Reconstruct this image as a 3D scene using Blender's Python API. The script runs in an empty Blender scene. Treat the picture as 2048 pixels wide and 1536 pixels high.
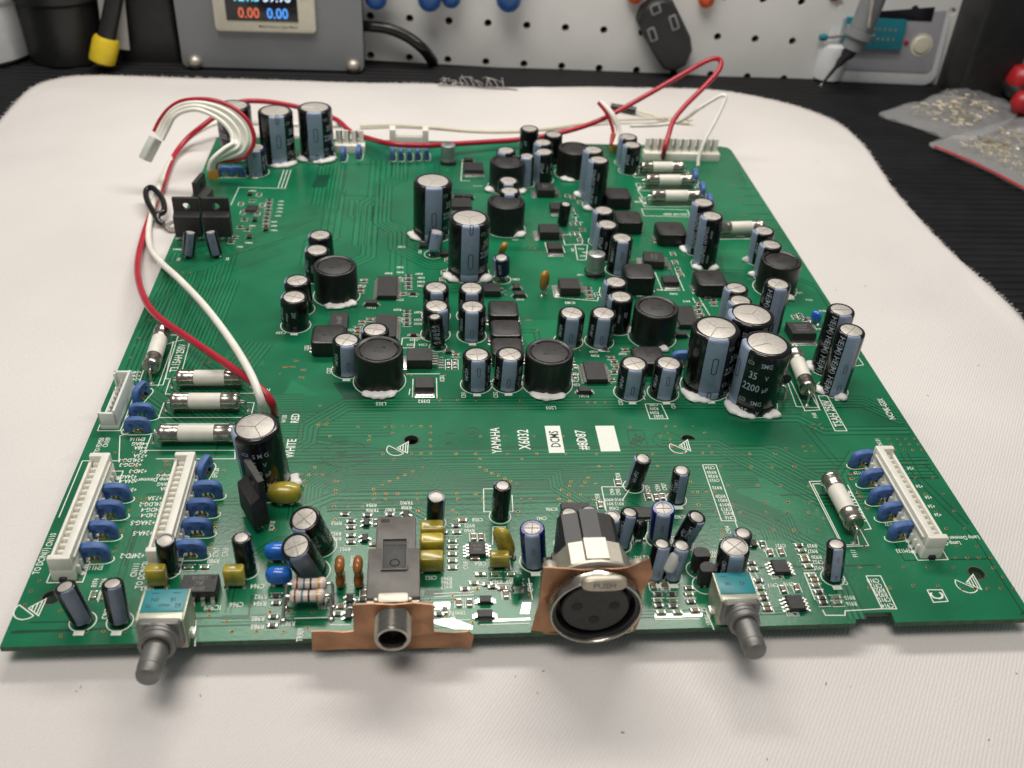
import bpy, bmesh, math, random
from math import sin, cos, pi, radians, sqrt, atan2
from mathutils import Vector, Matrix, noise

# Lengths below are in board units (u); one unit is 1.16 mm. x right, y away from the camera,
# z up, origin at the middle of the board's front edge on its upper face.
S = 0.00116
random.seed(7)
scene = bpy.context.scene
C = scene.collection

# ------------------------------------------------------------------ camera
cam_d = bpy.data.cameras.new('camera'); cam = bpy.data.objects.new('camera', cam_d); C.objects.link(cam)
cam_d.sensor_width = 36; cam_d.lens = 34.338; cam_d.clip_start = 0.01; cam_d.clip_end = 20
cam.matrix_world = Matrix(((0.995655, 0.003983, -0.093029, 0.000000), (-0.077380, 0.591135, -0.802852, 0.000000), (0.051795, 0.806563, 0.588875, 0.000000), (0.000000, 0.000000, 0.000000, 1.000000)))
cam.location = [v*S for v in (-26.45, -139.91, 170.45)]
cam_d.dof.use_dof = True; cam_d.dof.focus_distance = 262*S; cam_d.dof.aperture_fstop = 19.0
scene.camera = cam

# ------------------------------------------------------------------ world, lamps, exposure
world = bpy.data.worlds.new('World'); scene.world = world; world.use_nodes = True
bg = world.node_tree.nodes['Background']; bg.inputs[0].default_value = (0.93, 0.97, 1.0, 1); bg.inputs[1].default_value = 0.19
def area(name, loc, target, sx, sy, power, col):
    d = bpy.data.lights.new(name, 'AREA'); d.shape = 'RECTANGLE'; d.size = sx*S; d.size_y = sy*S; d.energy = power; d.color = col
    o = bpy.data.objects.new(name, d); C.objects.link(o)
    o.location = Vector(loc)*S
    o.rotation_euler = (Vector(target)-Vector(loc)).to_track_quat('-Z', 'Y').to_euler()
    return o
area('bench_lamp', (15, 300, 335), (-5, 60, 0), 400, 60, 2.0, (1.0, 0.95, 0.88))
area('ceiling_lamp', (-170, -130, 900), (0, 110, 0), 500, 320, 7.4, (1.0, 0.95, 0.88))
scene.view_settings.view_transform = 'Standard'; scene.view_settings.look = 'None'
scene.view_settings.exposure = -0.18; scene.view_settings.gamma = 1.0
scene.render.engine = 'CYCLES'; scene.cycles.use_denoising = True
scene.cycles.max_bounces = 8; scene.cycles.transparent_max_bounces = 12

# ------------------------------------------------------------------ materials
def mat(name, col, rough=0.5, metal=0.0, var=0.0, vscale=300.0, bump=0.0, bscale=800.0, coat=0.0, rvar=0.0, trans=0.0, alpha=1.0, spec=0.5, emit=None, sss=0.0, col2=None):
    m = bpy.data.materials.new(name); m.use_nodes = True
    nt = m.node_tree; b = nt.nodes['Principled BSDF']
    b.inputs['Base Color'].default_value = (*col, 1); b.inputs['Roughness'].default_value = rough
    b.inputs['Metallic'].default_value = metal; b.inputs['Coat Weight'].default_value = coat
    b.inputs['Coat Roughness'].default_value = 0.15
    b.inputs['Transmission Weight'].default_value = trans; b.inputs['Alpha'].default_value = alpha
    b.inputs['Specular IOR Level'].default_value = spec
    if sss: b.inputs['Subsurface Weight'].default_value = sss; b.inputs['Subsurface Radius'].default_value = (0.002, 0.0015, 0.001)
    if emit: b.inputs['Emission Color'].default_value = (*emit[0], 1); b.inputs['Emission Strength'].default_value = emit[1]
    if var or bump or rvar:
        tc = nt.nodes.new('ShaderNodeTexCoord'); oi = nt.nodes.new('ShaderNodeObjectInfo')
        add = nt.nodes.new('ShaderNodeVectorMath'); add.operation = 'ADD'
        nt.links.new(tc.outputs['Object'], add.inputs[0]); nt.links.new(oi.outputs['Location'], add.inputs[1])
    if var or rvar:
        n = nt.nodes.new('ShaderNodeTexNoise'); n.inputs['Scale'].default_value = vscale; n.inputs['Detail'].default_value = 4
        nt.links.new(add.outputs[0], n.inputs['Vector'])
        if var:
            r = nt.nodes.new('ShaderNodeMix'); r.data_type = 'RGBA'
            c2 = col2 or tuple(min(1, c*(1+var)) for c in col)
            r.inputs[6].default_value = (*[c*(1-var) for c in col], 1) if not col2 else (*col, 1); r.inputs[7].default_value = (*c2, 1)
            rp = nt.nodes.new('ShaderNodeValToRGB'); rp.color_ramp.elements[0].position = 0.32; rp.color_ramp.elements[1].position = 0.68
            nt.links.new(n.outputs['Fac'], rp.inputs[0]); nt.links.new(rp.outputs[0], r.inputs[0]); nt.links.new(r.outputs[2], b.inputs['Base Color'])
        if rvar:
            mr = nt.nodes.new('ShaderNodeMapRange'); mr.inputs[3].default_value = max(0.02, rough-rvar); mr.inputs[4].default_value = min(1, rough+rvar)
            nt.links.new(n.outputs['Fac'], mr.inputs[0]); nt.links.new(mr.outputs[0], b.inputs['Roughness'])
    if bump:
        n2 = nt.nodes.new('ShaderNodeTexNoise'); n2.inputs['Scale'].default_value = bscale; n2.inputs['Detail'].default_value = 3
        nt.links.new(add.outputs[0], n2.inputs['Vector'])
        bp = nt.nodes.new('ShaderNodeBump'); bp.inputs['Strength'].default_value = bump; bp.inputs['Distance'].default_value = 0.0003
        nt.links.new(n2.outputs['Fac'], bp.inputs['Height']); nt.links.new(bp.outputs[0], b.inputs['Normal'])
    return m
M = {}
M['board'] = mat('solder_mask', (0.007, 0.142, 0.062), 0.25, var=0.24, vscale=30, bump=0.10, bscale=900, rvar=0.07, spec=0.42)
M['edge'] = mat('board_edge', (0.030, 0.075, 0.040), 0.6, var=0.3, vscale=500)
M['gap'] = mat('trace_gap', (0.003, 0.058, 0.028), 0.33, var=0.2, vscale=60, spec=0.42)
M['pour'] = mat('copper_pour', (0.010, 0.172, 0.072), 0.26, var=0.12, vscale=60, spec=0.42)
M['silk'] = mat('silkscreen', (0.78, 0.80, 0.72), 0.6, var=0.08, vscale=2500)
M['stamp'] = mat('ink_stamp', (0.006, 0.040, 0.024), 0.5, var=0.4, vscale=900)
M['gold'] = mat('via_gold', (0.36, 0.24, 0.09), 0.4, 0.7, var=0.4, vscale=900)
M['hole'] = mat('drilled_hole', (0.015, 0.013, 0.010), 0.7, var=0.2)
M['sleeve'] = mat('black_sleeve', (0.009, 0.009, 0.010), 0.17, var=0.2, vscale=400, bump=0.05, bscale=260, rvar=0.06)
M['sleeve_blue'] = mat('blue_sleeve', (0.012, 0.020, 0.160), 0.22, var=0.15, bump=0.05, bscale=260)
M['sleeve_navy'] = mat('navy_sleeve', (0.010, 0.014, 0.042), 0.25, var=0.15, bump=0.05, bscale=260)
M['stripe'] = mat('stripe_blue_grey', (0.27, 0.335, 0.455), 0.30, var=0.06, vscale=500, bump=0.04, bscale=260)
M['stripe_dark'] = mat('stripe_slate', (0.13, 0.165, 0.22), 0.30, var=0.08, vscale=500)
M['print'] = mat('sleeve_print', (0.42, 0.47, 0.54), 0.4, var=0.1, vscale=1500)
M['print_dark'] = mat('dark_print', (0.016, 0.018, 0.026), 0.4, var=0.1)
M['alu'] = mat('aluminium_top', (0.50, 0.465, 0.42), 0.42, 0.30, var=0.10, vscale=900, bump=0.18, bscale=1600, rvar=0.08)
M['alu_can'] = mat('aluminium_can', (0.42, 0.43, 0.42), 0.36, 0.7, var=0.08, vscale=500, rvar=0.08)
M['steel'] = mat('nickel_plate', (0.42, 0.39, 0.34), 0.25, 0.95, var=0.14, vscale=350, bump=0.14, bscale=420, rvar=0.10)
M['chrome'] = mat('bright_nickel', (0.52, 0.48, 0.41), 0.46, 0.75, var=0.12, vscale=200, bump=0.10, bscale=300, rvar=0.1)
M['solder'] = mat('solder', (0.60, 0.60, 0.57), 0.28, 0.9, var=0.15, vscale=900, bump=0.2, bscale=900)
M['lead'] = mat('tinned_lead', (0.55, 0.53, 0.49), 0.3, 0.9, var=0.15, vscale=700)
M['glue'] = mat('white_silicone', (0.86, 0.85, 0.81), 0.42, var=0.05, vscale=400, bump=0.35, bscale=420, sss=0.15)
M['ferrite'] = mat('ferrite_black', (0.012, 0.012, 0.012), 0.34, var=0.25, vscale=600, bump=0.12, bscale=1200, rvar=0.08)
M['ferrite_top'] = mat('ferrite_top', (0.022, 0.0205, 0.019), 0.50, var=0.3, vscale=500, bump=0.3, bscale=1500, rvar=0.08)
M['epoxy'] = mat('ic_epoxy', (0.022, 0.021, 0.020), 0.48, var=0.25, vscale=700, bump=0.35, bscale=2600)
M['etch'] = mat('laser_etch', (0.15, 0.145, 0.135), 0.6, var=0.2, vscale=2000)
M['emboss'] = mat('pressed_mark', (0.010, 0.0095, 0.009), 0.6, var=0.2)
M['ceramic'] = mat('fuse_ceramic', (0.74, 0.71, 0.63), 0.45, var=0.06, vscale=300, bump=0.06)
M['emi'] = mat('blue_epoxy', (0.058, 0.130, 0.34), 0.55, var=0.20, vscale=500, bump=0.5, bscale=380)
M['emi_print'] = mat('blue_epoxy_mark', (0.012, 0.035, 0.15), 0.45, var=0.1)
M['nylon'] = mat('white_nylon', (0.76, 0.74, 0.66), 0.42, var=0.05, vscale=300, bump=0.08, bscale=500, sss=0.1)
M['nylon_clear'] = mat('translucent_nylon', (0.68, 0.70, 0.66), 0.35, var=0.05, vscale=300, sss=0.2)
M['film'] = mat('olive_film_epoxy', (0.42, 0.335, 0.040), 0.25, var=0.30, vscale=260, bump=0.1, bscale=300, coat=0.4, sss=0.1)
M['amber'] = mat('amber_epoxy', (0.36, 0.185, 0.020), 0.22, var=0.30, vscale=220, bump=0.1, bscale=300, coat=0.4, sss=0.1)
M['brown'] = mat('brown_dip_epoxy', (0.32, 0.115, 0.025), 0.25, var=0.2, vscale=300, bump=0.12, bscale=300, coat=0.4)
M['cer_blue'] = mat('blue_ceramic_dip', (0.022, 0.150, 0.60), 0.22, var=0.12, vscale=300, coat=0.4, bump=0.08)
M['res'] = mat('resistor_body', (0.66, 0.54, 0.48), 0.35, var=0.06, vscale=400, coat=0.3)
M['b_brown'] = mat('band_brown', (0.16, 0.05, 0.03), 0.4); M['b_teal'] = mat('band_blue', (0.02, 0.16, 0.22), 0.4)
M['b_black'] = mat('band_black', (0.02, 0.018, 0.03), 0.4); M['b_gold'] = mat('band_gold', (0.42, 0.28, 0.10), 0.4, 0.4)
M['chip_green'] = mat('chip_green', (0.12, 0.19, 0.09), 0.35, var=0.15); M['chip_black'] = mat('chip_dark', (0.05, 0.045, 0.04), 0.35, var=0.2)
M['chip_tan'] = mat('chip_tan', (0.20, 0.12, 0.06), 0.4, var=0.2)
M['copper'] = mat('copper_foil', (0.52, 0.265, 0.135), 0.42, 0.55, var=0.5, vscale=110, bump=0.7, bscale=150, rvar=0.14, col2=(0.24, 0.125, 0.07))
M['jack'] = mat('jack_plastic', (0.095, 0.085, 0.074), 0.42, var=0.2, vscale=200, bump=0.2, bscale=700)
M['black_pl'] = mat('black_plastic', (0.014, 0.014, 0.014), 0.42, var=0.2, vscale=200, bump=0.12, bscale=800)
M['zinc'] = mat('zinc_die_cast', (0.20, 0.195, 0.185), 0.48, 0.6, var=0.15, vscale=250, bump=0.15, bscale=700)
M['pot_side'] = mat('pot_steel', (0.40, 0.41, 0.32), 0.4, 0.7, var=0.15, vscale=250)
M['teal'] = mat('teal_plastic', (0.010, 0.210, 0.240), 0.38, var=0.08, vscale=200)
M['teal_print'] = mat('teal_print', (0.006, 0.045, 0.065), 0.5)
M['ochre'] = mat('ochre_plastic', (0.50, 0.25, 0.030), 0.45, var=0.08, vscale=200)
M['red'] = mat('red_wire_pvc', (0.42, 0.014, 0.032), 0.30, var=0.1, vscale=120, bump=0.05)
M['white'] = mat('white_wire_pvc', (0.84, 0.82, 0.74), 0.36, var=0.06, vscale=120, bump=0.05, sss=0.35)
M['ivory'] = mat('ivory_wire_pvc', (0.66, 0.62, 0.49), 0.4, var=0.06, vscale=120)
M['pushtab'] = mat('aged_nickel', (0.42, 0.38, 0.30), 0.42, 0.6, var=0.2, vscale=200, bump=0.15)
M['black_pvc'] = mat('black_pvc', (0.010, 0.010, 0.010), 0.25, var=0.1)

# ------------------------------------------------------------------ mesh helpers
class MB:
    def __init__(self): self.v = []; self.f = []
    def add(self, vs, fs, mx=None):
        n = len(self.v)
        self.v += [tuple(mx @ Vector(p)) for p in vs] if mx else [tuple(p) for p in vs]
        self.f += [tuple(i+n for i in f) for f in fs]
        return self
    def loft(self, rings, cap0=True, cap1=True, closed=True, mx=None):
        n = len(rings[0]); vs = [p for r in rings for p in r]; fs = []
        for k in range(len(rings)-1):
            for i in range(n if closed else n-1):
                j = (i+1) % n
                fs.append((k*n+i, k*n+j, (k+1)*n+j, (k+1)*n+i))
        if cap0: fs.append(tuple(reversed(range(n))))
        if cap1: fs.append(tuple(range((len(rings)-1)*n, len(rings)*n)))
        return self.add(vs, fs, mx)
    def lathe(self, prof, n=32, cap0=True, cap1=True, mx=None):
        return self.loft([[(r*cos(2*pi*i/n), r*sin(2*pi*i/n), z) for i in range(n)] for r, z in prof], cap0, cap1, True, mx)
    def arc(self, prof, a0, a1, n=10, mx=None):      # open band, azimuth measured from -y towards +x
        rs = [[(r*sin(a0+(a1-a0)*i/n), -r*cos(a0+(a1-a0)*i/n), z) for i in range(n+1)] for r, z in prof]
        return self.loft(rs, False, False, False, mx)
    def rbox(self, sx, sy, z0, z1, b=0.1, rc=0.2, nc=2, mx=None, bot=0.0):
        def ring(z, d):
            hx, hy = sx/2-d, sy/2-d; r = max(0.001, min(rc, hx*0.98, hy*0.98)); o = []
            for cx, cy, a in ((hx-r, hy-r, 0), (-hx+r, hy-r, pi/2), (-hx+r, -hy+r, pi), (hx-r, -hy+r, 3*pi/2)):
                for k in range(nc+1): o.append((cx+r*cos(a+k*pi/2/nc), cy+r*sin(a+k*pi/2/nc), z))
            return o
        b = min(b, (z1-z0)*0.45)
        rings = ([ring(z0, bot), ring(z0+bot, 0)] if bot else [ring(z0, 0)])+[ring(z1-b, 0), ring(z1-0.29*b, 0.29*b), ring(z1, b)]
        return self.loft(rings, mx=mx)
    def box(self, x0, x1, y0, y1, z0, z1, mx=None):
        return self.add([(x0,y0,z0),(x1,y0,z0),(x1,y1,z0),(x0,y1,z0),(x0,y0,z1),(x1,y0,z1),(x1,y1,z1),(x0,y1,z1)],
                        [(3,2,1,0),(4,5,6,7),(0,1,5,4),(1,2,6,5),(2,3,7,6),(3,0,4,7)], mx)
    def tube(self, pts, r, n=10, smooth=0, caps=True, flat=1.0):
        P = [Vector(p) for p in pts]
        if smooth:
            Q = []
            for i in range(len(P)-1):
                p0 = P[max(0, i-1)]; p1 = P[i]; p2 = P[i+1]; p3 = P[min(len(P)-1, i+2)]
                for k in range(smooth):
                    t = k/smooth
                    Q.append(0.5*((2*p1)+(p2-p0)*t+(2*p0-5*p1+4*p2-p3)*t*t+(3*p1-p0-3*p2+p3)*t**3))
            Q.append(P[-1]); P = Q
        rr = r if isinstance(r, (list, tuple)) else None
        rings = []; up = Vector((0, 0, 1)); nrm = None
        for i, p in enumerate(P):
            t = (P[min(i+1, len(P)-1)]-P[max(i-1, 0)]).normalized()
            if nrm is None:
                nrm = t.cross(up)
                if nrm.length < 1e-3: nrm = t.cross(Vector((0, 1, 0)))
            nrm = (nrm-t*nrm.dot(t)).normalized(); bn = t.cross(nrm)
            R = rr[min(len(rr)-1, int(i*len(rr)/len(P)))] if rr else r
            rings.append([tuple(p+nrm*(R*cos(2*pi*k/n))+bn*(R*flat*sin(2*pi*k/n))) for k in range(n)])
        return self.loft(rings, caps, caps)
    def prism(self, poly, y0, y1, inset=0.0):        # outline in x,z, extruded along y, softened rims
        cx = sum(p[0] for p in poly)/len(poly); cz = sum(p[1] for p in poly)/len(poly)
        def ring(y, k): return [(cx+(p[0]-cx)*k, y, cz+(p[1]-cz)*k) for p in poly]
        if inset:
            e = (y1-y0)*0.28; rs = [ring(y0, 1-inset), ring(y0+e*0.4, 1-inset*0.35), ring(y0+e, 1), ring(y1-e, 1), ring(y1-e*0.4, 1-inset*0.35), ring(y1, 1-inset)]
        else: rs = [ring(y0, 1), ring(y1, 1)]
        return self.loft(rs)
    def mesh(self, name, m, smooth=True, ang=35):
        me = bpy.data.meshes.new(name); me.from_pydata([(x*S, y*S, z*S) for x, y, z in self.v], [], self.f)
        me.materials.append(m); fix(me)
        if smooth:
            me.polygons.foreach_set('use_smooth', [True]*len(me.polygons)); me.set_sharp_from_angle(angle=radians(ang))
        me.update(); return me
def fix(me):
    b = bmesh.new(); b.from_mesh(me); bmesh.ops.recalc_face_normals(b, faces=b.faces); b.to_mesh(me); b.free()
cache = {}
def shared(key, fn):
    if key not in cache: cache[key] = fn()
    return cache[key]
def put(name, me, parent=None, loc=(0,0,0), rz=0.0, mx=None, label=None, kind=None):
    o = bpy.data.objects.new(name, me); C.objects.link(o)
    if mx is not None:
        o.matrix_basis = mx
        o.location = Vector(loc)*S
    else:
        o.location = Vector(loc)*S; o.rotation_euler = (0, 0, rz)
    o.parent = parent
    if label: o['label'] = label
    if kind: o['kind'] = kind
    return o
def tag(o, label, cat, group=None):
    o['label'] = label; o['category'] = cat
    if group: o['group'] = group
    return o
def thing(name, label, cat, loc=(0,0,0), group=None):
    o = bpy.data.objects.new(name, None); C.objects.link(o); o.location = Vector(loc)*S; o.empty_display_size = 0.01
    return tag(o, label, cat, group)
TX = {}
def text(s, h=1.0, wx=0.8):                          # flat lettering, centred, cap height h
    if s not in TX:
        c = bpy.data.curves.new('lettering', 'FONT'); c.body = s; c.size = 1; c.align_x = 'CENTER'; c.resolution_u = 2; c.offset = 0.012
        o = bpy.data.objects.new('lettering', c); me = o.to_mesh()
        vs = [(v.co.x, v.co.y) for v in me.vertices]; fs = [tuple(p.vertices) for p in me.polygons]
        o.to_mesh_clear(); bpy.data.objects.remove(o); bpy.data.curves.remove(c); TX[s] = (vs, fs)
    vs, fs = TX[s]; k = h/0.70
    return [(x*k*wx, y*k-h/2) for x, y in vs], fs
def bent(mb, s, h, r, az, z, down=False, wx=0.8):    # lettering wrapped on a cylinder
    vs, fs = text(s, h, wx); o = []
    for x, y in vs:
        if down: x, y = y, -x
        a = az+x/r; o.append((r*sin(a), -r*cos(a), z+y))
    mb.add(o, fs)
def stadium(mb, r, az, z, hw, hh, t):                # oval outline printed on a sleeve
    out = []; inn = []
    for k in range(24):
        a = 2*pi*k/24; cx = cos(a); sy = sin(a); off = (hh-hw)*(1 if sy >= 0 else -1)
        for L, w in ((out, hw), (inn, hw-t)):
            x = w*cx; y = w*sy+off; L.append((r*sin(az+x/r), -r*cos(az+x/r), z+y))
    n = len(mb.v); mb.v += out+inn
    for k in range(24): j = (k+1) % 24; mb.f.append((n+k, n+j, n+24+j, n+24+k))

# ------------------------------------------------------------------ the setting: bench mat and cloth
ZC = -5.5                                            # cloth level under the raised board
M['mat'] = mat('black_ribbed_mat', (0.008, 0.008, 0.009), 0.6, var=0.3, vscale=60, bump=0.15, bscale=700, rvar=0.1, spec=0.22)
def cloth_mat():
    m = mat('white_twill', (0.69, 0.655, 0.63), 0.9, var=0.07, vscale=7)
    nt = m.node_tree; b = nt.nodes['Principled BSDF']
    tc = nt.nodes.new('ShaderNodeTexCoord'); mp = nt.nodes.new('ShaderNodeMapping'); mp.inputs['Rotation'].default_value = (0, 0, radians(34))
    w = nt.nodes.new('ShaderNodeTexWave'); w.inputs['Scale'].default_value = 330; w.inputs['Distortion'].default_value = 3.0; w.inputs['Detail'].default_value = 2; w.inputs['Detail Scale'].default_value = 3.5
    n = nt.nodes.new('ShaderNodeTexNoise'); n.inputs['Scale'].default_value = 1500; n.inputs['Detail'].default_value = 2
    nl = nt.nodes.new('ShaderNodeTexNoise'); nl.inputs['Scale'].default_value = 45; nl.inputs['Detail'].default_value = 5
    ma = nt.nodes.new('ShaderNodeMath'); ma.operation = 'MULTIPLY_ADD'; ma.inputs[1].default_value = 1.1
    mb_ = nt.nodes.new('ShaderNodeMath'); mb_.operation = 'MULTIPLY_ADD'; mb_.inputs[1].default_value = 3.0
    bp = nt.nodes.new('ShaderNodeBump'); bp.inputs['Strength'].default_value = 0.55; bp.inputs['Distance'].default_value = 0.00016
    nt.links.new(tc.outputs['Object'], mp.inputs[0]); nt.links.new(mp.outputs[0], w.inputs['Vector'])
    nt.links.new(tc.outputs['Object'], n.inputs['Vector']); nt.links.new(tc.outputs['Object'], nl.inputs['Vector'])
    nt.links.new(n.outputs['Fac'], ma.inputs[0]); nt.links.new(w.outputs['Fac'], ma.inputs[2])
    nt.links.new(nl.outputs['Fac'], mb_.inputs[0]); nt.links.new(ma.outputs[0], mb_.inputs[2])
    nt.links.new(mb_.outputs[0], bp.inputs['Height']); nt.links.new(bp.outputs[0], b.inputs['Normal'])
    return m
M['cloth'] = cloth_mat()
M['speck'] = mat('lint', (0.16, 0.14, 0.12), 0.8)
mb = MB()                                            # ribbed rubber mat, ribs running left to right
prof = []; y = -120.0
while y < 420:
    prof += [(y, ZC-1.9), (y+0.7, ZC-1.4), (y+3.4, ZC-1.4), (y+4.1, ZC-1.9)]; y += 5.2
n = len(prof)
mb.add([(-420, a, b) for a, b in prof]+[(520, a, b) for a, b in prof], [(i, i+1, n+i+1, n+i) for i in range(n-1)])
o = put('bench_mat', mb.mesh('bench_mat', M['mat'], False)); o['kind'] = 'structure'
edge = [(-211.2, 254.2), (-214.8, 294.7), (-216.0, 325.6), (-213.8, 348.1), (-205.5, 360.3), (-192.2, 365.0), (-163.1, 366.4), (-130.7, 365.8), (-97.9, 365.2), (-57.1, 363.7), (-21.0, 366.3), (15.4, 361.3), (68.9, 365.8), (110.0, 367.9), (136.8, 365.1), (162.9, 351.1), (179.0, 334.2), (185.8, 316.2), (186.7, 288.0), (182.2, 243.5), (181.4, 210.0), (182.8, 180.4), (185.7, 159.5), (186.5, 140.4), (184.2, 112.3), (185.7, 82.5), (215.0, 20.0), (205.0, -50.0), (150.0, -75.0), (0.0, -80.0), (-150.0, -75.0), (-215.0, -50.0), (-235.0, 60.0), (-232.0, 180.0)]
def catmull(P, k=10):
    Q = []
    for i in range(len(P)):
        p0, p1, p2, p3 = (Vector(P[(i+j-1) % len(P)]) for j in range(4))
        for a in range(k):
            t = a/k; Q.append(0.5*((2*p1)+(p2-p0)*t+(2*p0-5*p1+4*p2-p3)*t*t+(3*p1-p0-3*p2+p3)*t**3))
    return Q
E2 = catmull(edge, 14); cc = Vector((0, 130)); K = 90; rings = []
def wrinkle(x, y):
    d = max(0, abs(x)-118, y-280, -y)
    k = min(1, d/40)
    return 1.5*k*noise.noise(Vector((x*0.012, y*0.022, 3.1)))+0.9*k*noise.noise(Vector((x*0.03, y*0.05, 7.7)))
for k in range(K+1):
    t = (k/K) if k else 0.004
    ring = []
    for i, p in enumerate(E2):
        q = cc+(p-cc)*(t if k < K else 1)
        if k >= K-1: q = q+(q-cc).normalized()*0.5*noise.noise(Vector((i*0.45, k, 0)))
        ring.append((q.x, q.y, ZC+wrinkle(q.x, q.y)*(1 if k < K-2 else 0.4)))
    rings.append(ring)
rings.append([(x+(x-cc.x)*0.001, y+(y-cc.y)*0.001, ZC-0.7) for x, y, z in rings[-1]])
rings.append([(x, y, ZC-1.3) for x, y, z in rings[-1]])
mb = MB(); mb.loft(rings, True, False)
cloth = thing('cloth', 'white twill cotton cloth with rounded corners spread under the circuit board', 'cloth', (0, 0, 0))
put('fabric', mb.mesh('fabric', M['cloth'], True, 80), cloth)
mb = MB()
for i, p in enumerate(E2):                           # frayed edge threads
    for q in range(2):
        d = (p-cc).normalized(); a = random.uniform(-1.2, 1.2); dd = Vector((d.x*cos(a)-d.y*sin(a), d.x*sin(a)+d.y*cos(a)))
        L = random.uniform(0.6, 2.2); s = p+(E2[(i+1) % len(E2)]-p)*random.random()-d*0.4; e = s+dd*L
        mb.tube([(s.x, s.y, ZC-0.1), ((s.x+e.x)/2, (s.y+e.y)/2, ZC+random.uniform(-0.3, 0.6)), (e.x, e.y, ZC+random.uniform(-0.9, 0.3))], 0.09, 4)
put('frayed_edge', mb.mesh('frayed_edge', M['cloth']), cloth, kind='stuff')
mb = MB()
for k in range(12):                                  # loose torn threads at the back hem
    x = (-15.78, 366.64)[0]+k*3.0
    mb.tube([(x, 362+random.uniform(-1, 1), ZC+0.5), (x+random.uniform(-3, 3), 364+random.uniform(-1, 3), ZC+random.uniform(1, 4)), (x+random.uniform(-6, 6), 365+random.uniform(-2, 4), ZC+random.uniform(0, 5))], 0.13, 5, 4)
put('torn_hem', mb.mesh('torn_hem', M['cloth']), cloth, kind='stuff')
mb = MB()
x0 = (-16.88, 363.53)[0]
mb.tube([(x0+i*4.1, 361-i*0.4+random.uniform(-0.6, 0.6), ZC+0.9) for i in range(11)], 0.33, 5, 3)
put('dark_thread', mb.mesh('dark_thread', M['speck']), cloth)
mb = MB()
for k in range(55):                                  # lint specks caught in the weave
    x = random.uniform(-150, 170); y = random.choice((random.uniform(-35, -4), random.uniform(-20, 330)))
    if -118 < x < 118 and -3 < y < 280: continue
    a = random.uniform(0, 6.28); L = random.uniform(0.15, 0.7)
    z = ZC+wrinkle(x, y)+0.12
    mb.tube([(x, y, z), (x+L*cos(a), y+L*sin(a), z)], random.uniform(0.05, 0.11), 5)
put('lint', mb.mesh('lint', M['speck']), cloth, kind='stuff')

# ------------------------------------------------------------------ the circuit board
board = thing('circuit_board', 'green printed circuit board crowded with soldered components lying on a white cloth', 'circuit board')
HW, DP, TH = 114.5, 275.6, 1.4
nx0, ny0 = (73.00, 3.00); nx1, ny1 = (81.27, 2.73); nx2, _y = (71.64, -1.59); nx3, _y = (81.04, -1.91)
out = [(-HW, 0), (nx2, 0), (nx0, ny0), (nx1, ny0), (nx3, 0), (HW, 0), (HW, DP-4), (HW-1.2, DP-1.2), (HW-4, DP), (-HW+1, DP), (-HW, DP-1)]
cu = bpy.data.curves.new('outline', 'CURVE'); cu.dimensions = '2D'; cu.fill_mode = 'BOTH'; cu.extrude = TH/2
def spline(pts):
    sp = cu.splines.new('POLY'); sp.points.add(len(pts)-1); sp.use_cyclic_u = True
    for p, (x, y) in zip(sp.points, pts): p.co = (x, y, 0, 1)
HOLES = [((-29.02, 66.87), 1.9), ((47.89, 65.96), 1.9), ((107.43, 14.30), 1.9), ((-107.89, 13.39), 1.9), ((-107.75, 148.55), 1.2)]
spline(out)
for (hx, hy), r in HOLES: spline([(hx+r*cos(2*pi*k/24), hy+r*sin(2*pi*k/24)) for k in range(24)])
sx, sy = (-23.65, 2.39); spline([(sx, sy-0.5), (sx+4.2, sy-0.5), (sx+4.2, sy+0.5), (sx, sy+0.5)])
co = bpy.data.objects.new('outline', cu); tm = co.to_mesh(); mb = MB()
mb.add([(v.co.x, v.co.y, v.co.z-TH/2) for v in tm.vertices], [tuple(p.vertices) for p in tm.polygons]); co.to_mesh_clear()
bpy.data.objects.remove(co); bpy.data.curves.remove(cu)
me = mb.mesh('board_slab', M['board'], False); me.materials.append(M['edge'])
for p in me.polygons:
    if abs(p.normal.z) < 0.5: p.material_index = 1
put('board_slab', me, board)
mb = MB()                                            # trimmed leads under the board that it stands on
for k in range(160):
    x = random.uniform(-108, 108); y = random.uniform(6, 270)
    mb.lathe([(0.9, -TH), (0.35, -TH-1.1), (0.3, ZC)], 6, mx=Matrix.Translation((x, y, 0)))
put('lead_ends', mb.mesh('lead_ends', M['solder']), board, kind='stuff')

# ---- copper lines: dark gaps and lighter pours lying on the mask
def ribbon(mb, pts, w, z):
    P = [Vector(p) for p in pts]; a = []; b = []
    for i, p in enumerate(P):
        d0 = (P[i]-P[i-1]).normalized() if i else (P[1]-P[0]).normalized()
        d1 = (P[i+1]-P[i]).normalized() if i < len(P)-1 else d0
        n0 = Vector((-d0.y, d0.x)); n1 = Vector((-d1.y, d1.x)); m = (n0+n1)
        m = m/max(0.3, m.length_squared)*2 if m.length > 1e-6 else n0
        a.append((p.x+m.x*w/2, p.y+m.y*w/2, z)); b.append((p.x-m.x*w/2, p.y-m.y*w/2, z))
    n = len(mb.v); mb.v += a+b; k = len(a)
    for i in range(k-1): mb.f.append((n+i, n+k+i, n+k+i+1, n+i+1))
def shift(pts, off):
    P = [Vector(p) for p in pts]; o = []
    for i, p in enumerate(P):
        d0 = (P[i]-P[i-1]).normalized() if i else (P[1]-P[0]).normalized()
        d1 = (P[i+1]-P[i]).normalized() if i < len(P)-1 else d0
        n0 = Vector((-d0.y, d0.x)); n1 = Vector((-d1.y, d1.x)); m = n0+n1; m = m/max(0.3, m.length_squared)*2
        o.append((p.x+m.x*off, p.y+m.y*off))
    return o
gap = MB(); pour = MB(); level = [0.014]
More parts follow.
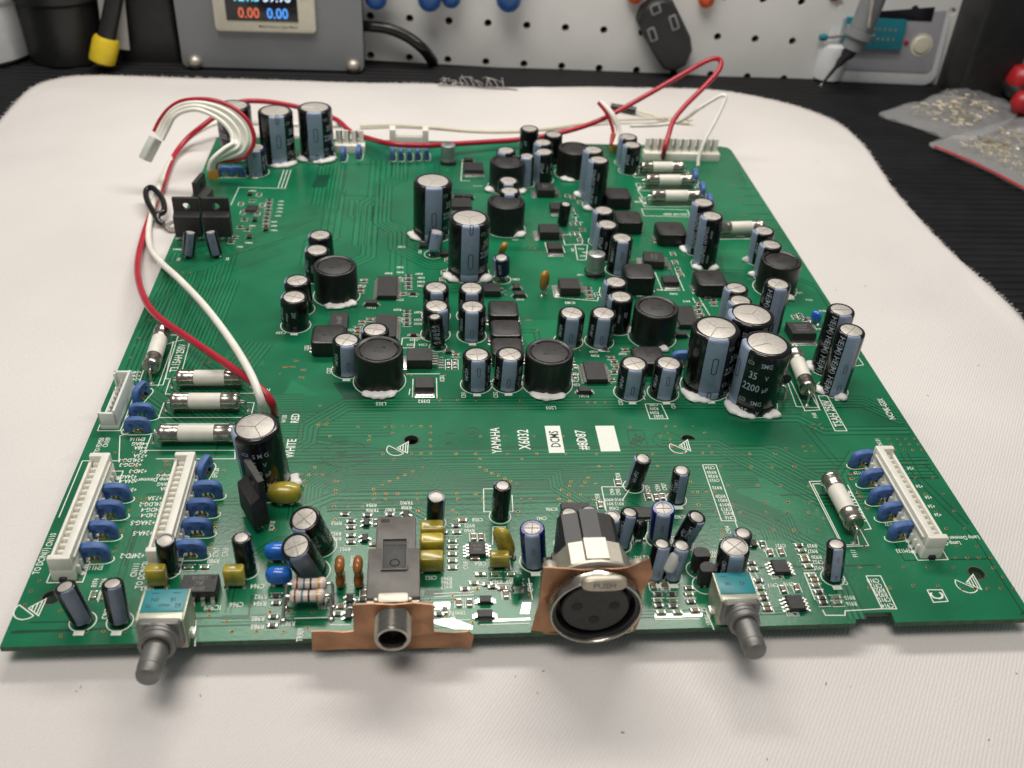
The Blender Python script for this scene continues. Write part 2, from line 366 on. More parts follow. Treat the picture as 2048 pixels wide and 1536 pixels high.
def on_board(Q):                                       # pieces of a line that lie on the board
    runs = []; run = []
    for a, b in zip(Q, Q[1:]):
        t0, t1 = 0.0, 1.0
        for c, lo, hi in ((0, -HW+1.2, HW-1.2), (1, 1.2, DP-1.5)):
            d = b[c]-a[c]
            if abs(d) < 1e-6:
                if not lo < a[c] < hi: t1 = -1
            else:
                u0, u1 = sorted(((lo-a[c])/d, (hi-a[c])/d)); t0 = max(t0, u0); t1 = min(t1, u1)
        if t1 <= t0+1e-4:
            runs.append(run); run = []; continue
        if t0 > 0 or not run:
            runs.append(run); run = [(a[0]+(b[0]-a[0])*t0, a[1]+(b[1]-a[1])*t0)]
        run.append((a[0]+(b[0]-a[0])*t1, a[1]+(b[1]-a[1])*t1))
        if t1 < 1: runs.append(run); run = []
    runs.append(run)
    return [r for r in runs if len(r) > 1]
def bundle(start, moves, n, pitch=1.25, w=0.34):
    P = [start]; level[0] += 0.0008; zl = level[0]
    for dx, dy in moves: P.append((P[-1][0]+dx, P[-1][1]+dy))
    for k in range(n):
        for r in on_board(shift(P, k*pitch)): ribbon(gap, r, w, zl)
        if n > 2 and k < n-1:
            for r in on_board(shift(P, (k+0.5)*pitch)): ribbon(pour, r, abs(pitch)*0.62, zl-0.004)
bundle(((-71.64, 113.19)), [(-8, -26), (18, -18), (24, -6), (110, 0), (6, -6), (72, 0)], 7, -1.45)
bundle(((-57.65, 247.96)), [(0, -42), (-22, -22), (-17, 0), (-13, -14), (0, -48), (24, -24)], 8, -1.5)
bundle(((-47.08, 253.55)), [(0, -36), (-4, -6), (0, -34)], 5, 2.2)
bundle(((-58.62, 195.42)), [(-22, -20), (-10, -4), (0, -66), (26, -26), (30, 0)], 9, -1.35, 0.3)
bundle(((-73.82, 171.84)), [(-20, -16), (0, -56), (12, -12), (22, 0)], 14, -1.15, 0.28)
bundle(((-63.09, 223.53)), [(0, -38), (-5, -5), (0, -18)], 4, 2.4, 0.26); bundle(((-53.75, 214.77)), [(0, -14), (6, -6), (0, -24), (-8, -8)], 4, 1.9, 0.26); bundle(((-45.11, 217.28)), [(0, -20), (8, -8), (0, -34), (10, -10), (20, 0)], 4, 2.0, 0.26)
bundle(((-57.77, 41.86)), [(6, 6), (20, 0), (8, 4), (60, 0)], 4, 1.2, 0.22); bundle(((-24.29, 37.51)), [(30, 0), (6, -6), (14, 0)], 2, 1.6, 0.22); bundle(((-0.80, 41.51)), [(18, 0), (6, 6), (0, 4)], 3, 1.0, 0.22)
bundle(((-77.92, 42.32)), [(8, 0), (4, 4), (0, 8)], 3, 1.2, 0.22); bundle(((-101.17, 42.84)), [(0, -6), (6, 0), (0, -20)], 2, 1.4, 0.22); bundle(((54.97, 52.97)), [(40, 0), (4, -4), (30, 0)], 1); bundle(((86.53, 140.82)), [(0, -20), (20, 0)], 2, 1.6)
bundle(((92.73, 60.71)), [(-8, -10), (0, -14)], 3, 1.6, 0.24); bundle(((-18.98, 50.40)), [(24, 0), (10, -8), (30, 0), (10, 8), (8, 0)], 6, -0.9, 0.22); bundle(((-70.19, 5.09)), [(26, 0), (4, 4), (30, 0)], 3, 0.9, 0.2)
bundle(((-38.01, 252.90)), [(0, -16), (-6, -6), (0, -36), (6, -8), (0, -12), (14, -14), (20, 0)], 5, 1.6)
bundle(((-87.01, 152.41)), [(-2, -40), (-3, -20), (14, -14), (20, 0)], 11, -1.25, 0.3)
bundle(((-84.03, 181.01)), [(-14, -20), (-8, -6), (-4, -40)], 8, -1.3)
bundle(((-72.00, 185.12)), [(-18, -14), (-18, -12), (0, -62), (20, -20), (16, 0), (12, -12), (20, 0)], 6, -1.4)
bundle(((-58.47, 62.08)), [(4, 4), (0, 6), (8, 8), (150, 0), (8, -8), (42, 0)], 5, 1.35)
bundle(((-59.05, 36.58)), [(0, 14), (10, 10), (20, 0), (12, -8), (60, 0)], 9, -0.95, 0.26)
bundle(((-52.43, 52.02)), [(8, 4), (60, 0), (10, -9), (26, 0), (16, -12), (0, -8)], 12, -0.85, 0.24)
bundle(((-45.13, 58.40)), [(56, 0), (32, 0), (24, 0), (18, -18)], 4, 1.4, 0.3)
bundle(((40.07, 60.48)), [(14, 0), (22, -22), (16, 0)], 5, 1.3, 0.3)
bundle(((48.68, 44.20)), [(12, -8), (14, -14), (0, -22)], 4, -1.4, 0.3)
bundle(((67.60, 73.34)), [(14, 0), (6, -6), (30, 0)], 3, 1.8, 0.3)
bundle(((81.99, 72.01)), [(4, -18), (34, 0)], 2, 2.0, 0.3)
bundle(((106.74, 59.40)), [(0, -12), (6, -22), (0, -30)], 2, 2.0, 0.3)
bundle(((-56.20, 38.26)), [(8, 5), (24, 0), (12, 0), (40, 0)], 3, 1.5, 0.26)
bundle(((-45.41, 41.23)), [(70, 0), (6, -6), (20, 0)], 2, 1.8, 0.26)
bundle(((110.74, 246.96)), [(18, 0), (0, -7), (-18, 0)], 1); bundle(((107.44, 230.72)), [(18, 0), (0, -7), (-18, 0)], 1)
bundle(((104.21, 215.01)), [(18, 0), (0, -8), (-18, 0)], 1); bundle(((103.59, 201.62)), [(17, 0), (0, -8), (-17, 0)], 1)
bundle(((-36.88, 248.81)), [(-20, 0), (0, -30), (14, 0), (0, 26)], 1)
bundle(((18.99, 127.77)), [(0, -14), (34, 0), (0, -12)], 1); bundle(((-20.30, 120.26)), [(30, 0), (0, -30), (40, 0)], 2, 1.6)
bundle(((2.50, 175.08)), [(20, 0), (10, -10), (30, 0), (0, -10)], 2, 1.6); bundle(((-20.07, 249.50)), [(0, -26), (40, 0)], 2, 1.7)
bundle(((80.75, 159.70)), [(22, 0), (10, -10), (0, -20)], 2, 1.7); bundle(((101.01, 110.24)), [(14, 0), (0, -30), (-20, 0)], 1)
bundle(((111.69, 54.01)), [(6, -18), (0, -30), (-12, -10)], 1); bundle(((83.14, 17.62)), [(-40, 0), (-10, 8), (0, 20), (-26, 0)], 1)
bundle(((67.12, 42.85)), [(20, 0), (4, -6), (0, -18), (44, 0)], 1); bundle(((-110.33, 6.45)), [(46, 0), (0, 6), (30, 0)], 1)
bundle(((-94.33, 22.71)), [(0, 24), (14, 0), (0, 20)], 1); bundle(((-68.47, 7.83)), [(0, 14), (8, 8), (6, 0)], 2, 1.0, 0.24)
bundle(((4.31, 3.27)), [(58, 0)], 3, 0.9, 0.24); bundle(((-112.72, 4.23)), [(60, 0)], 1)
bundle(((-49.76, 41.68)), [(20, 0), (12, -9), (0, -8)], 3, -1.1, 0.24); bundle(((16.65, 42.05)), [(-6, 6), (0, 6), (-20, 0)], 5, 1.0, 0.22)
def patch(mb, a, z=0.012):
    a = [(max(-HW+1, min(HW-1, x)), y) for x, y in a]
    n = len(mb.v); mb.v += [(x, y, z) for x, y in a]; mb.f.append(tuple(range(n, n+len(a))))
for a in ([(-68.16, 237.58), (-62.72, 237.78), (-64.25, 225.81), (-69.74, 225.62)], [(-52.12, 93.58), (-41.26, 93.51), (-40.65, 85.01), (-48.01, 85.08)], [(-113.75, 4.27), (-89.60, 4.65), (-89.44, 3.97), (-113.70, 3.46)],
          [(-94.40, 91.42), (-90.06, 94.56), (-80.14, 94.50), (-78.26, 91.31)], [(-25.67, 13.01), (-21.68, 12.89), (-21.72, 11.10), (-25.91, 11.23)], [(-2.79, 18.49), (0.75, 18.39), (-1.87, 9.28), (-4.72, 9.37)],
          [(150.61, 291.09), (150.61, 291.09), (150.61, 291.09), (150.61, 291.09)][:0], [(-89.64, 84.29), (-78.52, 83.49), (-77.62, 77.34), (-89.64, 76.81)]):
    if a: patch(gap, a)
for a in ([(-63.76, 94.89), (-55.25, 87.52), (-66.27, 85.24)], [(-84.71, 110.48), (-75.05, 110.47), (-72.58, 102.54), (-85.27, 100.03)], [(46.26, 90.40), (59.09, 86.56), (61.01, 82.14), (44.68, 82.78)],
          [(26.01, 171.73), (45.75, 168.32), (44.21, 159.22), (22.66, 158.93)], [(85.05, 176.59), (108.28, 177.01), (106.96, 154.68), (82.60, 159.73)], [(-0.71, 127.70), (18.99, 127.77), (18.86, 113.15), (7.76, 113.15)],
          [(124.49, 229.83), (118.62, 255.19), (107.99, 189.04)], [(-44.71, 10.65), (-1.73, 10.77), (-2.54, 2.09), (-46.31, 1.93)], [(27.83, 12.89), (43.27, 12.42), (40.81, 2.76), (25.78, 2.55)],
          [(-114.14, 127.25), (-113.16, 152.10), (-104.22, 139.36), (-103.13, 110.51)]):
    patch(pour, a, 0.008)
put('copper_pour', pour.mesh('copper_pour', M['pour'], False), board, kind='stuff')
put('trace_gaps', gap.mesh('trace_gaps', M['gap'], False), board, kind='stuff')

# ---- vias
via = MB(); drill = MB()
def vias(pts, r=0.44):
    for x, y in pts:
        k = random.uniform(0.85, 1.15); m = Matrix.Translation((x, y, 0)); q = r*k
        via.lathe([(q, 0.05), (q*0.9, 0.085), (q*0.6, 0.08)], 10, False, True, m)
        drill.lathe([(q*0.62, 0.09), (q*0.6, 0.094)], 8, False, True, m)
V = [(-43.73, 72.71), (-36.34, 72.61), (32.32, 71.73), (-51.07, 68.68), (-40.42, 68.53), (-10.13, 68.10), (-3.50, 68.01), (4.68, 67.89), (12.76, 67.78), (40.07, 67.39), (-36.56, 61.11), (-17.09, 60.79), (-11.72, 60.70), (-3.22, 60.56), (4.64, 60.43), (12.68, 60.30), (21.03, 60.16), (36.61, 59.91), (63.70, 59.46), (70.76, 59.35), (-54.19, 74.17), (-52.14, 74.14), (-52.30, 76.37), (-54.68, 73.51), (-52.77, 73.49), (-40.49, 66.82), (-33.73, 58.81), (-10.76, 58.42), (0.51, 58.23), (-54.16, 55.96), (-26.08, 55.46), (-57.36, 53.08), (-55.44, 53.05), (-53.53, 53.01), (-51.87, 52.98), (-56.13, 50.75), (-48.64, 50.60), (-56.08, 48.85), (-48.14, 46.99), (-38.57, 47.17), (-36.46, 48.64), (-34.58, 50.13), (-32.42, 51.25), (-30.63, 52.58), (-28.56, 53.91), (-10.93, 55.18), (-9.40, 53.95), (-7.89, 52.74), (-6.25, 51.72), (-4.62, 50.51), (-3.25, 49.51), (-1.65, 48.32), (17.32, 50.48), (12.61, 49.00), (16.31, 48.93), (12.02, 47.46), (9.74, 45.97), (11.33, 44.04), (15.12, 47.01), (14.44, 43.98), (17.53, 41.84), (8.69, 42.60), (11.28, 41.61), (19.10, 48.09), (-48.06, 45.68), (-38.26, 45.47), (-35.36, 45.41), (-32.45, 45.35), (-27.26, 45.24), (-17.33, 45.03), (-12.60, 44.93), (-38.31, 43.44), (-35.43, 43.37), (-27.38, 43.20), (-17.14, 42.98), (-10.92, 42.84), (-0.96, 42.62), (1.22, 42.57), (-48.11, 40.93), (-44.77, 40.85), (-41.06, 40.77), (-2.36, 38.07), (-2.11, 38.07), (-27.38, 39.01), (-18.66, 38.81), (-17.44, 37.71), (-47.55, 36.30), (-18.25, 35.59), (-61.66, 33.20), (-24.34, 32.26), (-47.74, 50.39), (44.03, 44.30), (45.36, 44.27), (47.62, 44.23), (50.01, 44.18), (20.94, 55.01), (24.32, 54.95), (36.82, 54.72), (54.04, 54.21), (62.46, 54.06), (68.43, 53.95), (74.55, 53.84), (44.43, 48.37), (54.18, 46.80), (62.28, 46.64), (68.38, 46.52), (62.67, 40.10), (68.37, 39.97), (74.24, 39.84), (54.65, 36.56), (48.67, 36.70), (61.31, 36.41), (67.08, 36.28), (72.74, 36.14), (44.51, 39.57), (53.43, 39.37), (48.37, 30.43), (61.27, 30.11), (66.79, 29.97), (47.92, 28.70), (56.29, 28.48), (43.03, 20.72), (79.03, 17.08), (83.76, 16.94), (89.88, 16.77), (96.02, 16.59), (89.89, 10.83), (95.90, 10.65), (78.84, 10.39), (83.83, 10.24), (82.86, 23.82), (95.52, 23.48), (106.60, 23.18), (111.78, 23.04), (68.32, 46.32), (76.07, 46.16), (68.24, 39.98), (66.79, 29.97), (72.85, 29.82), (75.88, 33.69), (106.85, 55.14), (111.57, 55.06), (106.66, 48.95), (111.71, 48.85), (106.77, 42.40), (111.72, 42.29), (106.66, 35.91), (111.65, 35.80), (106.60, 29.51), (111.63, 29.38), (74.60, 61.64), (74.48, 54.05), (89.04, 50.71), (89.60, 50.70), (88.58, 48.70), (89.13, 48.69), (88.53, 43.36), (89.08, 43.35), (88.22, 41.82), (88.90, 41.81), (88.60, 37.45), (89.13, 37.44), (-97.85, 3.58), (-94.30, 3.46), (-89.60, 3.29), (-102.81, 2.55), (-73.08, 8.40), (-55.48, 7.82), (-72.87, 7.13), (-68.71, 5.18), (-67.25, 2.52), (-62.04, 2.34), (-56.27, 2.14), (-64.62, 9.70), (-59.81, 7.68), (-55.77, 7.55), (-50.53, 7.38), (-84.34, 14.84), (-57.43, 21.18), (-51.21, 2.79), (-24.56, 10.01), (-18.92, 9.83), (-18.69, 9.82), (-15.23, 8.68), (-19.45, 11.03), (-21.81, 6.43), (-22.38, 5.59), (-20.94, 5.54), (-23.69, 7.79), (-15.25, 3.08), (-13.67, 12.79), (-1.73, 10.77), (3.44, 10.60), (-63.12, 104.59), (-64.00, 104.59), (-63.98, 101.47), (-64.86, 101.48), (-65.89, 101.48), (-66.91, 101.49), (-67.68, 97.92), (-86.30, 106.50), (-84.10, 106.49), (-81.90, 106.49), (-79.70, 106.48), (-77.64, 106.47), (-91.11, 103.90), (-89.08, 103.89), (-82.95, 111.56), (-82.65, 111.56), (-60.62, 99.92), (-61.50, 99.92), (-61.72, 96.13), (-60.71, 96.12), (-54.83, 82.33), (-20.95, 84.83), (-15.91, 84.78), (-10.57, 84.74), (2.20, 84.62), (21.81, 83.24), (24.01, 83.22), (26.96, 83.19), (-19.23, 97.16), (-30.36, 97.22), (-29.32, 97.21), (7.47, 127.73), (9.11, 127.73), (8.29, 127.73), (10.99, 121.77), (-72.88, 167.86), (-61.63, 168.04), (-52.93, 168.19), (-55.57, 182.36), (-60.07, 182.27), (-44.93, 187.69), (-39.43, 187.81), (-33.90, 187.93), (-36.75, 191.88), (-35.45, 191.91), (-41.01, 210.74), (-40.43, 210.75), (-39.07, 210.79), (-39.41, 249.73), (17.02, 173.45), (18.86, 173.48), (13.63, 176.43), (15.48, 176.46), (13.88, 179.12), (14.99, 179.14), (13.30, 183.01), (14.62, 183.04), (13.48, 186.98), (14.99, 187.02), (49.38, 162.88), (50.66, 162.90), (52.13, 162.92), (50.46, 165.81), (51.93, 165.83), (50.62, 168.77), (52.11, 168.80), (59.87, 183.97), (61.41, 184.00), (59.33, 181.18), (60.86, 181.21), (103.30, 233.03), (104.61, 233.07), (105.92, 233.12), (102.30, 219.58), (103.57, 219.61), (104.85, 219.65), (101.93, 205.95), (103.17, 205.98), (111.66, 261.41), (41.05, 140.47), (42.43, 140.48), (21.67, 110.34), (23.26, 110.34), (18.90, 100.87), (20.44, 100.86), (-106.23, 62.86), (-101.39, 62.78), (-102.89, 59.40), (-92.77, 59.22), (-91.75, 59.21), (-100.63, 57.78), (-92.45, 57.64), (-91.44, 57.62), (-92.89, 54.91), (-91.39, 54.89), (-99.53, 56.78), (-95.94, 45.06), (-94.24, 45.02), (-95.90, 43.79), (-94.45, 43.76), (-97.41, 40.98), (-97.73, 35.80), (-97.61, 33.77), (-97.65, 28.67), (-97.68, 26.90), (-76.04, 35.95), (-75.91, 34.41), (-76.05, 28.90), (-76.01, 27.27), (-77.17, 55.40), (-76.04, 41.92), (-111.10, 127.26), (-109.57, 127.27), (-112.18, 117.04), (-112.50, 113.21), (-88.85, 113.20), (-111.24, 157.15), (-108.93, 157.18), (-106.79, 157.21), (-104.32, 157.24), (-112.16, 106.56), (-113.13, 90.37), (-113.07, 77.53), (-105.77, 77.44)]
for (hx, hy), r in HOLES[:2]: V += [(hx+dx*2.6, hy+dy*2.9) for dx in (-2, -1, 0, 1, 2) for dy in (-2, -1, 0, 1, 2) if max(abs(dx), abs(dy)) == 2 and random.random() < 0.8]
hx, hy = HOLES[2][0]; V += [(hx-6+3*i, hy+5) for i in range(5)]+[(hx-6+3.2*i, hy-5) for i in range(6)]+[(hx+5, hy+1.5), (hx+6, hy-1.5), (hx-5, hy+2)]
hx, hy = HOLES[3][0]; V += [(hx-4+2.8*i, hy+5) for i in range(4)]+[(hx-5, hy+2), (hx-5, hy-2), (hx+3, hy-4), (hx+6, hy-4.4)]
x0, y0 = (105.79, 65.34); V += [(x0+2.6*i, y0-2.4*j) for i in range(4) for j in range(3)]
x0, y0 = (85.84, 72.42); V += [(x0+2.2*i, y0-2.0*j) for i in range(2) for j in range(2)]
x0, y0 = (79.89, 62.43); V += [(x0+2.2*i, y0-2.0*j) for i in range(2) for j in range(2)]
vias(V)
put('vias', via.mesh('vias', M['gold']), board, kind='stuff'); put('via_holes', drill.mesh('via_holes', M['hole'], False), board, kind='stuff')
for (hx, hy), r in HOLES[:4]:
    mb = MB(); mb.lathe([(r+0.02, -TH), (r+0.02, 0.02), (r+0.55, 0.03)], 24, False, False); put('hole_plating', mb.mesh('hole_plating', M['edge']), board, (hx, hy, 0))

# ---- white lettering and outlines
silk = MB(); ZS = 0.062
def sline(*pts, w=0.26, close=False):
    P = list(pts)+([pts[0]] if close else []); ribbon(silk, P, w, ZS+random.uniform(0, 0.004))
def ring(x, y, r, w=0.26, a0=0, a1=2*pi, n=36):
    n0 = len(silk.v)
    for k in range(n+1):
        a = a0+(a1-a0)*k/n; silk.v += [(x+r*cos(a), y+r*sin(a), ZS), (x+(r+w)*cos(a), y+(r+w)*sin(a), ZS)]
    for k in range(n): silk.f.append((n0+2*k, n0+2*k+1, n0+2*k+3, n0+2*k+2))
def stext(s, xy, h=1.15, rot=180, wx=0.72, mb=None, z=None):
    vs, fs = text(s, h, wx); a = radians(rot); c, d = cos(a), sin(a)
    (mb or silk).add([(xy[0]+x*c-y*d, xy[1]+x*d+y*c, (z or ZS)+0.002) for x, y in vs], fs)
def tab(x, y, w=2.0, d=1.0): patch(silk, [(x-w/2, y-d), (x+w/2, y-d), (x+w/2, y), (x-w/2, y)], ZS+0.006)
def frame(x0, y0, x1, y1): sline((x0, y0), (x1, y0), (x1, y1), (x0, y1), close=True)
for s, p, h, r in [("YAMAHA", (-6.10, 66.32), 2.6, 90), ("X6032", (1.65, 66.63), 3.1, 90), ("#8D87", (17.73, 66.18), 2.9, 90), ("RED", (-61.23, 76.70), 2.2, 90), ("WHITE", (-61.13, 63.78), 2.4, 90),
    ("T3.15AH 250V", (-98.50, 106.27), 2.3, 90), ("T5AH 250V", (93.36, 77.25), 2.5, 90), ("T5AH 250V", (85.67, 38.27), 2.3, -90), ("W130", (-64.21, 76.51), 1.3, 90), ("TO DCIN(1)", (-113.43, 24.49), 1.5, 90), ("CN110", (-113.16, 31.19), 1.4, 90),
    ("TO DCIN(2)", (-89.83, 19.50), 1.5, 90), ("CN111", (-91.74, 21.08), 1.4, 90), ("TO FDM50", (-111.02, 65.79), 1.3, 90), ("CN109", (-109.41, 67.00), 1.3, 90), ("NCMK-G3X", (110.61, 79.22), 1.9, 90), ("F111", (79.31, 21.54), 1.3, 90), ("F105", (87.76, 76.36), 1.2, 90),
    ("C", (94.34, 7.43), 3.2, 90), ("EM119", (-101.03, 21.97), 1.4, 180), ("EM116", (-101.70, 68.14), 1.4, 180), ("EM128", (-79.13, 54.27), 1.3, 90), ("EM133", (92.07, 22.04), 1.3, 180), ("EM132", (92.73, 31.29), 1.2, 180), ("EM129", (91.85, 51.06), 1.2, 180),
    ("IC909", (-72.46, 9.24), 1.5, 180), ("C966", (-67.38, 9.93), 1.4, 180), ("C964", (-63.49, 15.23), 1.4, 180), ("R982", (-62.31, 12.09), 1.35, 180), ("R984", (-62.27, 10.05), 1.35, 180), ("R985", (-62.16, 5.79), 1.35, 180), ("R983", (-61.98, 3.57), 1.35, 180), ("R987", (-55.42, 4.17), 1.35, 180),
    ("TR909", (-52.65, 1.06), 1.3, 90), ("R980", (-74.55, 23.24), 1.3, 180), ("C967", (-74.44, 26.10), 1.3, 90), ("C968", (-72.37, 26.04), 1.3, 90), ("IC910", (-62.54, 34.59), 1.3, 90), ("C963", (-87.73, 15.38), 1.3, 180), ("R974", (-99.63, 17.38), 1.2, 90), ("R966", (-97.88, 17.33), 1.2, 90), ("C960", (-94.98, 8.28), 1.3, 90),
    ("R953", (-47.10, 35.07), 1.2, 180), ("R952", (-46.99, 31.47), 1.2, 180), ("R950", (-46.87, 29.79), 1.2, 180), ("R951", (-44.53, 26.26), 1.2, 180), ("R954", (-38.85, 41.26), 1.2, 180), ("TR906", (-38.54, 39.45), 1.2, 180), ("R907", (-34.21, 39.53), 1.2, 180), ("TR902", (-30.14, 41.97), 1.2, 180), ("R908", (-30.12, 40.16), 1.2, 180),
    ("EM903", (-42.45, 22.49), 1.2, 90), ("C958", (-12.56, 35.46), 1.2, 180), ("R972", (-14.63, 33.40), 1.2, 180), ("R960", (-14.70, 31.68), 1.2, 180), ("C952", (-24.26, 16.63), 1.2, 180), ("IC908", (-16.13, 20.14), 1.1, 90), ("C954", (-12.57, 20.68), 1.2, 180), ("R967", (-9.04, 14.94), 1.2, 180), ("R959", (-5.67, 14.83), 1.2, 180), ("C957", (-3.75, 16.95), 1.1, 90),
    ("IC906", (6.33, 38.78), 1.2, 180), ("C941", (3.46, 35.60), 1.2, 180), ("C928", (25.41, 50.91), 1.2, 90), ("C938", (18.73, 42.94), 1.2, 90), ("C929", (32.39, 45.89), 1.2, 90), ("C934", (35.11, 46.22), 1.2, 90), ("C927", (36.92, 46.57), 1.2, 90), ("C905", (24.41, 44.90), 1.1, 90), ("C906", (22.84, 44.94), 1.1, 90), ("R910 R909", (22.87, 41.91), 1.1, 180), ("R912 R911", (22.62, 40.43), 1.1, 180), ("C908", (22.35, 38.78), 1.1, 180),
    ("IC903", (38.72, 35.30), 1.2, 180), ("C902", (25.88, 21.53), 1.2, 180), ("C904", (49.89, 30.40), 1.2, 90), ("C921", (61.63, 24.56), 1.2, 180), ("C920", (58.09, 23.30), 1.2, 180), ("IC902", (57.75, 14.33), 1.3, 180), ("C917", (55.91, 11.87), 1.2, 180), ("C918", (59.86, 12.07), 1.2, 180), ("IC901", (57.85, 3.07), 1.3, 180),
    ("R929", (69.58, 24.35), 1.2, 180), ("R927", (69.09, 22.50), 1.2, 180), ("R926", (69.42, 20.48), 1.2, 180), ("C922", (69.24, 18.83), 1.2, 180), ("R925", (68.76, 17.05), 1.2, 180), ("R915", (72.99, 7.50), 1.2, 180), ("R916", (72.81, 5.69), 1.2, 180), ("C919", (73.57, 12.75), 1.2, 90), ("C918", (80.66, 12.53), 1.3, 180), ("C912", (80.78, 10.96), 1.3, 180), ("R923", (80.97, 9.55), 1.3, 180), ("R924", (81.03, 8.16), 1.3, 180), ("C915", (81.15, 6.63), 1.3, 180), ("C914", (81.15, 4.82), 1.3, 180),
    ("C924", (51.05, 53.86), 1.2, 180), ("R930", (51.02, 52.03), 1.2, 180), ("R928", (51.03, 50.42), 1.2, 180), ("C923", (51.04, 48.83), 1.2, 180), ("R932", (50.98, 45.89), 1.2, 180), ("R920", (51.09, 42.62), 1.2, 180), ("R921", (51.23, 41.10), 1.2, 180), ("R919", (51.33, 39.41), 1.2, 180), ("C913", (51.29, 37.75), 1.2, 180), ("R922", (51.43, 36.27), 1.2, 180), ("C916", (51.52, 34.64), 1.2, 180),
    ("D352", (-25.54, 84.16), 1.5, 180), ("L352", (-37.75, 83.10), 1.5, 180), ("L203", (10.83, 80.73), 1.5, 180), ("C359", (-69.82, 119.89), 1.4, 180), ("C357", (-53.55, 99.37), 1.3, 90), ("IC351", (-20.16, 95.38), 1.3, 90), ("L252", (-61.23, 111.54), 1.3, 90), ("C351", (-14.09, 87.17), 1.3, 90), ("C352", (-4.77, 87.09), 1.3, 90), ("D281", (21.07, 86.39), 1.4, 180), ("C201", (46.76, 81.32), 1.2, 90), ("C202", (31.53, 83.14), 1.2, 90), ("C205", (41.08, 81.85), 1.2, 180), ("R203", (40.85, 79.95), 1.2, 180), ("R204", (40.62, 78.07), 1.2, 180), ("D202", (41.47, 76.42), 1.2, 180),
    ("C354", (-25.70, 113.17), 1.2, 180), ("D252", (-26.62, 116.81), 1.2, 180), ("R255", (-29.44, 118.52), 1.2, 180), ("C253", (-28.50, 115.97), 1.2, 180), ("R254", (-29.41, 113.17), 1.2, 180), ("IC483", (23.64, 138.41), 1.4, 180), ("D381", (-42.56, 135.13), 1.4, 180), ("R389", (-37.41, 157.44), 1.2, 180), ("C383", (-45.61, 152.89), 1.2, 180), ("C386", (-46.10, 148.87), 1.2, 180), ("R387", (-26.90, 157.23), 1.2, 180), ("R381", (-26.22, 154.48), 1.2, 180), ("R384", (-26.22, 151.77), 1.2, 180), ("C382", (-26.23, 149.08), 1.2, 180), ("D383", (-28.91, 142.50), 1.2, 180),
    ("R259", (-33.92, 133.64), 1.2, 180), ("R257", (-27.25, 132.14), 1.2, 180), ("R253", (-27.25, 127.59), 1.2, 180), ("R252", (-27.25, 125.21), 1.2, 180), ("R289", (27.37, 109.23), 1.2, 180), ("R286", (27.52, 107.02), 1.2, 180), ("R287", (36.39, 108.10), 1.2, 180), ("C281", (19.22, 93.87), 1.2, 180), ("C354", (-21.08, 141.92), 1.1, 90), ("L453", (48.46, 143.16), 1.2, 180), ("D453", (60.47, 144.59), 1.2, 180), ("R413", (63.94, 139.67), 1.2, 180),
    ("D580", (-33.19, 176.69), 1.2, 180), ("C580", (-26.53, 173.05), 1.1, 90), ("C583", (6.64, 153.85), 1.2, 180), ("D582", (6.92, 140.53), 1.2, 180), ("C585", (2.90, 155.18), 1.0, 180), ("L701", (105.34, 145.66), 1.3, 180), ("C713", (107.58, 140.99), 1.1, 180), ("R714", (109.96, 133.82), 1.1, 180), ("C711", (101.49, 88.73), 1.2, 90),
    ("TR857", (-92.10, 221.65), 1.1, 180), ("R851", (-80.08, 212.64), 1.0, 180), ("R852", (-79.93, 209.59), 1.0, 180), ("R853", (-79.78, 206.58), 1.0, 180), ("R854", (-79.64, 203.61), 1.0, 180), ("R855", (-79.82, 200.25), 1.0, 180), ("R856", (-80.72, 195.28), 1.0, 180), ("R857", (-80.35, 192.05), 1.0, 180), ("TR851", (-79.93, 188.48), 1.0, 180), ("TR853", (-87.60, 178.66), 1.0, 180), ("R858", (-88.13, 191.87), 1.0, 180), ("TR862", (-111.55, 173.36), 1.1, 180), ("R860", (-112.53, 181.18), 1.1, 180), ("C852", (-109.83, 166.19), 1.0, 90), ("C851", (-93.33, 166.81), 1.0, 90), ("R863", (-90.33, 175.61), 1.0, 180), ("IC3.15A 250V", (74.17, 205.64), 1.6, 180), ("T3.15A", (62.07, 216.50), 1.5, 180), ("250V", (95.81, 187.96), 1.5, 180),
    ("+24FDG-4", (-110.26, 98.89), 1.3, 180), ("+24FD-4", (-109.72, 97.14), 1.3, 180), ("+24DG-6", (-109.61, 95.42), 1.3, 180), ("+48AG", (-100.63, 66.25), 1.4, 180), ("+48A", (-100.14, 64.59), 1.4, 180), ("AG", (-99.01, 62.94), 1.4, 180), ("+7.5A", (-99.42, 61.34), 1.4, 180), ("+24LDG-1", (-101.42, 59.57), 1.4, 180), ("+24DG-3", (-101.14, 57.79), 1.4, 180), ("+24D-3", (-98.68, 55.22), 1.4, 180), ("+24AG-4", (-101.18, 53.15), 1.4, 180), ("+24A-4", (-100.17, 51.43), 1.4, 180), ("Lamp Dimmer-1", (-94.37, 51.88), 1.4, 180), ("Lamp-G", (-91.58, 53.35), 1.3, 180), ("+48AG", (-90.93, 50.11), 1.3, 180), ("+48A", (-90.22, 48.42), 1.3, 180), ("+24", (-98.46, 48.22), 1.3, 180), ("+7.5A", (-92.31, 44.98), 1.4, 180), ("+24LDG-2", (-92.45, 42.82), 1.4, 180), ("+24DG-4", (-91.92, 40.86), 1.4, 180), ("+24D-4", (-92.10, 38.93), 1.4, 180), ("+24AG-5", (-93.31, 36.37), 1.5, 180), ("+24A-5", (-92.53, 32.81), 1.5, 180), ("+24FD-2", (-93.30, 25.50), 1.5, 180),
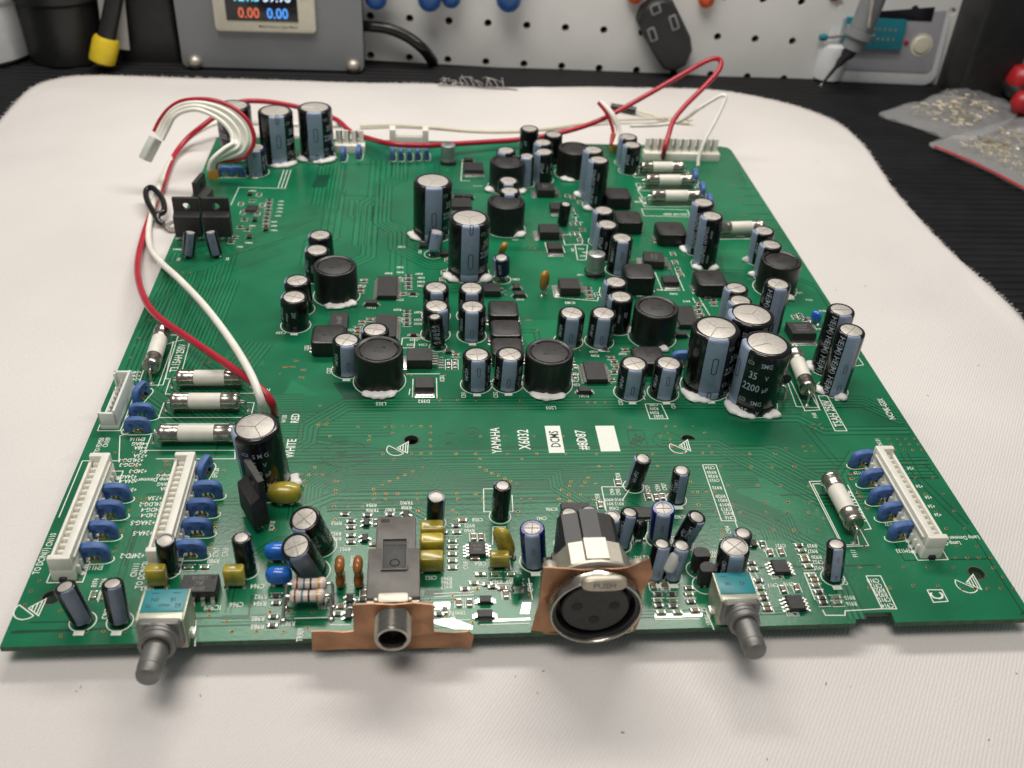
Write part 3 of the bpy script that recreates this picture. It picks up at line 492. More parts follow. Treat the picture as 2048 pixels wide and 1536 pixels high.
    ("Lamp-G", (105.91, 24.24), 1.3, 180), ("Lamp Dimmer-2", (109.40, 26.06), 1.3, 180), ("+24", (106.94, 52.63), 1.2, 180), ("+24", (106.38, 45.35), 1.2, 180), ("+24", (107.00, 41.03), 1.2, 180), ("+24", (106.32, 37.61), 1.2, 180), ("+24", (106.67, 34.43), 1.2, 180), ("CN131", (102.30, 63.62), 1.3, 90), ("17", (-106.03, 57.88), 1.2, 90), ("1", (-106.60, 19.84), 1.3, 90), ("17", (97.14, 20.04), 1.2, 180), ("F110", (-72.65, 59.28), 1.3, 180), ("F107", (-70.76, 90.04), 1.2, 180)]:
    stext(s, p, h, r)
a, b = (8.51, 72.48), (10.82, 60.75); patch(silk, [(a[0]-0.4, a[1]), (a[0]+3.9, a[1]), (a[0]+3.9, b[1]), (a[0]-0.4, b[1])], ZS)
stamp = MB(); stext("DCMS", (a[0]+1.75, (a[1]+b[1])/2), 2.6, 90, mb=stamp, z=ZS+0.02)
a, b = (22.41, 72.31), (25.60, 61.14); patch(silk, [(a[0], a[1]), (a[0]+5.4, a[1]), (a[0]+5.4, b[1]), (a[0], b[1])], ZS)
stext("1", (-18.47, 69.74), 2.2, 90, mb=stamp, z=0.055); stext("0", (-18.85, 65.44), 2.2, 90, mb=stamp, z=0.055)
stext("G", (-12.39, 69.88), 2.0, 90, mb=stamp, z=0.055); stext("PRF", (33.42, 65.95), 3.0, 60, mb=stamp, z=0.055)
def stamp_ring(c, rx, ry, w, n=30):
    for k in range(n):
        if random.random() < 0.14: continue
        a0, a1 = 2*pi*k/n, 2*pi*(k+1)/n
        ribbon(stamp, [(c[0]+rx*cos(a0), c[1]+ry*sin(a0)), (c[0]+rx*cos(a1), c[1]+ry*sin(a1))], w, 0.055)
stamp_ring((-12.39, 69.88), 1.9, 2.2, 0.25); stamp_ring((-46.60, 61.27), 6.2, 5.4, 0.22); stamp_ring((41.88, 65.83), 4.0, 3.6, 0.2)
stext("68.11", (-47.62, 62.94), 2.6, 90, mb=stamp, z=0.055)
x, y = (-46.60, 61.27); ribbon(stamp, [(x-5, y+2), (x+4, y+3)], 0.2, 0.055); ribbon(stamp, [(x-4, y-2), (x+5, y-1)], 0.2, 0.055)
a = (33.42, 65.95); ribbon(stamp, [(a[0]-2.4, a[1]-4), (a[0]+2.2, a[1]-4.6), (a[0]+2.4, a[1]+4.4), (a[0]-2.2, a[1]+4.2), (a[0]-2.4, a[1]-4)], 0.24, 0.055)
put('ink_stamps', stamp.mesh('ink_stamps', M['stamp'], False), board, label='dark ink stamps and letters on the green board', kind='stuff')
def warn(x, y, s=1.0):                               # half-disc and hatched triangle mark beside a screw hole
    def T(a, b): return (x+a*s, y+b*s)
    sline(T(-2.6, 1.2), T(1.4, -2.0)); sline(*[T(-0.6+2.56*cos(radians(141+k*12)), -0.4+2.56*sin(radians(141+k*12))) for k in range(16)])
    sline(T(-0.4, 0.2), T(2.6, 2.8), T(2.4, -2.0), T(-0.4, 0.2)); 
    for k in (0.3, 0.55, 0.8): sline(T(-0.4+3*k, 0.2+2.4*k), T(-0.4+2.8*k, 0.2-2.1*k))
warn(*(-32.48, 63.32)); warn(*(44.95, 62.97)); warn(*(103.72, 11.04)); warn(*(-111.49, 10.23))
for a in ([(-100.86, 73.23), (-106.58, 69.68), (-104.26, 58.83)], [(-113.57, 59.58), (-104.65, 59.43)], [(-113.57, 59.58), (-113.50, 38.75)], [(-97.64, 70.40), (-76.55, 70.11), (-75.02, 59.72), (-95.22, 60.06), (-97.64, 70.40)][1:4], [(-95.89, 74.69), (-77.19, 74.45)],
          [(-107.61, 122.94), (-107.43, 100.13), (-101.33, 91.96), (-101.34, 114.84)][2:], [(79.05, 21.89), (81.65, 24.36), (86.16, 44.00), (84.52, 44.03)][1:3], [(81.39, 46.85), (77.29, 46.93), (77.57, 24.47), (81.65, 24.36)],
          [(86.74, 46.34), (86.86, 29.82), (84.90, 29.52)], [(86.17, 98.71), (85.61, 78.53), (90.31, 78.95), (90.03, 86.30)], [(92.02, 85.78), (91.39, 69.14), (94.93, 69.10), (94.81, 85.76), (92.02, 85.78)], [(105.78, 100.51), (112.30, 101.84), (111.99, 110.22)],
          [(49.29, 55.12), (53.01, 55.05), (52.79, 33.52), (49.05, 33.61), (49.29, 55.12)], [(52.53, 33.53), (52.50, 31.04)], [(79.54, 14.16), (83.12, 14.05), (82.94, 3.86), (79.49, 3.98), (79.54, 14.16)], [(79.49, 3.98), (70.51, 3.68), (70.03, 2.37), (65.46, 2.52), (65.31, 4.14)],
          [(92.72, 9.34), (96.38, 9.23), (96.26, 5.69), (92.62, 5.50), (92.72, 9.34)], [(52.16, 22.79), (53.76, 3.93), (57.31, 3.23)][:2], [(64.66, 15.56), (67.23, 15.48), (67.13, 7.68)], [(64.66, 15.56), (64.55, 7.16)],
          [(-74.36, -1.24), (-75.44, 5.96)], [(38.05, 4.75), (38.55, -0.73)], [(-54.39, 5.67), (-47.12, 5.71)], [(20.38, 46.91), (28.17, 46.75), (25.08, 41.87)], [(20.38, 46.91), (20.17, 35.56)], [(-10.45, 46.77), (-10.79, 38.27), (-3.50, 38.10), (-3.26, 44.35)], [(-10.45, 46.77), (-7.48, 46.71)], [(-8.86, 32.91), (-9.36, 26.79)], [(-8.86, 32.91), (-5.65, 32.83)], [(-5.89, 32.84), (-5.50, 18.57)],
          [(38.65, 82.36), (43.40, 82.31), (44.00, 75.24), (38.76, 75.30), (38.65, 82.36)], [(39.02, 84.28), (38.44, 89.21)], [(-101.63, 114.84), (-99.98, 95.61), (-95.89, 95.58), (-96.73, 116.49), (-101.63, 114.84)], [(-103.38, 113.20), (-101.63, 114.84)], [(14.06, 42.11), (1.20, 42.39)][:0], [(-1.62, 15.79), (-1.30, 9.26)],
          [(-77.82, 223.96), (-81.28, 249.53), (-81.70, 223.83)][:0], [(-97.73, 224.66), (-79.42, 224.36)], [(-97.73, 224.66), (-98.48, 209.04)], [(-82.10, 241.95), (-82.58, 224.72)], [(-80.69, 242.01), (-81.22, 224.76)], [(-79.28, 242.06), (-79.86, 224.81)],
          [(22.80, 95.64), (27.06, 95.62)], [(-29.57, 90.22), (-29.84, 87.30)], [(-28.72, 95.18), (-28.83, 86.09)], [(-21.79, 95.64), (-21.80, 85.55)], [(-30.81, 97.73), (-20.71, 97.68)], [(19.74, 173.12), (19.67, 181.18)], [(26.19, 173.23), (25.68, 181.30)], [(18.95, 141.93), (33.21, 139.77), (35.42, 148.71)], [(30.69, 179.45), (35.39, 179.54), (33.23, 168.12), (30.12, 168.07), (30.69, 179.45)], [(56.91, 159.39), (57.01, 146.56)], [(64.58, 159.49), (64.63, 146.64)], [(63.89, 220.71), (63.12, 227.77), (67.03, 231.77)], [(61.35, 203.99), (61.50, 210.16), (80.17, 209.79), (79.77, 203.61), (61.35, 203.99)], [(62.61, 216.06), (62.43, 220.66), (73.31, 221.01)], [(87.28, 185.34), (99.09, 185.58)],
          [(66.64, 142.32), (67.57, 127.96)], [(68.93, 142.34), (69.88, 130.45)], [(34.20, 206.31), (33.66, 197.72), (36.21, 197.78)], [(96.97, 123.47), (97.95, 126.53), (101.06, 126.54), (99.24, 122.56), (106.95, 122.58)], [(-4.88, 229.27), (-0.99, 229.40)], [(-8.22, 255.21), (-9.62, 233.91), (-5.90, 234.04)], [(26.96, 187.28), (26.94, 179.37), (33.62, 180.28), (33.75, 188.23), (26.96, 187.28)], [(-32.09, 117.09), (-32.48, 111.51), (-28.48, 111.51), (-28.19, 117.10), (-32.09, 117.09)]):
    if len(a) > 1: sline(*a)
for p in ((10.05, 33.85), (27.70, 60.47)): pass

tin = MB()
for a in ([(-23.73, 4.22), (-19.63, 4.64), (-15.29, 2.25), (-15.33, 1.27), (-19.39, 1.55), (-23.75, 3.23)], [(-14.11, 3.89), (-2.36, 4.06), (-2.41, 3.50), (-14.14, 3.19)], [(26.12, 4.27), (37.10, 4.19), (36.86, 3.18), (25.89, 3.12)], [(-3.65, 8.60), (-1.71, 8.54), (-2.47, 5.21), (-4.50, 5.28)], [(-23.67, 9.24), (-20.06, 9.27), (-20.12, 7.24), (-23.69, 7.21)]):
    patch(tin, a, 0.058)
put('tinned_ground', tin.mesh('tinned_ground', M['solder'], False), board, kind='stuff')
for a in ([(-23.63, 11.75), (-14.51, 12.07)], [(-23.65, 10.86), (-14.55, 11.17)], [(-14.41, 14.18), (-4.30, 14.48)], [(-13.62, 2.47), (-2.50, 2.51)], [(25.78, 2.55), (36.11, 2.49)], [(-42.73, 15.05), (-38.20, 15.06)], [(-46.43, 3.59), (-42.09, 3.44)], [(-20.13, 6.66), (-18.87, 4.05), (-15.77, 3.95)]): sline(*a)
for s, p, h, r in [("R960", (-20.69, 16.21), 1.2, 180), ("R966", (-20.72, 14.98), 1.2, 180), ("R957", (-20.75, 13.77), 1.2, 180), ("C943", (-1.52, 13.02), 1.2, 90), ("C945", (-14.22, 13.26), 1.1, 180), ("TR901", (-18.14, 6.02), 1.1, 180), ("R938", (29.95, 11.59), 1.1, 180), ("R920", (35.03, 8.85), 1.2, 180), ("C910", (36.96, 5.07), 1.2, 180), ("R931", (44.42, 22.84), 1.1, 180), ("R935", (44.14, 21.68), 1.1, 180), ("VR901", (37.76, 2.14), 1.1, 90), ("R986", (-48.11, 8.58), 1.2, 180), ("R988", (-49.10, 10.06), 1.1, 90), ("C975", (-53.90, 14.19), 1.2, 180), ("R933", (47.39, 26.13), 1.1, 90), ("L453", (39.67, 140.46), 1.1, 180), ("R416", (49.60, 161.08), 1.0, 180), ("C418", (56.26, 147.23), 1.0, 180), ("R283", (19.99, 97.46), 1.1, 180), ("C284", (19.56, 91.85), 1.1, 180), ("L201", (32.84, 91.76), 1.1, 90), ("C257", (-33.20, 139.90), 1.1, 180), ("C256", (-48.61, 121.65), 1.1, 180), ("C255", (-43.10, 120.50), 1.1, 180), ("C258", (-56.95, 139.72), 1.0, 90), ("R386", (-33.46, 158.18), 1.1, 180), ("R388", (-33.52, 161.69), 1.1, 180), ("C483", (29.58, 157.26), 1.0, 180), ("C453", (69.09, 149.05), 1.0, 180), ("L502", (8.62, 182.91), 1.0, 180), ("C501", (33.65, 173.74), 1.0, 180), ("R501", (32.36, 171.08), 1.0, 180), ("R502", (32.53, 176.39), 1.0, 180), ("D602", (29.26, 175.57), 1.0, 90)]:
    stext(s, p, h, r)


# ------------------------------------------------------------------ component builders
def axis_mx(d, az=0.0):
    return (Vector((0, 0, 1)).rotation_difference(Vector(d).normalized()).to_matrix() @ Matrix.Rotation(az, 3, 'Z')).to_4x4()
def can_profile(R, H, crimp=True):
    e = min(1.0, R*0.24); g = H*0.13
    p = [(R*0.92, 0), (R*0.985, 0.2), (R, 0.5)]
    if crimp: p += [(R, g-0.5), (R*0.965, g), (R, g+0.5)]
    return p+[(R, H-e), (R*0.985, H-e*0.55), (R*0.945, H-e*0.2), (R*0.89, H-0.02), (R*0.83, H)]
def sectors(mb, ri, z0, z1, n, g, a0=0.4):
    for s in range(n):
        b0 = a0+2*pi*s/n; b1 = a0+2*pi*(s+1)/n; mid = (b0+b1)/2
        def ringp(k, z):
            gg = g+k; m = math.asin(min(0.5, gg/2/ri)); c = gg/2/sin((b1-b0)/2); r = ri-k
            return [(c*cos(mid), c*sin(mid), z)]+[(r*cos(b0+m+(b1-b0-2*m)*i/8), r*sin(b0+m+(b1-b0-2*m)*i/8), z) for i in range(9)]
        mb.loft([ringp(0, z0), ringp(0, z1-0.05), ringp(0.1, z1)], False, True)
PRINTS = {
 'smg': lambda mb, R, H: [bent(mb, s, h, R+0.10, az, z*H, False, 0.78) for s, h, az, z in (("SMG", 1.5, 1.32, 0.84), ("35", 2.3, 0.86, 0.66), ("V", 1.5, 1.42, 0.65), ("2200", 2.3, 0.88, 0.47), ("\u00b5F", 1.5, 1.46, 0.46), ("SMG", 1.5, 1.25, 0.22), ("35", 2.0, 0.84, 0.06), ("V", 1.4, 1.40, 0.06))]+
        [ribbon_bent(mb, R+0.10, 0.66, z*H, 1.8, 1.0) for z in (0.84, 0.24)],
 'smg25': lambda mb, R, H: [bent(mb, s, h, R+0.10, az, z*H, False, 0.85) for s, h, az, z in (("S M G", 1.3, 1.50, 0.76), ("25", 1.9, 1.08, 0.62), ("V", 1.3, 1.60, 0.61), ("2200", 1.9, 1.05, 0.47), ("\u00b5F", 1.3, 1.66, 0.46), ("S M G", 1.2, 1.62, 0.28), ("25 V", 1.5, 1.5, 0.12))]+[ribbon_bent(mb, R+0.10, 0.86, 0.78*H, 1.7, 0.9)],
 'he': lambda mb, R, H: [bent(mb, "HE(M)", 1.75, R+0.06, -0.80, z*H, True, 0.95) for z in (0.82, 0.50, 0.17)],
 '63': lambda mb, R, H: [bent(mb, "220\u00b5F63V 220\u00b5F63V", 1.25, R+0.06, 0.66, 0.5*H, True, 0.95), bent(mb, "nichicon", 0.8, R+0.06, 1.12, 0.72*H, True), bent(mb, "nichicon", 0.8, R+0.06, 1.12, 0.22*H, True)],
 'hd': lambda mb, R, H: [bent(mb, "HD(M)", 1.15, R+0.06, -0.86, 0.52*H, True, 0.9), bent(mb, "VENT 105\u00b0C", 1.0, R+0.06, 0.86, 0.5*H, True, 0.8), bent(mb, "25V", 0.9, R+0.06, 1.2, 0.7*H, True)],
 'side': lambda mb, R, H: [bent(mb, "220\u00b5F", 1.35, R+0.06, 0.75, 0.55*H, True, 0.95), bent(mb, "nichicon", 0.8, R+0.06, 1.3, 0.5*H, True), bent(mb, "25V", 1.2, R+0.06, 1.8, 0.6*H, True)],
 'tiny': lambda mb, R, H: [bent(mb, s, 0.85, R+0.05, az, z*H, False, 0.75) for s, az, z in (("50V", -0.9, 0.70), ("10\u00b5F", -0.9, 0.5), ("85\u00b0C", -0.9, 0.3))]+[bent(mb, "22\u00b5F 50V", 0.9, R+0.05, 1.1, 0.5*H, True, 0.8)],
 'face': lambda mb, R, H: [bent(mb, s, 0.95, R+0.05, pi, z*H, False, 0.8) for s, z in (("-40\u00b0C", 0.74), ("105\u00b0C", 0.60), ("1030", 0.46), ("120\u00b5", 0.33), ("-40\u00b0C", 0.16))],
 'omw': lambda mb, R, H: [bent(mb, "OMNO", 1.1, R+0.05, -0.75, 0.62*H, True, 0.85), bent(mb, "22\u00b5F", 0.9, R+0.05, -1.3, 0.5*H, True, 0.85)],
}
def ribbon_bent(mb, r, az, z, hw, hh):
    for x0, x1, y0, y1 in ((-hw/2, hw/2, hh/2-0.16, hh/2), (-hw/2, hw/2, -hh/2, -hh/2+0.16), (-hw/2, -hw/2+0.16, -hh/2, hh/2), (hw/2-0.16, hw/2, -hh/2, hh/2)):
        n = len(mb.v); mb.v += [(r*sin(az+x/r), -r*cos(az+x/r), z+y) for x, y in ((x0, y0), (x1, y0), (x1, y1), (x0, y1))]; mb.f.append((n, n+1, n+2, n+3))
def glue_arc(R, a0, a1, seed, w=1.2, h=0.9):
    rnd = random.Random(seed); mb = MB(); n = max(5, int(abs(a1-a0)*R/0.9)); rings = []
    for i in range(n+1):
        a = a0+(a1-a0)*i/n; t = i/n; k = (max(0.05, sin(pi*t))**0.35)*(0.75+0.5*rnd.random()); rr = R+w*0.32*k
        c = Vector((sin(a), -cos(a), 0)); ring = []
        for q in range(8):
            b = 2*pi*q/8; ring.append(tuple(c*(rr+w*k*cos(b)*0.85)+Vector((0, 0, max(-0.02, h*k*(0.45+0.62*sin(b)))))))
        rings.append(ring)
    mb.loft(rings); return mb.mesh('glue', M['glue'], True, 80)
ncap = [0]
def facing(p): return atan2(-26.4-p[0], p[1]+140)    # azimuth of the side a viewer at the bench sees
def capacitor(top, D, H, az=0.0, style='x', sleeve='sleeve', stripe='stripe', txt=None, lift=0.0, base=None, glue=(), label=None, tabbed=False, silkring=True, half=None, ovals=((0.62, 1.0),), crimp=True):
    turn = facing(top); R = D/2; az = radians(az+random.uniform(-5, 5))+turn; ncap[0] += 1
    jb = (top[0]+random.uniform(-0.35, 0.35), top[1]+random.uniform(-0.3, 0.3)); b = Vector((*(base or jb), lift)); d = Vector((top[0]-b.x, top[1]-b.y, H)); mx = axis_mx(d, az)
    ri = R*(0.78 if R > 5 else 0.755 if R > 3 else 0.66)
    def body():
        mb = MB(); mb.lathe(can_profile(R, H, crimp)+[(ri, H-0.04), (ri-0.05, H-0.2)], 40 if R > 5 else 28); return mb.mesh('capacitor', M[sleeve], True, 40)
    o = put('capacitor', shared(('cap', D, H, sleeve, crimp), body), board, tuple(b), mx=mx, label=label)
    def topm():
        mb = MB(); mb.lathe([(ri+0.02, H-0.4), (ri+0.02, H-0.2)], 28)
        if style == 'plain': mb.lathe([(ri, H-0.3), (ri, H-0.06), (ri-0.12, H-0.02)], 24)
        else:
            mb.lathe([(ri, H-0.3), (ri, H-0.14), (ri-0.15, H-0.09)], 28); n = 3 if style == 'y' else 4; w = 0.15 if R > 5 else 0.13
            for k in range(n):
                a = 2*pi*k/n; m = Matrix.Rotation(a, 4, 'Z')
                mb.loft([[(x, -w, H-0.13), (x, w, H-0.13), (x, 0, H-0.13+hh)] for x, hh in ((0.0, 0.2), (ri*0.9, 0.2), (ri*0.97, 0.02))], mx=m)
        return mb.mesh('can_top', M['alu'], True, 30)
    put('can_top', shared(('top', D, H, style), topm), o, rz=random.uniform(0, 6.28) if style != 'y' else random.uniform(-0.5, 0.5)+pi/6)
    hf = half or (0.44 if R > 5 else 0.50)
    if stripe:
        def strm():
            mb = MB(); p = [(r+0.05, z) for r, z in can_profile(R, H, crimp)[:-1]]+[(R*0.84, H+0.05)]; mb.arc(p, -hf, hf, 12); return mb.mesh('stripe', M[stripe], True, 40)
        st = put('stripe', shared(('str', D, H, stripe, hf, crimp), strm), o)
        if ovals:
            def ovm():
                mb = MB()
                for zf, k in ovals: stadium(mb, R+0.10, 0.03, zf*H, R*0.13*k, R*0.13*k*3.2, R*0.035)
                return mb.mesh('minus_mark', M['print_dark'], False)
            put('minus_mark', shared(('ov', D, H, ovals), ovm), o)
    if txt:
        def prm():
            mb = MB(); PRINTS[txt](mb, R, H); return mb.mesh('print', M['print'], False)
        put('print', shared(('pr', D, H, txt), prm), o)
    for k, (g0, g1) in enumerate(glue):
        gl = put('glue', glue_arc(R, radians(g0)+turn-az, radians(g1)+turn-az, ncap[0]*7+k, 2.3 if R > 5 else 1.8, 1.5), o)
    if lift > 0.3 or base:
        mb = MB()
        for s in (-1, 1):
            q = b+mx.to_3x3() @ Vector((s*R*0.42, -R*0.1, 0.2))
            mb.tube([tuple(q-b), tuple(Vector((b.x+s*R*0.45, b.y, 0))-b)], 0.26, 6)
            mb.lathe([(0.75, 0.0), (0.5, 0.25), (0.28, 0.55)], 10, mx=Matrix.Translation((s*R*0.45, 0, -b.z)))
        mi = mb.mesh('lead', M['lead']); lo = put('lead', mi, o); lo.matrix_basis = mx.inverted()
    if silkring: ring(b.x, b.y, R+0.35, 0.24)
    if tabbed: tab(b.x, b.y-R-0.25, 2.2, 1.3)
    return o

def drum_inductor(top, glue=(), R=7.05, H=11.5, txt=("101K", "MG71"), rot=180, label=None):
    def body():
        mb = MB(); mb.lathe([(R*0.96, 0), (R, 0.3), (R, H-0.9), (R*0.99, H-0.45), (R*0.96, H-0.12), (R*0.925, H), (R*0.88, H-0.03), (R*0.815, H-0.30), (R*0.80, H-0.34), (R*0.80, H-0.9)], 56); return mb.mesh('drum_inductor', M['ferrite'], True, 40)
    def disc():
        mb = MB(); mb.lathe([(R*0.755, H-0.9), (R*0.755, H-0.42), (R*0.735, H-0.34)], 48)
        for k in range(4): mb.rbox(R*0.12, R*0.10, H-0.9, H-0.36, 0.05, 0.1, mx=Matrix.Rotation(0.5+k*pi/2, 4, 'Z') @ Matrix.Translation((R*0.78, 0, 0)))
        return mb.mesh('core_disc', M['ferrite_top'], True, 30)
    def mark():
        mb = MB()
        for i, s in enumerate(txt):
            vs, fs = text(s, 1.25, 0.95); mb.add([(x, y+0.9-i*1.8, H-0.325) for x, y in vs], fs)
        return mb.mesh('pressed_mark', M['emboss'], False)
    o = put('drum_inductor', shared(('drum', R, H), body), board, (top[0], top[1], 0), label=label)
    put('core_disc', shared(('disc', R, H), disc), o, rz=random.uniform(-0.4, 0.4))
    put('pressed_mark', shared(('dm', R, H, txt), mark), o, rz=radians(rot))
    for k, (a, b) in enumerate(glue): put('glue', glue_arc(R, radians(a)+facing(top), radians(b)+facing(top), int(top[0]*13+k), 2.2, 1.4), o)
    ring(top[0], top[1], R+0.5, 0.24)
    return o

def power_inductor(top, sz=10.0, H=5.0, txt=("100", "M86"), rz=0.0, label=None):
    def body():
        mb = MB(); mb.rbox(sz, sz, 0.5, H, 0.55, sz*0.17, 4); mb.rbox(sz*0.96, sz*0.96, 0, 0.5, 0.05, sz*0.2, 3); return mb.mesh('power_inductor', M['ferrite'], True, 35)
    def topm():
        mb = MB(); mb.lathe([(sz*0.43, H-0.1), (sz*0.43, H+0.06), (sz*0.415, H+0.12)], 40); return mb.mesh('core_disc', M['ferrite_top'], True, 30)
    def lid():
        mb = MB(); mb.rbox(sz*0.84, sz*0.84, H-0.1, H+0.03, 0.02, sz*0.14, 4); return mb.mesh('top_face', M['ferrite_top'], True, 30)
    def mark():
        mb = MB()
        for i, s in enumerate(txt):
            vs, fs = text(s, 1.1, 0.9); mb.add([(x, y+0.8-i*1.6, H+0.13) for x, y in vs], fs)
        return mb.mesh('pressed_mark', M['emboss'], False)
    def term():
        mb = MB(); mb.rbox(1.3, sz*0.36, 0, 1.0, 0.1, 0.2); mb.rbox(1.6, sz*0.5, -0.0, 0.22, 0.08, 0.3); return mb.mesh('terminal', M['solder'])
    o = put('power_inductor', shared(('pi', sz, H), body), board, (*top, 0), rz, label=label)
    put('top_face', shared(('pil', sz, H), lid), o); put('core_disc', shared(('pit', sz, H), topm), o); put('pressed_mark', shared(('pim', sz, H, txt), mark), o, rz=pi)
    for s in (-1, 1): put('terminal', shared(('pt', sz), term), o, (s*(sz/2+0.1), 0, 0))
    return o

def gull(n, pitch, w, reach, zt, th=0.16):            # a row of gull-wing leads along y, pointing to +x
    mb = MB()
    for k in range(n):
        y = (k-(n-1)/2)*pitch
        for x0, x1, z0, z1 in ((0, reach*0.38, zt-th, zt), (reach*0.34, reach*0.52, 0.03, zt-0.02), (reach*0.46, reach, 0.02, th+0.02)): mb.box(x0, x1, y-w/2, y+w/2, z0, z1)
    return mb
def chip(xy, w, d, h, rz=0.0, sides=(), pitch=0.8, lw=0.4, reach=1.2, etch=None, erot=0, name='integrated_circuit', tabside=None, label=None, each=False, dot=None, eh=0.8):
    rz = radians(rz)
    def body():
        mb = MB(); mb.loft([[(sx*(w/2-k), sy*(d/2-k), z) for sx, sy in ((-1, -1), (1, -1), (1, 1), (-1, 1))] for k, z in ((0.10, 0.12), (0, h*0.5), (0.10, h-0.06), (0.16, h))])
        return mb.mesh(name, M['epoxy'], False)
    o = put(name, shared(('ic', w, d, h), body), board, (*xy, 0), rz, label=label)
    for ang, n in sides:                              # ang: 0 -> +x, 90 -> +y ...
        off = (w/2 if ang % 180 == 0 else d/2)-0.05
        m = Matrix.Rotation(radians(ang), 4, 'Z') @ Matrix.Translation((off, 0, 0))
        if each:
            lm = shared(('gl1', lw, reach, h), lambda: gull(1, 1, lw, reach, h*0.5).mesh('lead', M['lead'], False))
            for k in range(n):
                c = put('lead', lm, o); m2 = m @ Matrix.Translation((0, (k-(n-1)/2)*pitch, 0)); c.matrix_basis = Matrix.Translation(m2.to_translation()*S) @ m2.to_3x3().to_4x4()
        else:
            lm = shared(('gl', n, pitch, lw, reach, h), lambda: gull(n, pitch, lw, reach, h*0.5).mesh('lead_row', M['lead'], False))
            c = put('lead_row', lm, o); c.matrix_basis = Matrix.Translation(m.to_translation()*S) @ m.to_3x3().to_4x4()
    if tabside is not None:
        def tb():
            mb = MB(); q = d if tabside % 180 == 0 else w
            mb.rbox(1.7, q*0.92, 0.05, 0.5, 0.08, 0.2, mx=Matrix.Translation((0.75, 0, 0))); mb.rbox(2.4, q*1.05, 0.02, 0.14, 0.05, 0.3, mx=Matrix.Translation((0.9, 0, 0))); return mb.mesh('heat_tab', M['solder'])
        off = (w/2 if tabside % 180 == 0 else d/2); m = Matrix.Rotation(radians(tabside), 4, 'Z') @ Matrix.Translation((off, 0, 0))
        c = put('heat_tab', shared(('tab', w, d, tabside), tb), o); c.matrix_basis = Matrix.Translation(m.to_translation()*S) @ m.to_3x3().to_4x4()
    if etch:
        def et():
            mb = MB()
            for i, s in enumerate(etch):
                vs, fs = text(s, eh, 0.85); mb.add([(x, y+(len(etch)-1)*eh*0.75-i*eh*1.5, h+0.012) for x, y in vs], fs)
            return mb.mesh('etched_mark', M['etch'], False)
        put('etched_mark', shared(('et', etch, h, eh), et), o, rz=radians(erot))
    if dot:
        mb = MB(); mb.lathe([(dot[2], h+0.004), (dot[2]*0.9, h+0.02)], 14, mx=Matrix.Translation((dot[0], dot[1], 0))); put('pin_mark', mb.mesh('pin_mark', M['emboss']), o)
    return o
def chip_part(xy, rot=0, col='chip_black', L=2.0, W=1.15, h=0.55, name='chip_resistor', box=True):
    def body():
        mb = MB(); mb.rbox(L*0.62, W*0.94, 0.06, h, 0.05, 0.06, 1); return mb.mesh(name, M[col])
    def term():
        mb = MB(); mb.rbox(L*0.22, W, 0.03, h+0.02, 0.06, 0.08, 2); mb.loft([[(sx*L*0.2, sy*W*0.52, 0.01) for sx, sy in ((-1, -1), (1, -1), (1, 1), (-1, 1))], [(sx*L*0.12, sy*W*0.46, h*0.6) for sx, sy in ((-1, -1), (1, -1), (1, 1), (-1, 1))]]); return mb.mesh('terminal', M['solder'])
    o = put(name, shared(('cp', L, W, h, col), body), board, (*xy, 0), radians(rot))
    for s in (-1, 1): put('terminal', shared(('ct', L, W, h), term), o, (s*L*0.42, 0, 0))
    if box:
        a = radians(rot); c, d = cos(a), sin(a)
        for s in (-1, 1): sline(*[(xy[0]+x*c-y*d, xy[1]+x*d+y*c) for x, y in ((-L*0.72, s*W*0.82), (L*0.72, s*W*0.82))], w=0.18)
    return o
def sot(xy, rot=0, w=1.5, d=2.4):
    return chip(xy, w, d, 0.95, rot, ((0, 1), (180, 2)), 1.5, 0.5, 0.8, name='transistor')
def diode(xy, w=3.4, d=2.2, h=1.7, rot=0):
    return chip(xy, w, d, h, rot, ((0, 1), (180, 1)), 1, 1.2, 1.1, name='diode')
def dpak(xy, w=5.4, d=4.6, h=2.0, tabside=270, leads=None, rot=0, etch=None):
    return chip(xy, w, d, h, rot, leads or (), 1.9, 0.6, 2.2, name='power_diode' if not leads else 'regulator', tabside=tabside, etch=etch, erot=180, each=True)

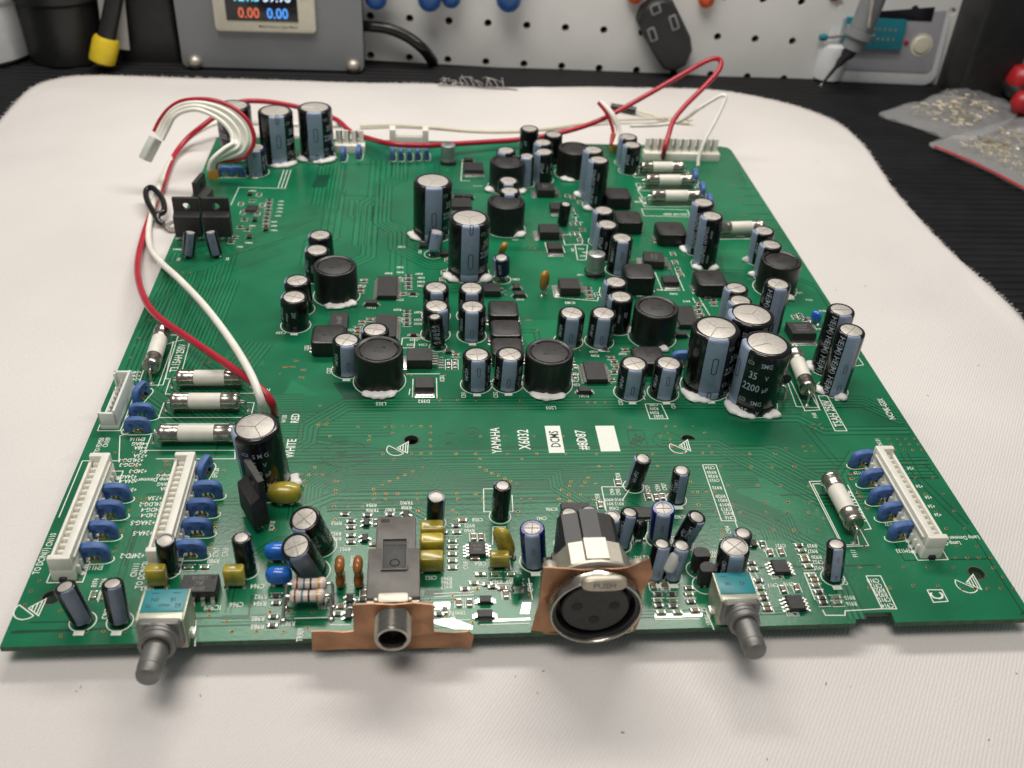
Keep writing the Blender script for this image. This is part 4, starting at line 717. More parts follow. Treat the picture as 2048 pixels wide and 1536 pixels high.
def fuse(a, b, z=3.2, R=2.4, lead0=None, lead1=None, label=None, L=None):
    a = Vector((*a, z)); b = Vector((*b, z)); 
    if len(a) == 3 and L: b = a+(b-a).normalized()*L
    d = b-a; L = d.length; mid = (a+b)/2; mx = axis_mx(d)
    def body():
        mb = MB(); mb.lathe([(R*0.93, -L*0.24), (R*0.95, -L*0.23), (R*0.95, L*0.23), (R*0.93, L*0.24)], 28); return mb.mesh('fuse', M['ceramic'])
    def capm():
        mb = MB(); mb.lathe([(R*0.98, L*0.235), (R*1.01, L*0.245), (R*0.99, L*0.30), (R*1.0, L*0.41), (R*1.05, L*0.42), (R*1.05, L*0.47), (R*0.98, L*0.495), (R*0.85, L*0.5)], 28); return mb.mesh('end_cap', M['steel'], True, 40)
    Lk = round(L, 1)
    o = put('fuse', body(), board, tuple(mid), mx=mx, label=label)
    me = capm(); put('end_cap', me, o); e2 = put('end_cap', me, o); e2.rotation_euler = (pi, 0, 0)
    inv = mx.inverted()
    for end, s in ((a, -1), (b, 1)):
        u = d.normalized()*s
        p = [end-u*0.2, end+u*1.0, end+u*1.7-Vector((0, 0, 0.7)), Vector(((end+u*2.0).x, (end+u*2.0).y, -0.1))]
        mb = MB(); mb.tube([tuple(q-mid) for q in p], 0.33, 8, 4); mb.lathe([(0.8, 0), (0.55, 0.25), (0.3, 0.5)], 10, mx=Matrix.Translation((p[3].x-mid.x, p[3].y-mid.y, -mid.z)))
        l = put('lead', mb.mesh('lead', M['lead']), o); l.matrix_basis = inv
    w = R+1.0; u = d.normalized(); nn = Vector((-u.y, u.x, 0)); q0 = a-u*3.2; q1 = b+u*3.2
    sline(*[(v.x, v.y) for v in (q0+nn*w, q1+nn*w, q1-nn*w, q0-nn*w)], close=True)
    return o

def emi_mesh():
    out = [(-3.5, -0.1), (-3.75, 1.2), (-3.7, 2.8), (-3.4, 4.2), (-2.7, 5.1), (-1.2, 5.6), (1.2, 5.6), (2.7, 5.1), (3.4, 4.2), (3.7, 2.8), (3.75, 1.2), (3.5, -0.1), (2.0, -0.1), (1.75, 1.1), (1.2, 2.0), (0.4, 2.25), (-0.4, 2.25), (-1.2, 2.0), (-1.75, 1.1), (-2.0, -0.1)]
    mb = MB(); out = [(x*0.98, z*0.86) for x, z in out]; mb.prism(out, -0.9, 0.9, 0.06); return mb.mesh('noise_filter', M['emi'], True, 60)
def emi_mark():
    mb = MB()
    for x in (-1.9, -1.5, -1.1, 1.1, 1.5, 1.9): mb.box(x-0.08, x+0.08, -0.96, -0.89, 2.2, 3.2)
    return mb.mesh('moulded_mark', M['emi_print'], False)
def emi_leads():
    mb = MB()
    for x in (-0.55, 0.55): mb.tube([(x, 0, 1.6), (x, -0.3, 0)], 0.28, 6); mb.lathe([(0.65, 0), (0.4, 0.35), (0.25, 0.6)], 8, mx=Matrix.Translation((x, -0.3, 0)))
    return mb.mesh('lead', M['gold'])
def noise_filter(xy, rz=0, s=1.0, label=None):
    o = put('noise_filter', shared('emi', emi_mesh), board, (*xy, 0), radians(rz), label=label)
    if s != 1.0: o.scale = (s, s, s)
    put('moulded_mark', shared('emim', emi_mark), o); put('lead', shared('emil', emi_leads), o)
    a = radians(rz); c, d = cos(a), sin(a)
    for k in (-1, 1):
        sline(*[(xy[0]+x*c-y*d, xy[1]+x*d+y*c) for x, y in [(k*(2.2+2.2*cos(t)), -0.2+1.5*sin(t)) for t in (0.6, 0, -0.4, -0.8, -1.2, -pi/2)]])
    sline((xy[0]-2.2*c+1.7*d, xy[1]-2.2*d-1.7*c), (xy[0]+2.2*c+1.7*d, xy[1]+2.2*d-1.7*c))
    return o
def pill(w, t, h, z0, m, name, waist=0.0):             # dipped capacitor body
    mb = MB(); n = 20; rings = []
    for k in range(11):
        f = k/10; q = (1-abs(2*f-1)**3.2)**(1/3.2) if 0 < k < 10 else 0.28
        q *= 1-waist*sin(pi*f)**4
        rings.append([((w/2)*q*math.copysign(abs(cos(2*pi*i/n))**0.75, cos(2*pi*i/n)), (t/2)*q*math.copysign(abs(sin(2*pi*i/n))**0.9, sin(2*pi*i/n)), z0+h*f) for i in range(n)])
    mb.loft(rings); return mb.mesh(name, m, True, 80)
def dipped(xy, w, t, h, z0, m, rz=0, name='film_capacitor', legs=1.2, label=None, tilt=None):
    o = put(name, shared(('dip', w, t, h, z0, m), lambda: pill(w, t, h, z0, M[m], name, 0.34 if m == 'brown' else 0.0)), board, (*xy, 0), radians(rz), label=label)
    def lg():
        mb = MB()
        for s in (-1, 1): mb.tube([(s*legs*0.8, 0, z0+0.6), (s*legs, -0.1, z0*0.5), (s*legs*1.1, -0.2, 0)], 0.25, 6, 3); mb.lathe([(0.75, 0), (0.5, 0.3), (0.26, 0.5)], 10, mx=Matrix.Translation((s*legs*1.1, -0.2, 0)))
        return mb.mesh('lead', M['lead'])
    put('lead', shared(('dipl', legs, z0), lg), o)
    if tilt: o.rotation_euler = (radians(tilt[0]), radians(tilt[1]), radians(rz))
    return o
def film_box(xy, w, t, h, rz=0, z0=0.8):
    def bd():
        mb = MB(); mb.rbox(w, t, z0, z0+h, 0.45, 0.5, 3, bot=0.3); return mb.mesh('film_capacitor', M['film'], True, 50)
    o = put('film_capacitor', shared(('fb', w, t, h, z0), bd), board, (*xy, 0), radians(rz))
    def lg():
        mb = MB()
        for s in (-1, 1): mb.tube([(s*w*0.3, 0, z0+0.3), (s*w*0.42, -0.6, 0)], 0.24, 6); mb.lathe([(0.7, 0), (0.45, 0.3), (0.25, 0.5)], 10, mx=Matrix.Translation((s*w*0.42, -0.6, 0)))
        return mb.mesh('lead', M['lead'])
    put('lead', shared(('fbl', w, z0), lg), o); return o

# ------------------------------------------------------------------ electrolytic capacitors
BIG = dict(D=14.0, H=21.2, style='y')
capacitor((-102.52, 257.46), az=-100, txt='smg', glue=((-60, 60),), label='large black capacitor at the back left corner beside the white wire loop', **BIG)
capacitor((-85.04, 252.37), az=-2, txt='smg', glue=((-30, 70),), ovals=((0.5, 1.0), (0.95, 0.7)), label='large black capacitor with grey stripe, middle of the back row of three', **BIG)
capacitor((-69.61, 257.24), az=0, txt='smg', glue=((-75, -35), (-15, 70)), ovals=((0.55, 1.0), (0.06, 0.7)), label='large black capacitor with grey stripe, right end of the back row of three', **BIG)
capacitor((-21.77, 187.48), az=2, txt='smg', glue=((-95, -35),), ovals=((0.42, 1.0),), label='large black capacitor behind the twin one in the middle', **BIG)
capacitor((-9.87, 158.50), az=4, txt='smg', glue=((-80, -25), (35, 75)), ovals=((0.38, 1.0), (0.95, 0.7)), label='large black capacitor with wide grey stripe standing in the middle', **BIG)
capacitor((58.30, 90.65), az=14, txt='smg', glue=((-60, 20),), ovals=((0.58, 1.0), (0.05, 0.7)), tabbed=True, label='large black capacitor at the left of the trio by the right fuse', **BIG)
capacitor((70.86, 97.99), az=-72, txt='smg', label='large black capacitor at the back of the trio', **BIG)
capacitor((71.03, 82.65), az=-62, txt='smg', glue=((-70, 15), (35, 80)), label='large black capacitor reading SMG 35 V 2200, front of the trio', **BIG)
capacitor((-66.44, 48.72), 11.7, 19.8, -84, 'y', txt='smg25', base=(-65.11, 49.03), glue=((55, 110), (10, 35)), ovals=(), label='large black capacitor at the front left where the red and white wires end')
HE = dict(D=8.25, H=21.5, style='x', txt='he', ovals=((0.48, 0.9), (0.14, 0.9)))
capacitor((98.94, 100.18), az=34, glue=((-110, -40),), **HE)
capacitor((97.89, 88.96), az=24, glue=((-80, -25), (15, 70)), tabbed=True, **HE)
capacitor((83.98, 115.30), az=22, glue=((20, 80),), **HE)
N63 = dict(D=8.3, H=19.5, style='x', txt='63', az=-52, ovals=())
capacitor((75.85, 165.69), glue=((-60, 0), (30, 80)), **N63)
capacitor((75.37, 176.43), glue=((-95, -40),), **N63)
capacitor((42.67, 212.74), glue=((-60, 0),), **N63)
capacitor((41.92, 222.43), glue=((-95, -40),), **N63)
for px, az, txt, tb in [((-60.72, 165.08), -100, 'side', 0), ((-60.86, 154.35), -100, 'side', 0), ((-65.47, 134.09), -105, 'side', 0), ((-65.39, 124.00), -110, 'side', 1), ((-39.90, 105.63), -100, 'side', 0),
        ((-47.98, 100.01), 4, 'hd', 1), ((-21.48, 130.20), 0, 'hd', 0), ((-21.50, 119.00), 34, 'hd', 0), ((-10.17, 130.00), 2, 'hd', 0), ((-10.36, 118.63), -2, 'hd', 1), ((-10.30, 92.47), 3, 'hd', 1), ((-0.66, 92.58), 6, 'hd', 1),
        ((20.38, 115.15), 3, 'hd', 0), ((30.35, 115.06), 8, 'hd', 1), ((35.09, 87.66), 8, 'hd', 1), ((45.34, 87.88), 10, 'hd', 1)]:
    capacitor(px, 8.4, 10.8, az, 'x', txt=txt, tabbed=bool(tb), ovals=((random.choice((0.36, 0.66, 0.3)), 0.9),))
for px, az, H, txt, gl in [((36.92, 132.27), -62, 12, 'side', ()), ((37.01, 123.02), -68, 12, 'side', ((60, 100),)), ((75.59, 127.16), -50, 13, 'side', ()), ((74.72, 119.08), -50, 13, 'side', ()), ((96.99, 168.55), -58, 12.5, 'side', ((-80, -50),)), ((96.60, 157.94), -58, 12.5, 'side', ((-80, -50),)),
        ((40.51, 182.24), -62, 13, 'side', ()), ((40.14, 171.08), -62, 13, 'side', ()), ((43.66, 160.91), 10, 13, 'hd', ()), ((62.68, 255.23), -58, 12, 'side', ()), ((62.86, 246.54), -58, 12, 'side', ()),
        ((20.17, 258.46), -120, 13.5, 'side', ()), ((30.19, 255.10), -120, 12.5, 'side', ()), ((24.77, 246.16), -40, 12.5, 'side', ()), ((24.15, 236.22), -45, 12.5, 'side', ()), ((8.60, 237.04), -30, 12.5, None, ()), ((7.44, 207.84), 0, 12.5, None, ()), ((7.14, 198.71), 0, 12.5, None, ())]:
    capacitor(px, 8.0, H, az, 'x', txt=txt, glue=gl, ovals=((0.6, 0.9),) if txt == 'hd' else ())
capacitor((16.73, 231.58), 6.2, 12.5, -3, 'x', half=0.8)
capacitor((-92.55, 238.98), 9.0, 11, -3, 'x', half=0.62, sleeve='sleeve_navy', ovals=((0.88, 0.6), (0.1, 0.6)), txt='hd', tabbed=True)
SM = dict(style='plain', silkring=False, crimp=False)
capacitor((-105.22, 169.94), 4.4, 8.2, 0, base=(-106.79, 168.02), stripe='stripe_dark', half=0.62, lift=0.9, label='small black capacitor before the left power transistor', **SM)
capacitor((-98.60, 170.09), 4.4, 8.2, -4, base=(-97.35, 168.53), stripe='stripe_dark', half=0.62, lift=0.9, label='small leaning black capacitor before the right power transistor', **SM)
capacitor((-20.58, 172.24), 5.6, 6.6, 4, base=(-21.70, 171.28), sleeve='sleeve_navy', half=0.8, lift=2.4, style='plain', crimp=False, ovals=((0.86, 0.7),))
capacitor((1.09, 153.31), 5.6, 6.6, -75, base=(1.58, 153.79), sleeve='sleeve_navy', txt='tiny', lift=2.4, style='plain', crimp=False, ovals=())
capacitor((28.51, 195.31), 4.3, 8.4, 150, base=(27.99, 195.90), lift=0.6, ovals=(), **SM)
capacitor((-22.12, 112.89), 4.5, 9.6, 180, base=(-21.07, 112.05), txt='face', lift=1.2, ovals=(), style='plain', crimp=False, silkring=True)
for px, bp in (((-14.52, 252.49), (-14.82, 248.17)), ((34.93, 158.55), (35.11, 154.88))):     # surface-mount cans
    def can():
        mb = MB(); mb.lathe([(2.75, 1.0), (3.15, 1.2), (3.15, 1.9), (2.95, 2.3), (3.05, 2.7), (3.05, 7.6), (2.95, 7.9), (2.8, 8.0)], 32); return mb.mesh('capacitor', M['alu_can'], True, 40)
    o = put('capacitor', shared('smdcan', can), board, (*px, 0), label='bare aluminium can capacitor on a square black base')
    def bs():
        mb = MB(); mb.rbox(6.6, 6.6, 0.02, 1.1, 0.15, 0.9, 1); mb.rbox(1.6, 8.4, 0.01, 0.25, 0.05, 0.1); return mb.mesh('plastic_base', M['black_pl'])
    put('plastic_base', shared('smdbase', bs), o)
    def mk():
        mb = MB(); mb.add([(2.6*sin(a), 2.6*cos(a), 8.02) for a in [1.75+0.2*k for k in range(8)]], [tuple(range(8))])
        for i, s in enumerate(("22", "35V")):
            vs, fs = text(s, 0.9); mb.add([(x, y+0.8-1.5*i, 8.02) for x, y in vs], fs)
        return mb.mesh('print', M['print_dark'], False)
    put('print', shared('smdmk', mk), o, rz=2.4)
S5 = dict(style='plain', silkring=True, crimp=True)
capacitor((-101.31, 7.25), 4.6, 9.6, 8, base=(-99.31, 6.35), stripe='stripe_dark', half=0.66, lift=0.8, tabbed=True, style='plain', ovals=(), crimp=False)
capacitor((-91.65, 7.79), 4.6, 9.6, 4, base=(-91.51, 6.09), stripe='stripe_dark', half=0.66, lift=0.8, tabbed=True, style='plain', ovals=(), crimp=False)
capacitor((-83.28, 20.24), 4.4, 9.8, 150, base=(-84.09, 20.71), txt='tiny', ovals=(), lift=0.5, **S5)
capacitor((-66.73, 20.58), 4.4, 9.8, 130, base=(-66.48, 20.04), txt='tiny', ovals=(), lift=0.5, **S5)
capacitor((-53.22, 24.72), 7.4, 12, -32, base=(-50.74, 27.73), txt='side', style='x', ovals=(), lift=0.3)
capacitor((-54.34, 16.23), 7.2, 12, 4, base=(-51.57, 19.60), stripe='stripe_dark', style='x', ovals=(), lift=0.3, half=0.62)
capacitor((-22.84, 33.71), 4.4, 9.8, 75, base=(-23.09, 34.66), ovals=(), **S5)
capacitor((-6.70, 36.66), 4.4, 9.8, -120, base=(-6.88, 36.56), txt='tiny', ovals=(), lift=0.5, tabbed=False, **S5)
capacitor((-1.01, 21.05), 5.9, 11, 3, base=(0.17, 20.96), sleeve='sleeve_blue', style='x', half=0.62, ovals=((0.55, 0.8),), lift=0.3, crimp=False, tabbed=True, label='blue sleeved capacitor left of the microphone socket')
capacitor((8.55, 26.83), 4.8, 10, 100, txt='tiny', ovals=(), **S5)
capacitor((13.41, 27.23), 4.8, 10, 100, txt='tiny', ovals=(), **S5)
capacitor((18.53, 25.33), 4.4, 10, 25, base=(18.67, 26.05), ovals=(), half=0.7, lift=0.4, **S5)
capacitor((23.05, 26.67), 4.4, 10, 15, base=(21.87, 25.96), txt='omw', ovals=(), half=0.6, lift=0.4, **S5)
capacitor((29.92, 46.31), 4.4, 9.8, -75, base=(28.86, 46.93), txt='tiny', ovals=(), lift=0.4, **S5)
capacitor((38.91, 41.52), 4.4, 9.8, 25, base=(39.09, 41.75), txt='omw', ovals=(), lift=0.4, tabbed=True, **S5)
capacitor((31.27, 27.32), 5.7, 10.5, 5, base=(31.78, 27.74), sleeve='sleeve_blue', style='x', half=0.62, ovals=((0.6, 0.8),), lift=0.3, crimp=False, label='blue sleeved capacitor right of the microphone socket')
capacitor((39.14, 25.10), 4.7, 9.5, 40, base=(37.19, 26.06), txt='omw', ovals=(), lift=0.6, **S5)
capacitor((28.74, 16.25), 4.3, 9.8, 20, base=(28.00, 15.53), half=0.75, ovals=((0.25, 0.9),), lift=0.4, tabbed=True, **S5)
capacitor((33.15, 15.49), 4.3, 9.8, 15, base=(32.18, 15.41), half=0.9, ovals=((0.8, 0.9), (0.3, 0.9)), lift=0.4, tabbed=True, **S5)
capacitor((45.06, 13.92), 7.2, 11, 24, base=(45.66, 14.22), txt='omw', style='x', ovals=(), lift=0.2)
capacitor((48.81, 19.42), 4.5, 9.5, -60, base=(49.11, 18.92), ovals=(), lift=0.4, **S5)
capacitor((69.91, 15.07), 4.6, 9.8, 24, base=(71.15, 13.93), ovals=((0.7, 0.9), (0.12, 0.9)), lift=0.5, tabbed=True, **S5)
# translucent glue bridging two small capacitors
mb = MB(); a = (31.49, 14.53, 6.50); mb.lathe([(0.5, -4.0), (1.7, -2.5), (1.5, 0.5), (1.0, 2.5), (0.3, 3.4)], 12, mx=Matrix.Translation(a) @ Matrix.Rotation(0.25, 4, 'Y'))
put('glue', mb.mesh('glue', M['nylon_clear']), board, label='milky glue blob bridging two small capacitors')

# ------------------------------------------------------------------ inductors
for p, gl in [((-54.13, 142.68), ((-35, 25), (15, 50))), ((-38.49, 94.30), ((-42, 42),)), ((10.96, 92.95), ((-38, 48),)), ((47.63, 117.79), ((15, 45),)), ((97.70, 148.79), ((30, 60),)), ((8.66, 228.83), ((-75, -40), (40, 75))), ((5.57, 192.19), ((30, 70),)), ((37.96, 243.12), ((-40, 10),))]:
    drum_inductor(p, gl, txt=("101K", "MG71") if p[1] < 110 and p[0] < -20 else ("330M", "MG71"))
for p, sz, H, t in [((-54.28, 111.57), 10.2, 5.2, ("EROM", "D2C")), ((0.17, 127.17), 9.6, 5.0, ("100", "M86")), ((0.08, 115.50), 9.6, 5.0, ("100", "M86")), ((-0.17, 105.19), 9.6, 5.0, ("100", "M86")), ((48.16, 148.40), 10.4, 7.0, ("101", "K")),
        ((73.35, 147.40), 10.6, 5.0, ("470", "M")), ((42.52, 100.54), 9.6, 5.0, ("100", "M86")), ((51.97, 214.16), 10.2, 5.0, ("470", "M")), ((52.62, 193.11), 10.2, 5.0, ("470", "M")), ((67.24, 184.19), 11.0, 5.0, ("470", "M"))]:
    power_inductor(p, sz, H, t)
# ------------------------------------------------------------------ integrated circuits, regulators, diodes
chip((-37.47, 146.24), 6.6, 13.0, 1.8, 0, ((0, 18), (180, 18)), 0.7, 0.34, 1.3)
chip((-37.30, 121.80), 6.6, 13.0, 1.8, 0, ((0, 18), (180, 18)), 0.7, 0.34, 1.3)
chip((25.99, 96.84), 6.4, 9.4, 1.8, 0, ((0, 14), (180, 14)), 0.66, 0.34, 1.5, dot=(-2.4, 3.6, 0.4))
chip((60.89, 128.18), 6.6, 12.0, 1.8, 0, ((0, 16), (180, 16)), 0.7, 0.34, 1.3)
chip((-52.02, 123.41), 5.6, 9.0, 2.6, 0, (), etch=("6m0F",), erot=90, eh=1.6, label='black resistor block marked 6m0F')
chip((-90.09, 204.68), 4.2, 4.6, 1.2, 0, ((0, 8), (180, 8), (90, 8), (270, 8)), 0.5, 0.26, 1.0)
chip((-13.16, 24.70), 4.0, 4.3, 1.4, 0, ((0, 4), (180, 4)), 1.05, 0.5, 1.4, each=True, etch=("4580", "2114"), erot=180)
chip((12.34, 38.18), 7.4, 3.6, 1.3, 0, ((90, 15), (270, 15)), 0.5, 0.26, 0.9)
chip((29.28, 35.98), 5.4, 3.8, 1.3, 0, ((90, 10), (270, 10)), 0.55, 0.28, 1.0)
chip((59.07, 16.82), 3.9, 4.2, 1.4, 0, ((0, 4), (180, 4)), 1.05, 0.5, 1.4, each=True)
chip((59.18, 5.65), 3.9, 4.2, 1.4, 0, ((0, 4), (180, 4)), 1.05, 0.5, 1.4, each=True)
chip((-75.68, 13.56), 8.0, 5.4, 3.4, 0, ((270, 4), (90, 4)), 2.15, 0.9, 1.3, each=True, etch=("20730", "JRC", "C051B"), erot=180, eh=1.05, dot=(2.9, 1.6, 0.45), label='black audio chip marked JRC 20730 near the left knob')
chip((-26.79, 103.43), 7.6, 6.8, 3.3, 0, ((0, 5),), 1.35, 0.62, 3.6, each=True, tabside=180, name='regulator', dot=(2.6, 1.2, 0.6))
chip((24.14, 146.02), 7.0, 7.2, 3.3, 0, ((0, 5),), 1.35, 0.6, 3.2, each=True, tabside=180, name='regulator')
chip((96.76, 118.38), 8.2, 7.2, 3.3, 0, ((90, 5),), 1.5, 0.62, 3.0, each=True, tabside=270, name='regulator', etch=("LM2585S", "-ADJ P+", "JM63ABV"), erot=180, eh=0.95, label='black regulator marked LM2585S behind the right fuse')
chip((57.22, 165.13), 7.4, 7.4, 3.3, -8, ((0, 5),), 1.35, 0.6, 3.0, each=True, tabside=180, name='regulator', etch=("LM2576", "HVS-5.0"), erot=90, eh=0.95)
chip((24.00, 222.67), 7.2, 7.0, 3.3, 0, ((0, 5),), 1.35, 0.6, 3.0, each=True, tabside=180, name='regulator', etch=("LM2576", "HVS"), erot=90, eh=0.9)
chip((21.49, 186.43), 7.4, 7.0, 3.3, 0, ((0, 5),), 1.35, 0.6, 3.0, each=True, tabside=180, name='regulator')
chip((-2.55, 144.60), 6.0, 5.6, 2.4, 0, ((0, 2),), 2.6, 0.8, 2.4, each=True, tabside=180, name='regulator')
for p, w, d, t in [((-4.06, 244.12), 8.2, 8.0, 270), ((-10.52, 209.74), 8.2, 8.0, 270), ((-25.36, 90.64), 5.6, 5.4, 270), ((22.56, 175.18), 5.6, 5.4, 270), ((26.86, 207.76), 5.0, 5.6, 270), ((60.53, 151.39), 5.6, 5.0, 270)]:
    dpak(p, w, d, 2.2, t)
for p in ((-5.77, 253.18), (-7.26, 217.38), (-11.22, 217.71), (-24.71, 176.52), (-17.62, 170.27), (-42.45, 136.58), (21.55, 87.90), (6.83, 142.43), (57.11, 117.93), (48.66, 156.83)): diode(p, 3.8, 2.4, 1.6)
diode((6.21, 147.38), 2.4, 3.6, 1.6); diode((-28.91, 143.27), 1.8, 1.3, 1.0); diode((-28.65, 118.30), 1.8, 1.3, 1.0); diode((-17.90, 109.07), 1.6, 2.0, 1.0)
for p in ((-39.82, 34.72), (-39.96, 29.44), (-30.22, 37.29), (-42.53, 10.43), (-42.55, 5.84), (-92.59, 218.20), (-87.81, 196.33), (-87.99, 182.84), (-82.86, 188.81), (52.56, 25.14), (54.81, 25.08)): sot(p)
diode((-12.07, 9.02), 2.6, 2.0, 1.2); diode((-12.43, 4.69), 3.4, 2.2, 1.4)
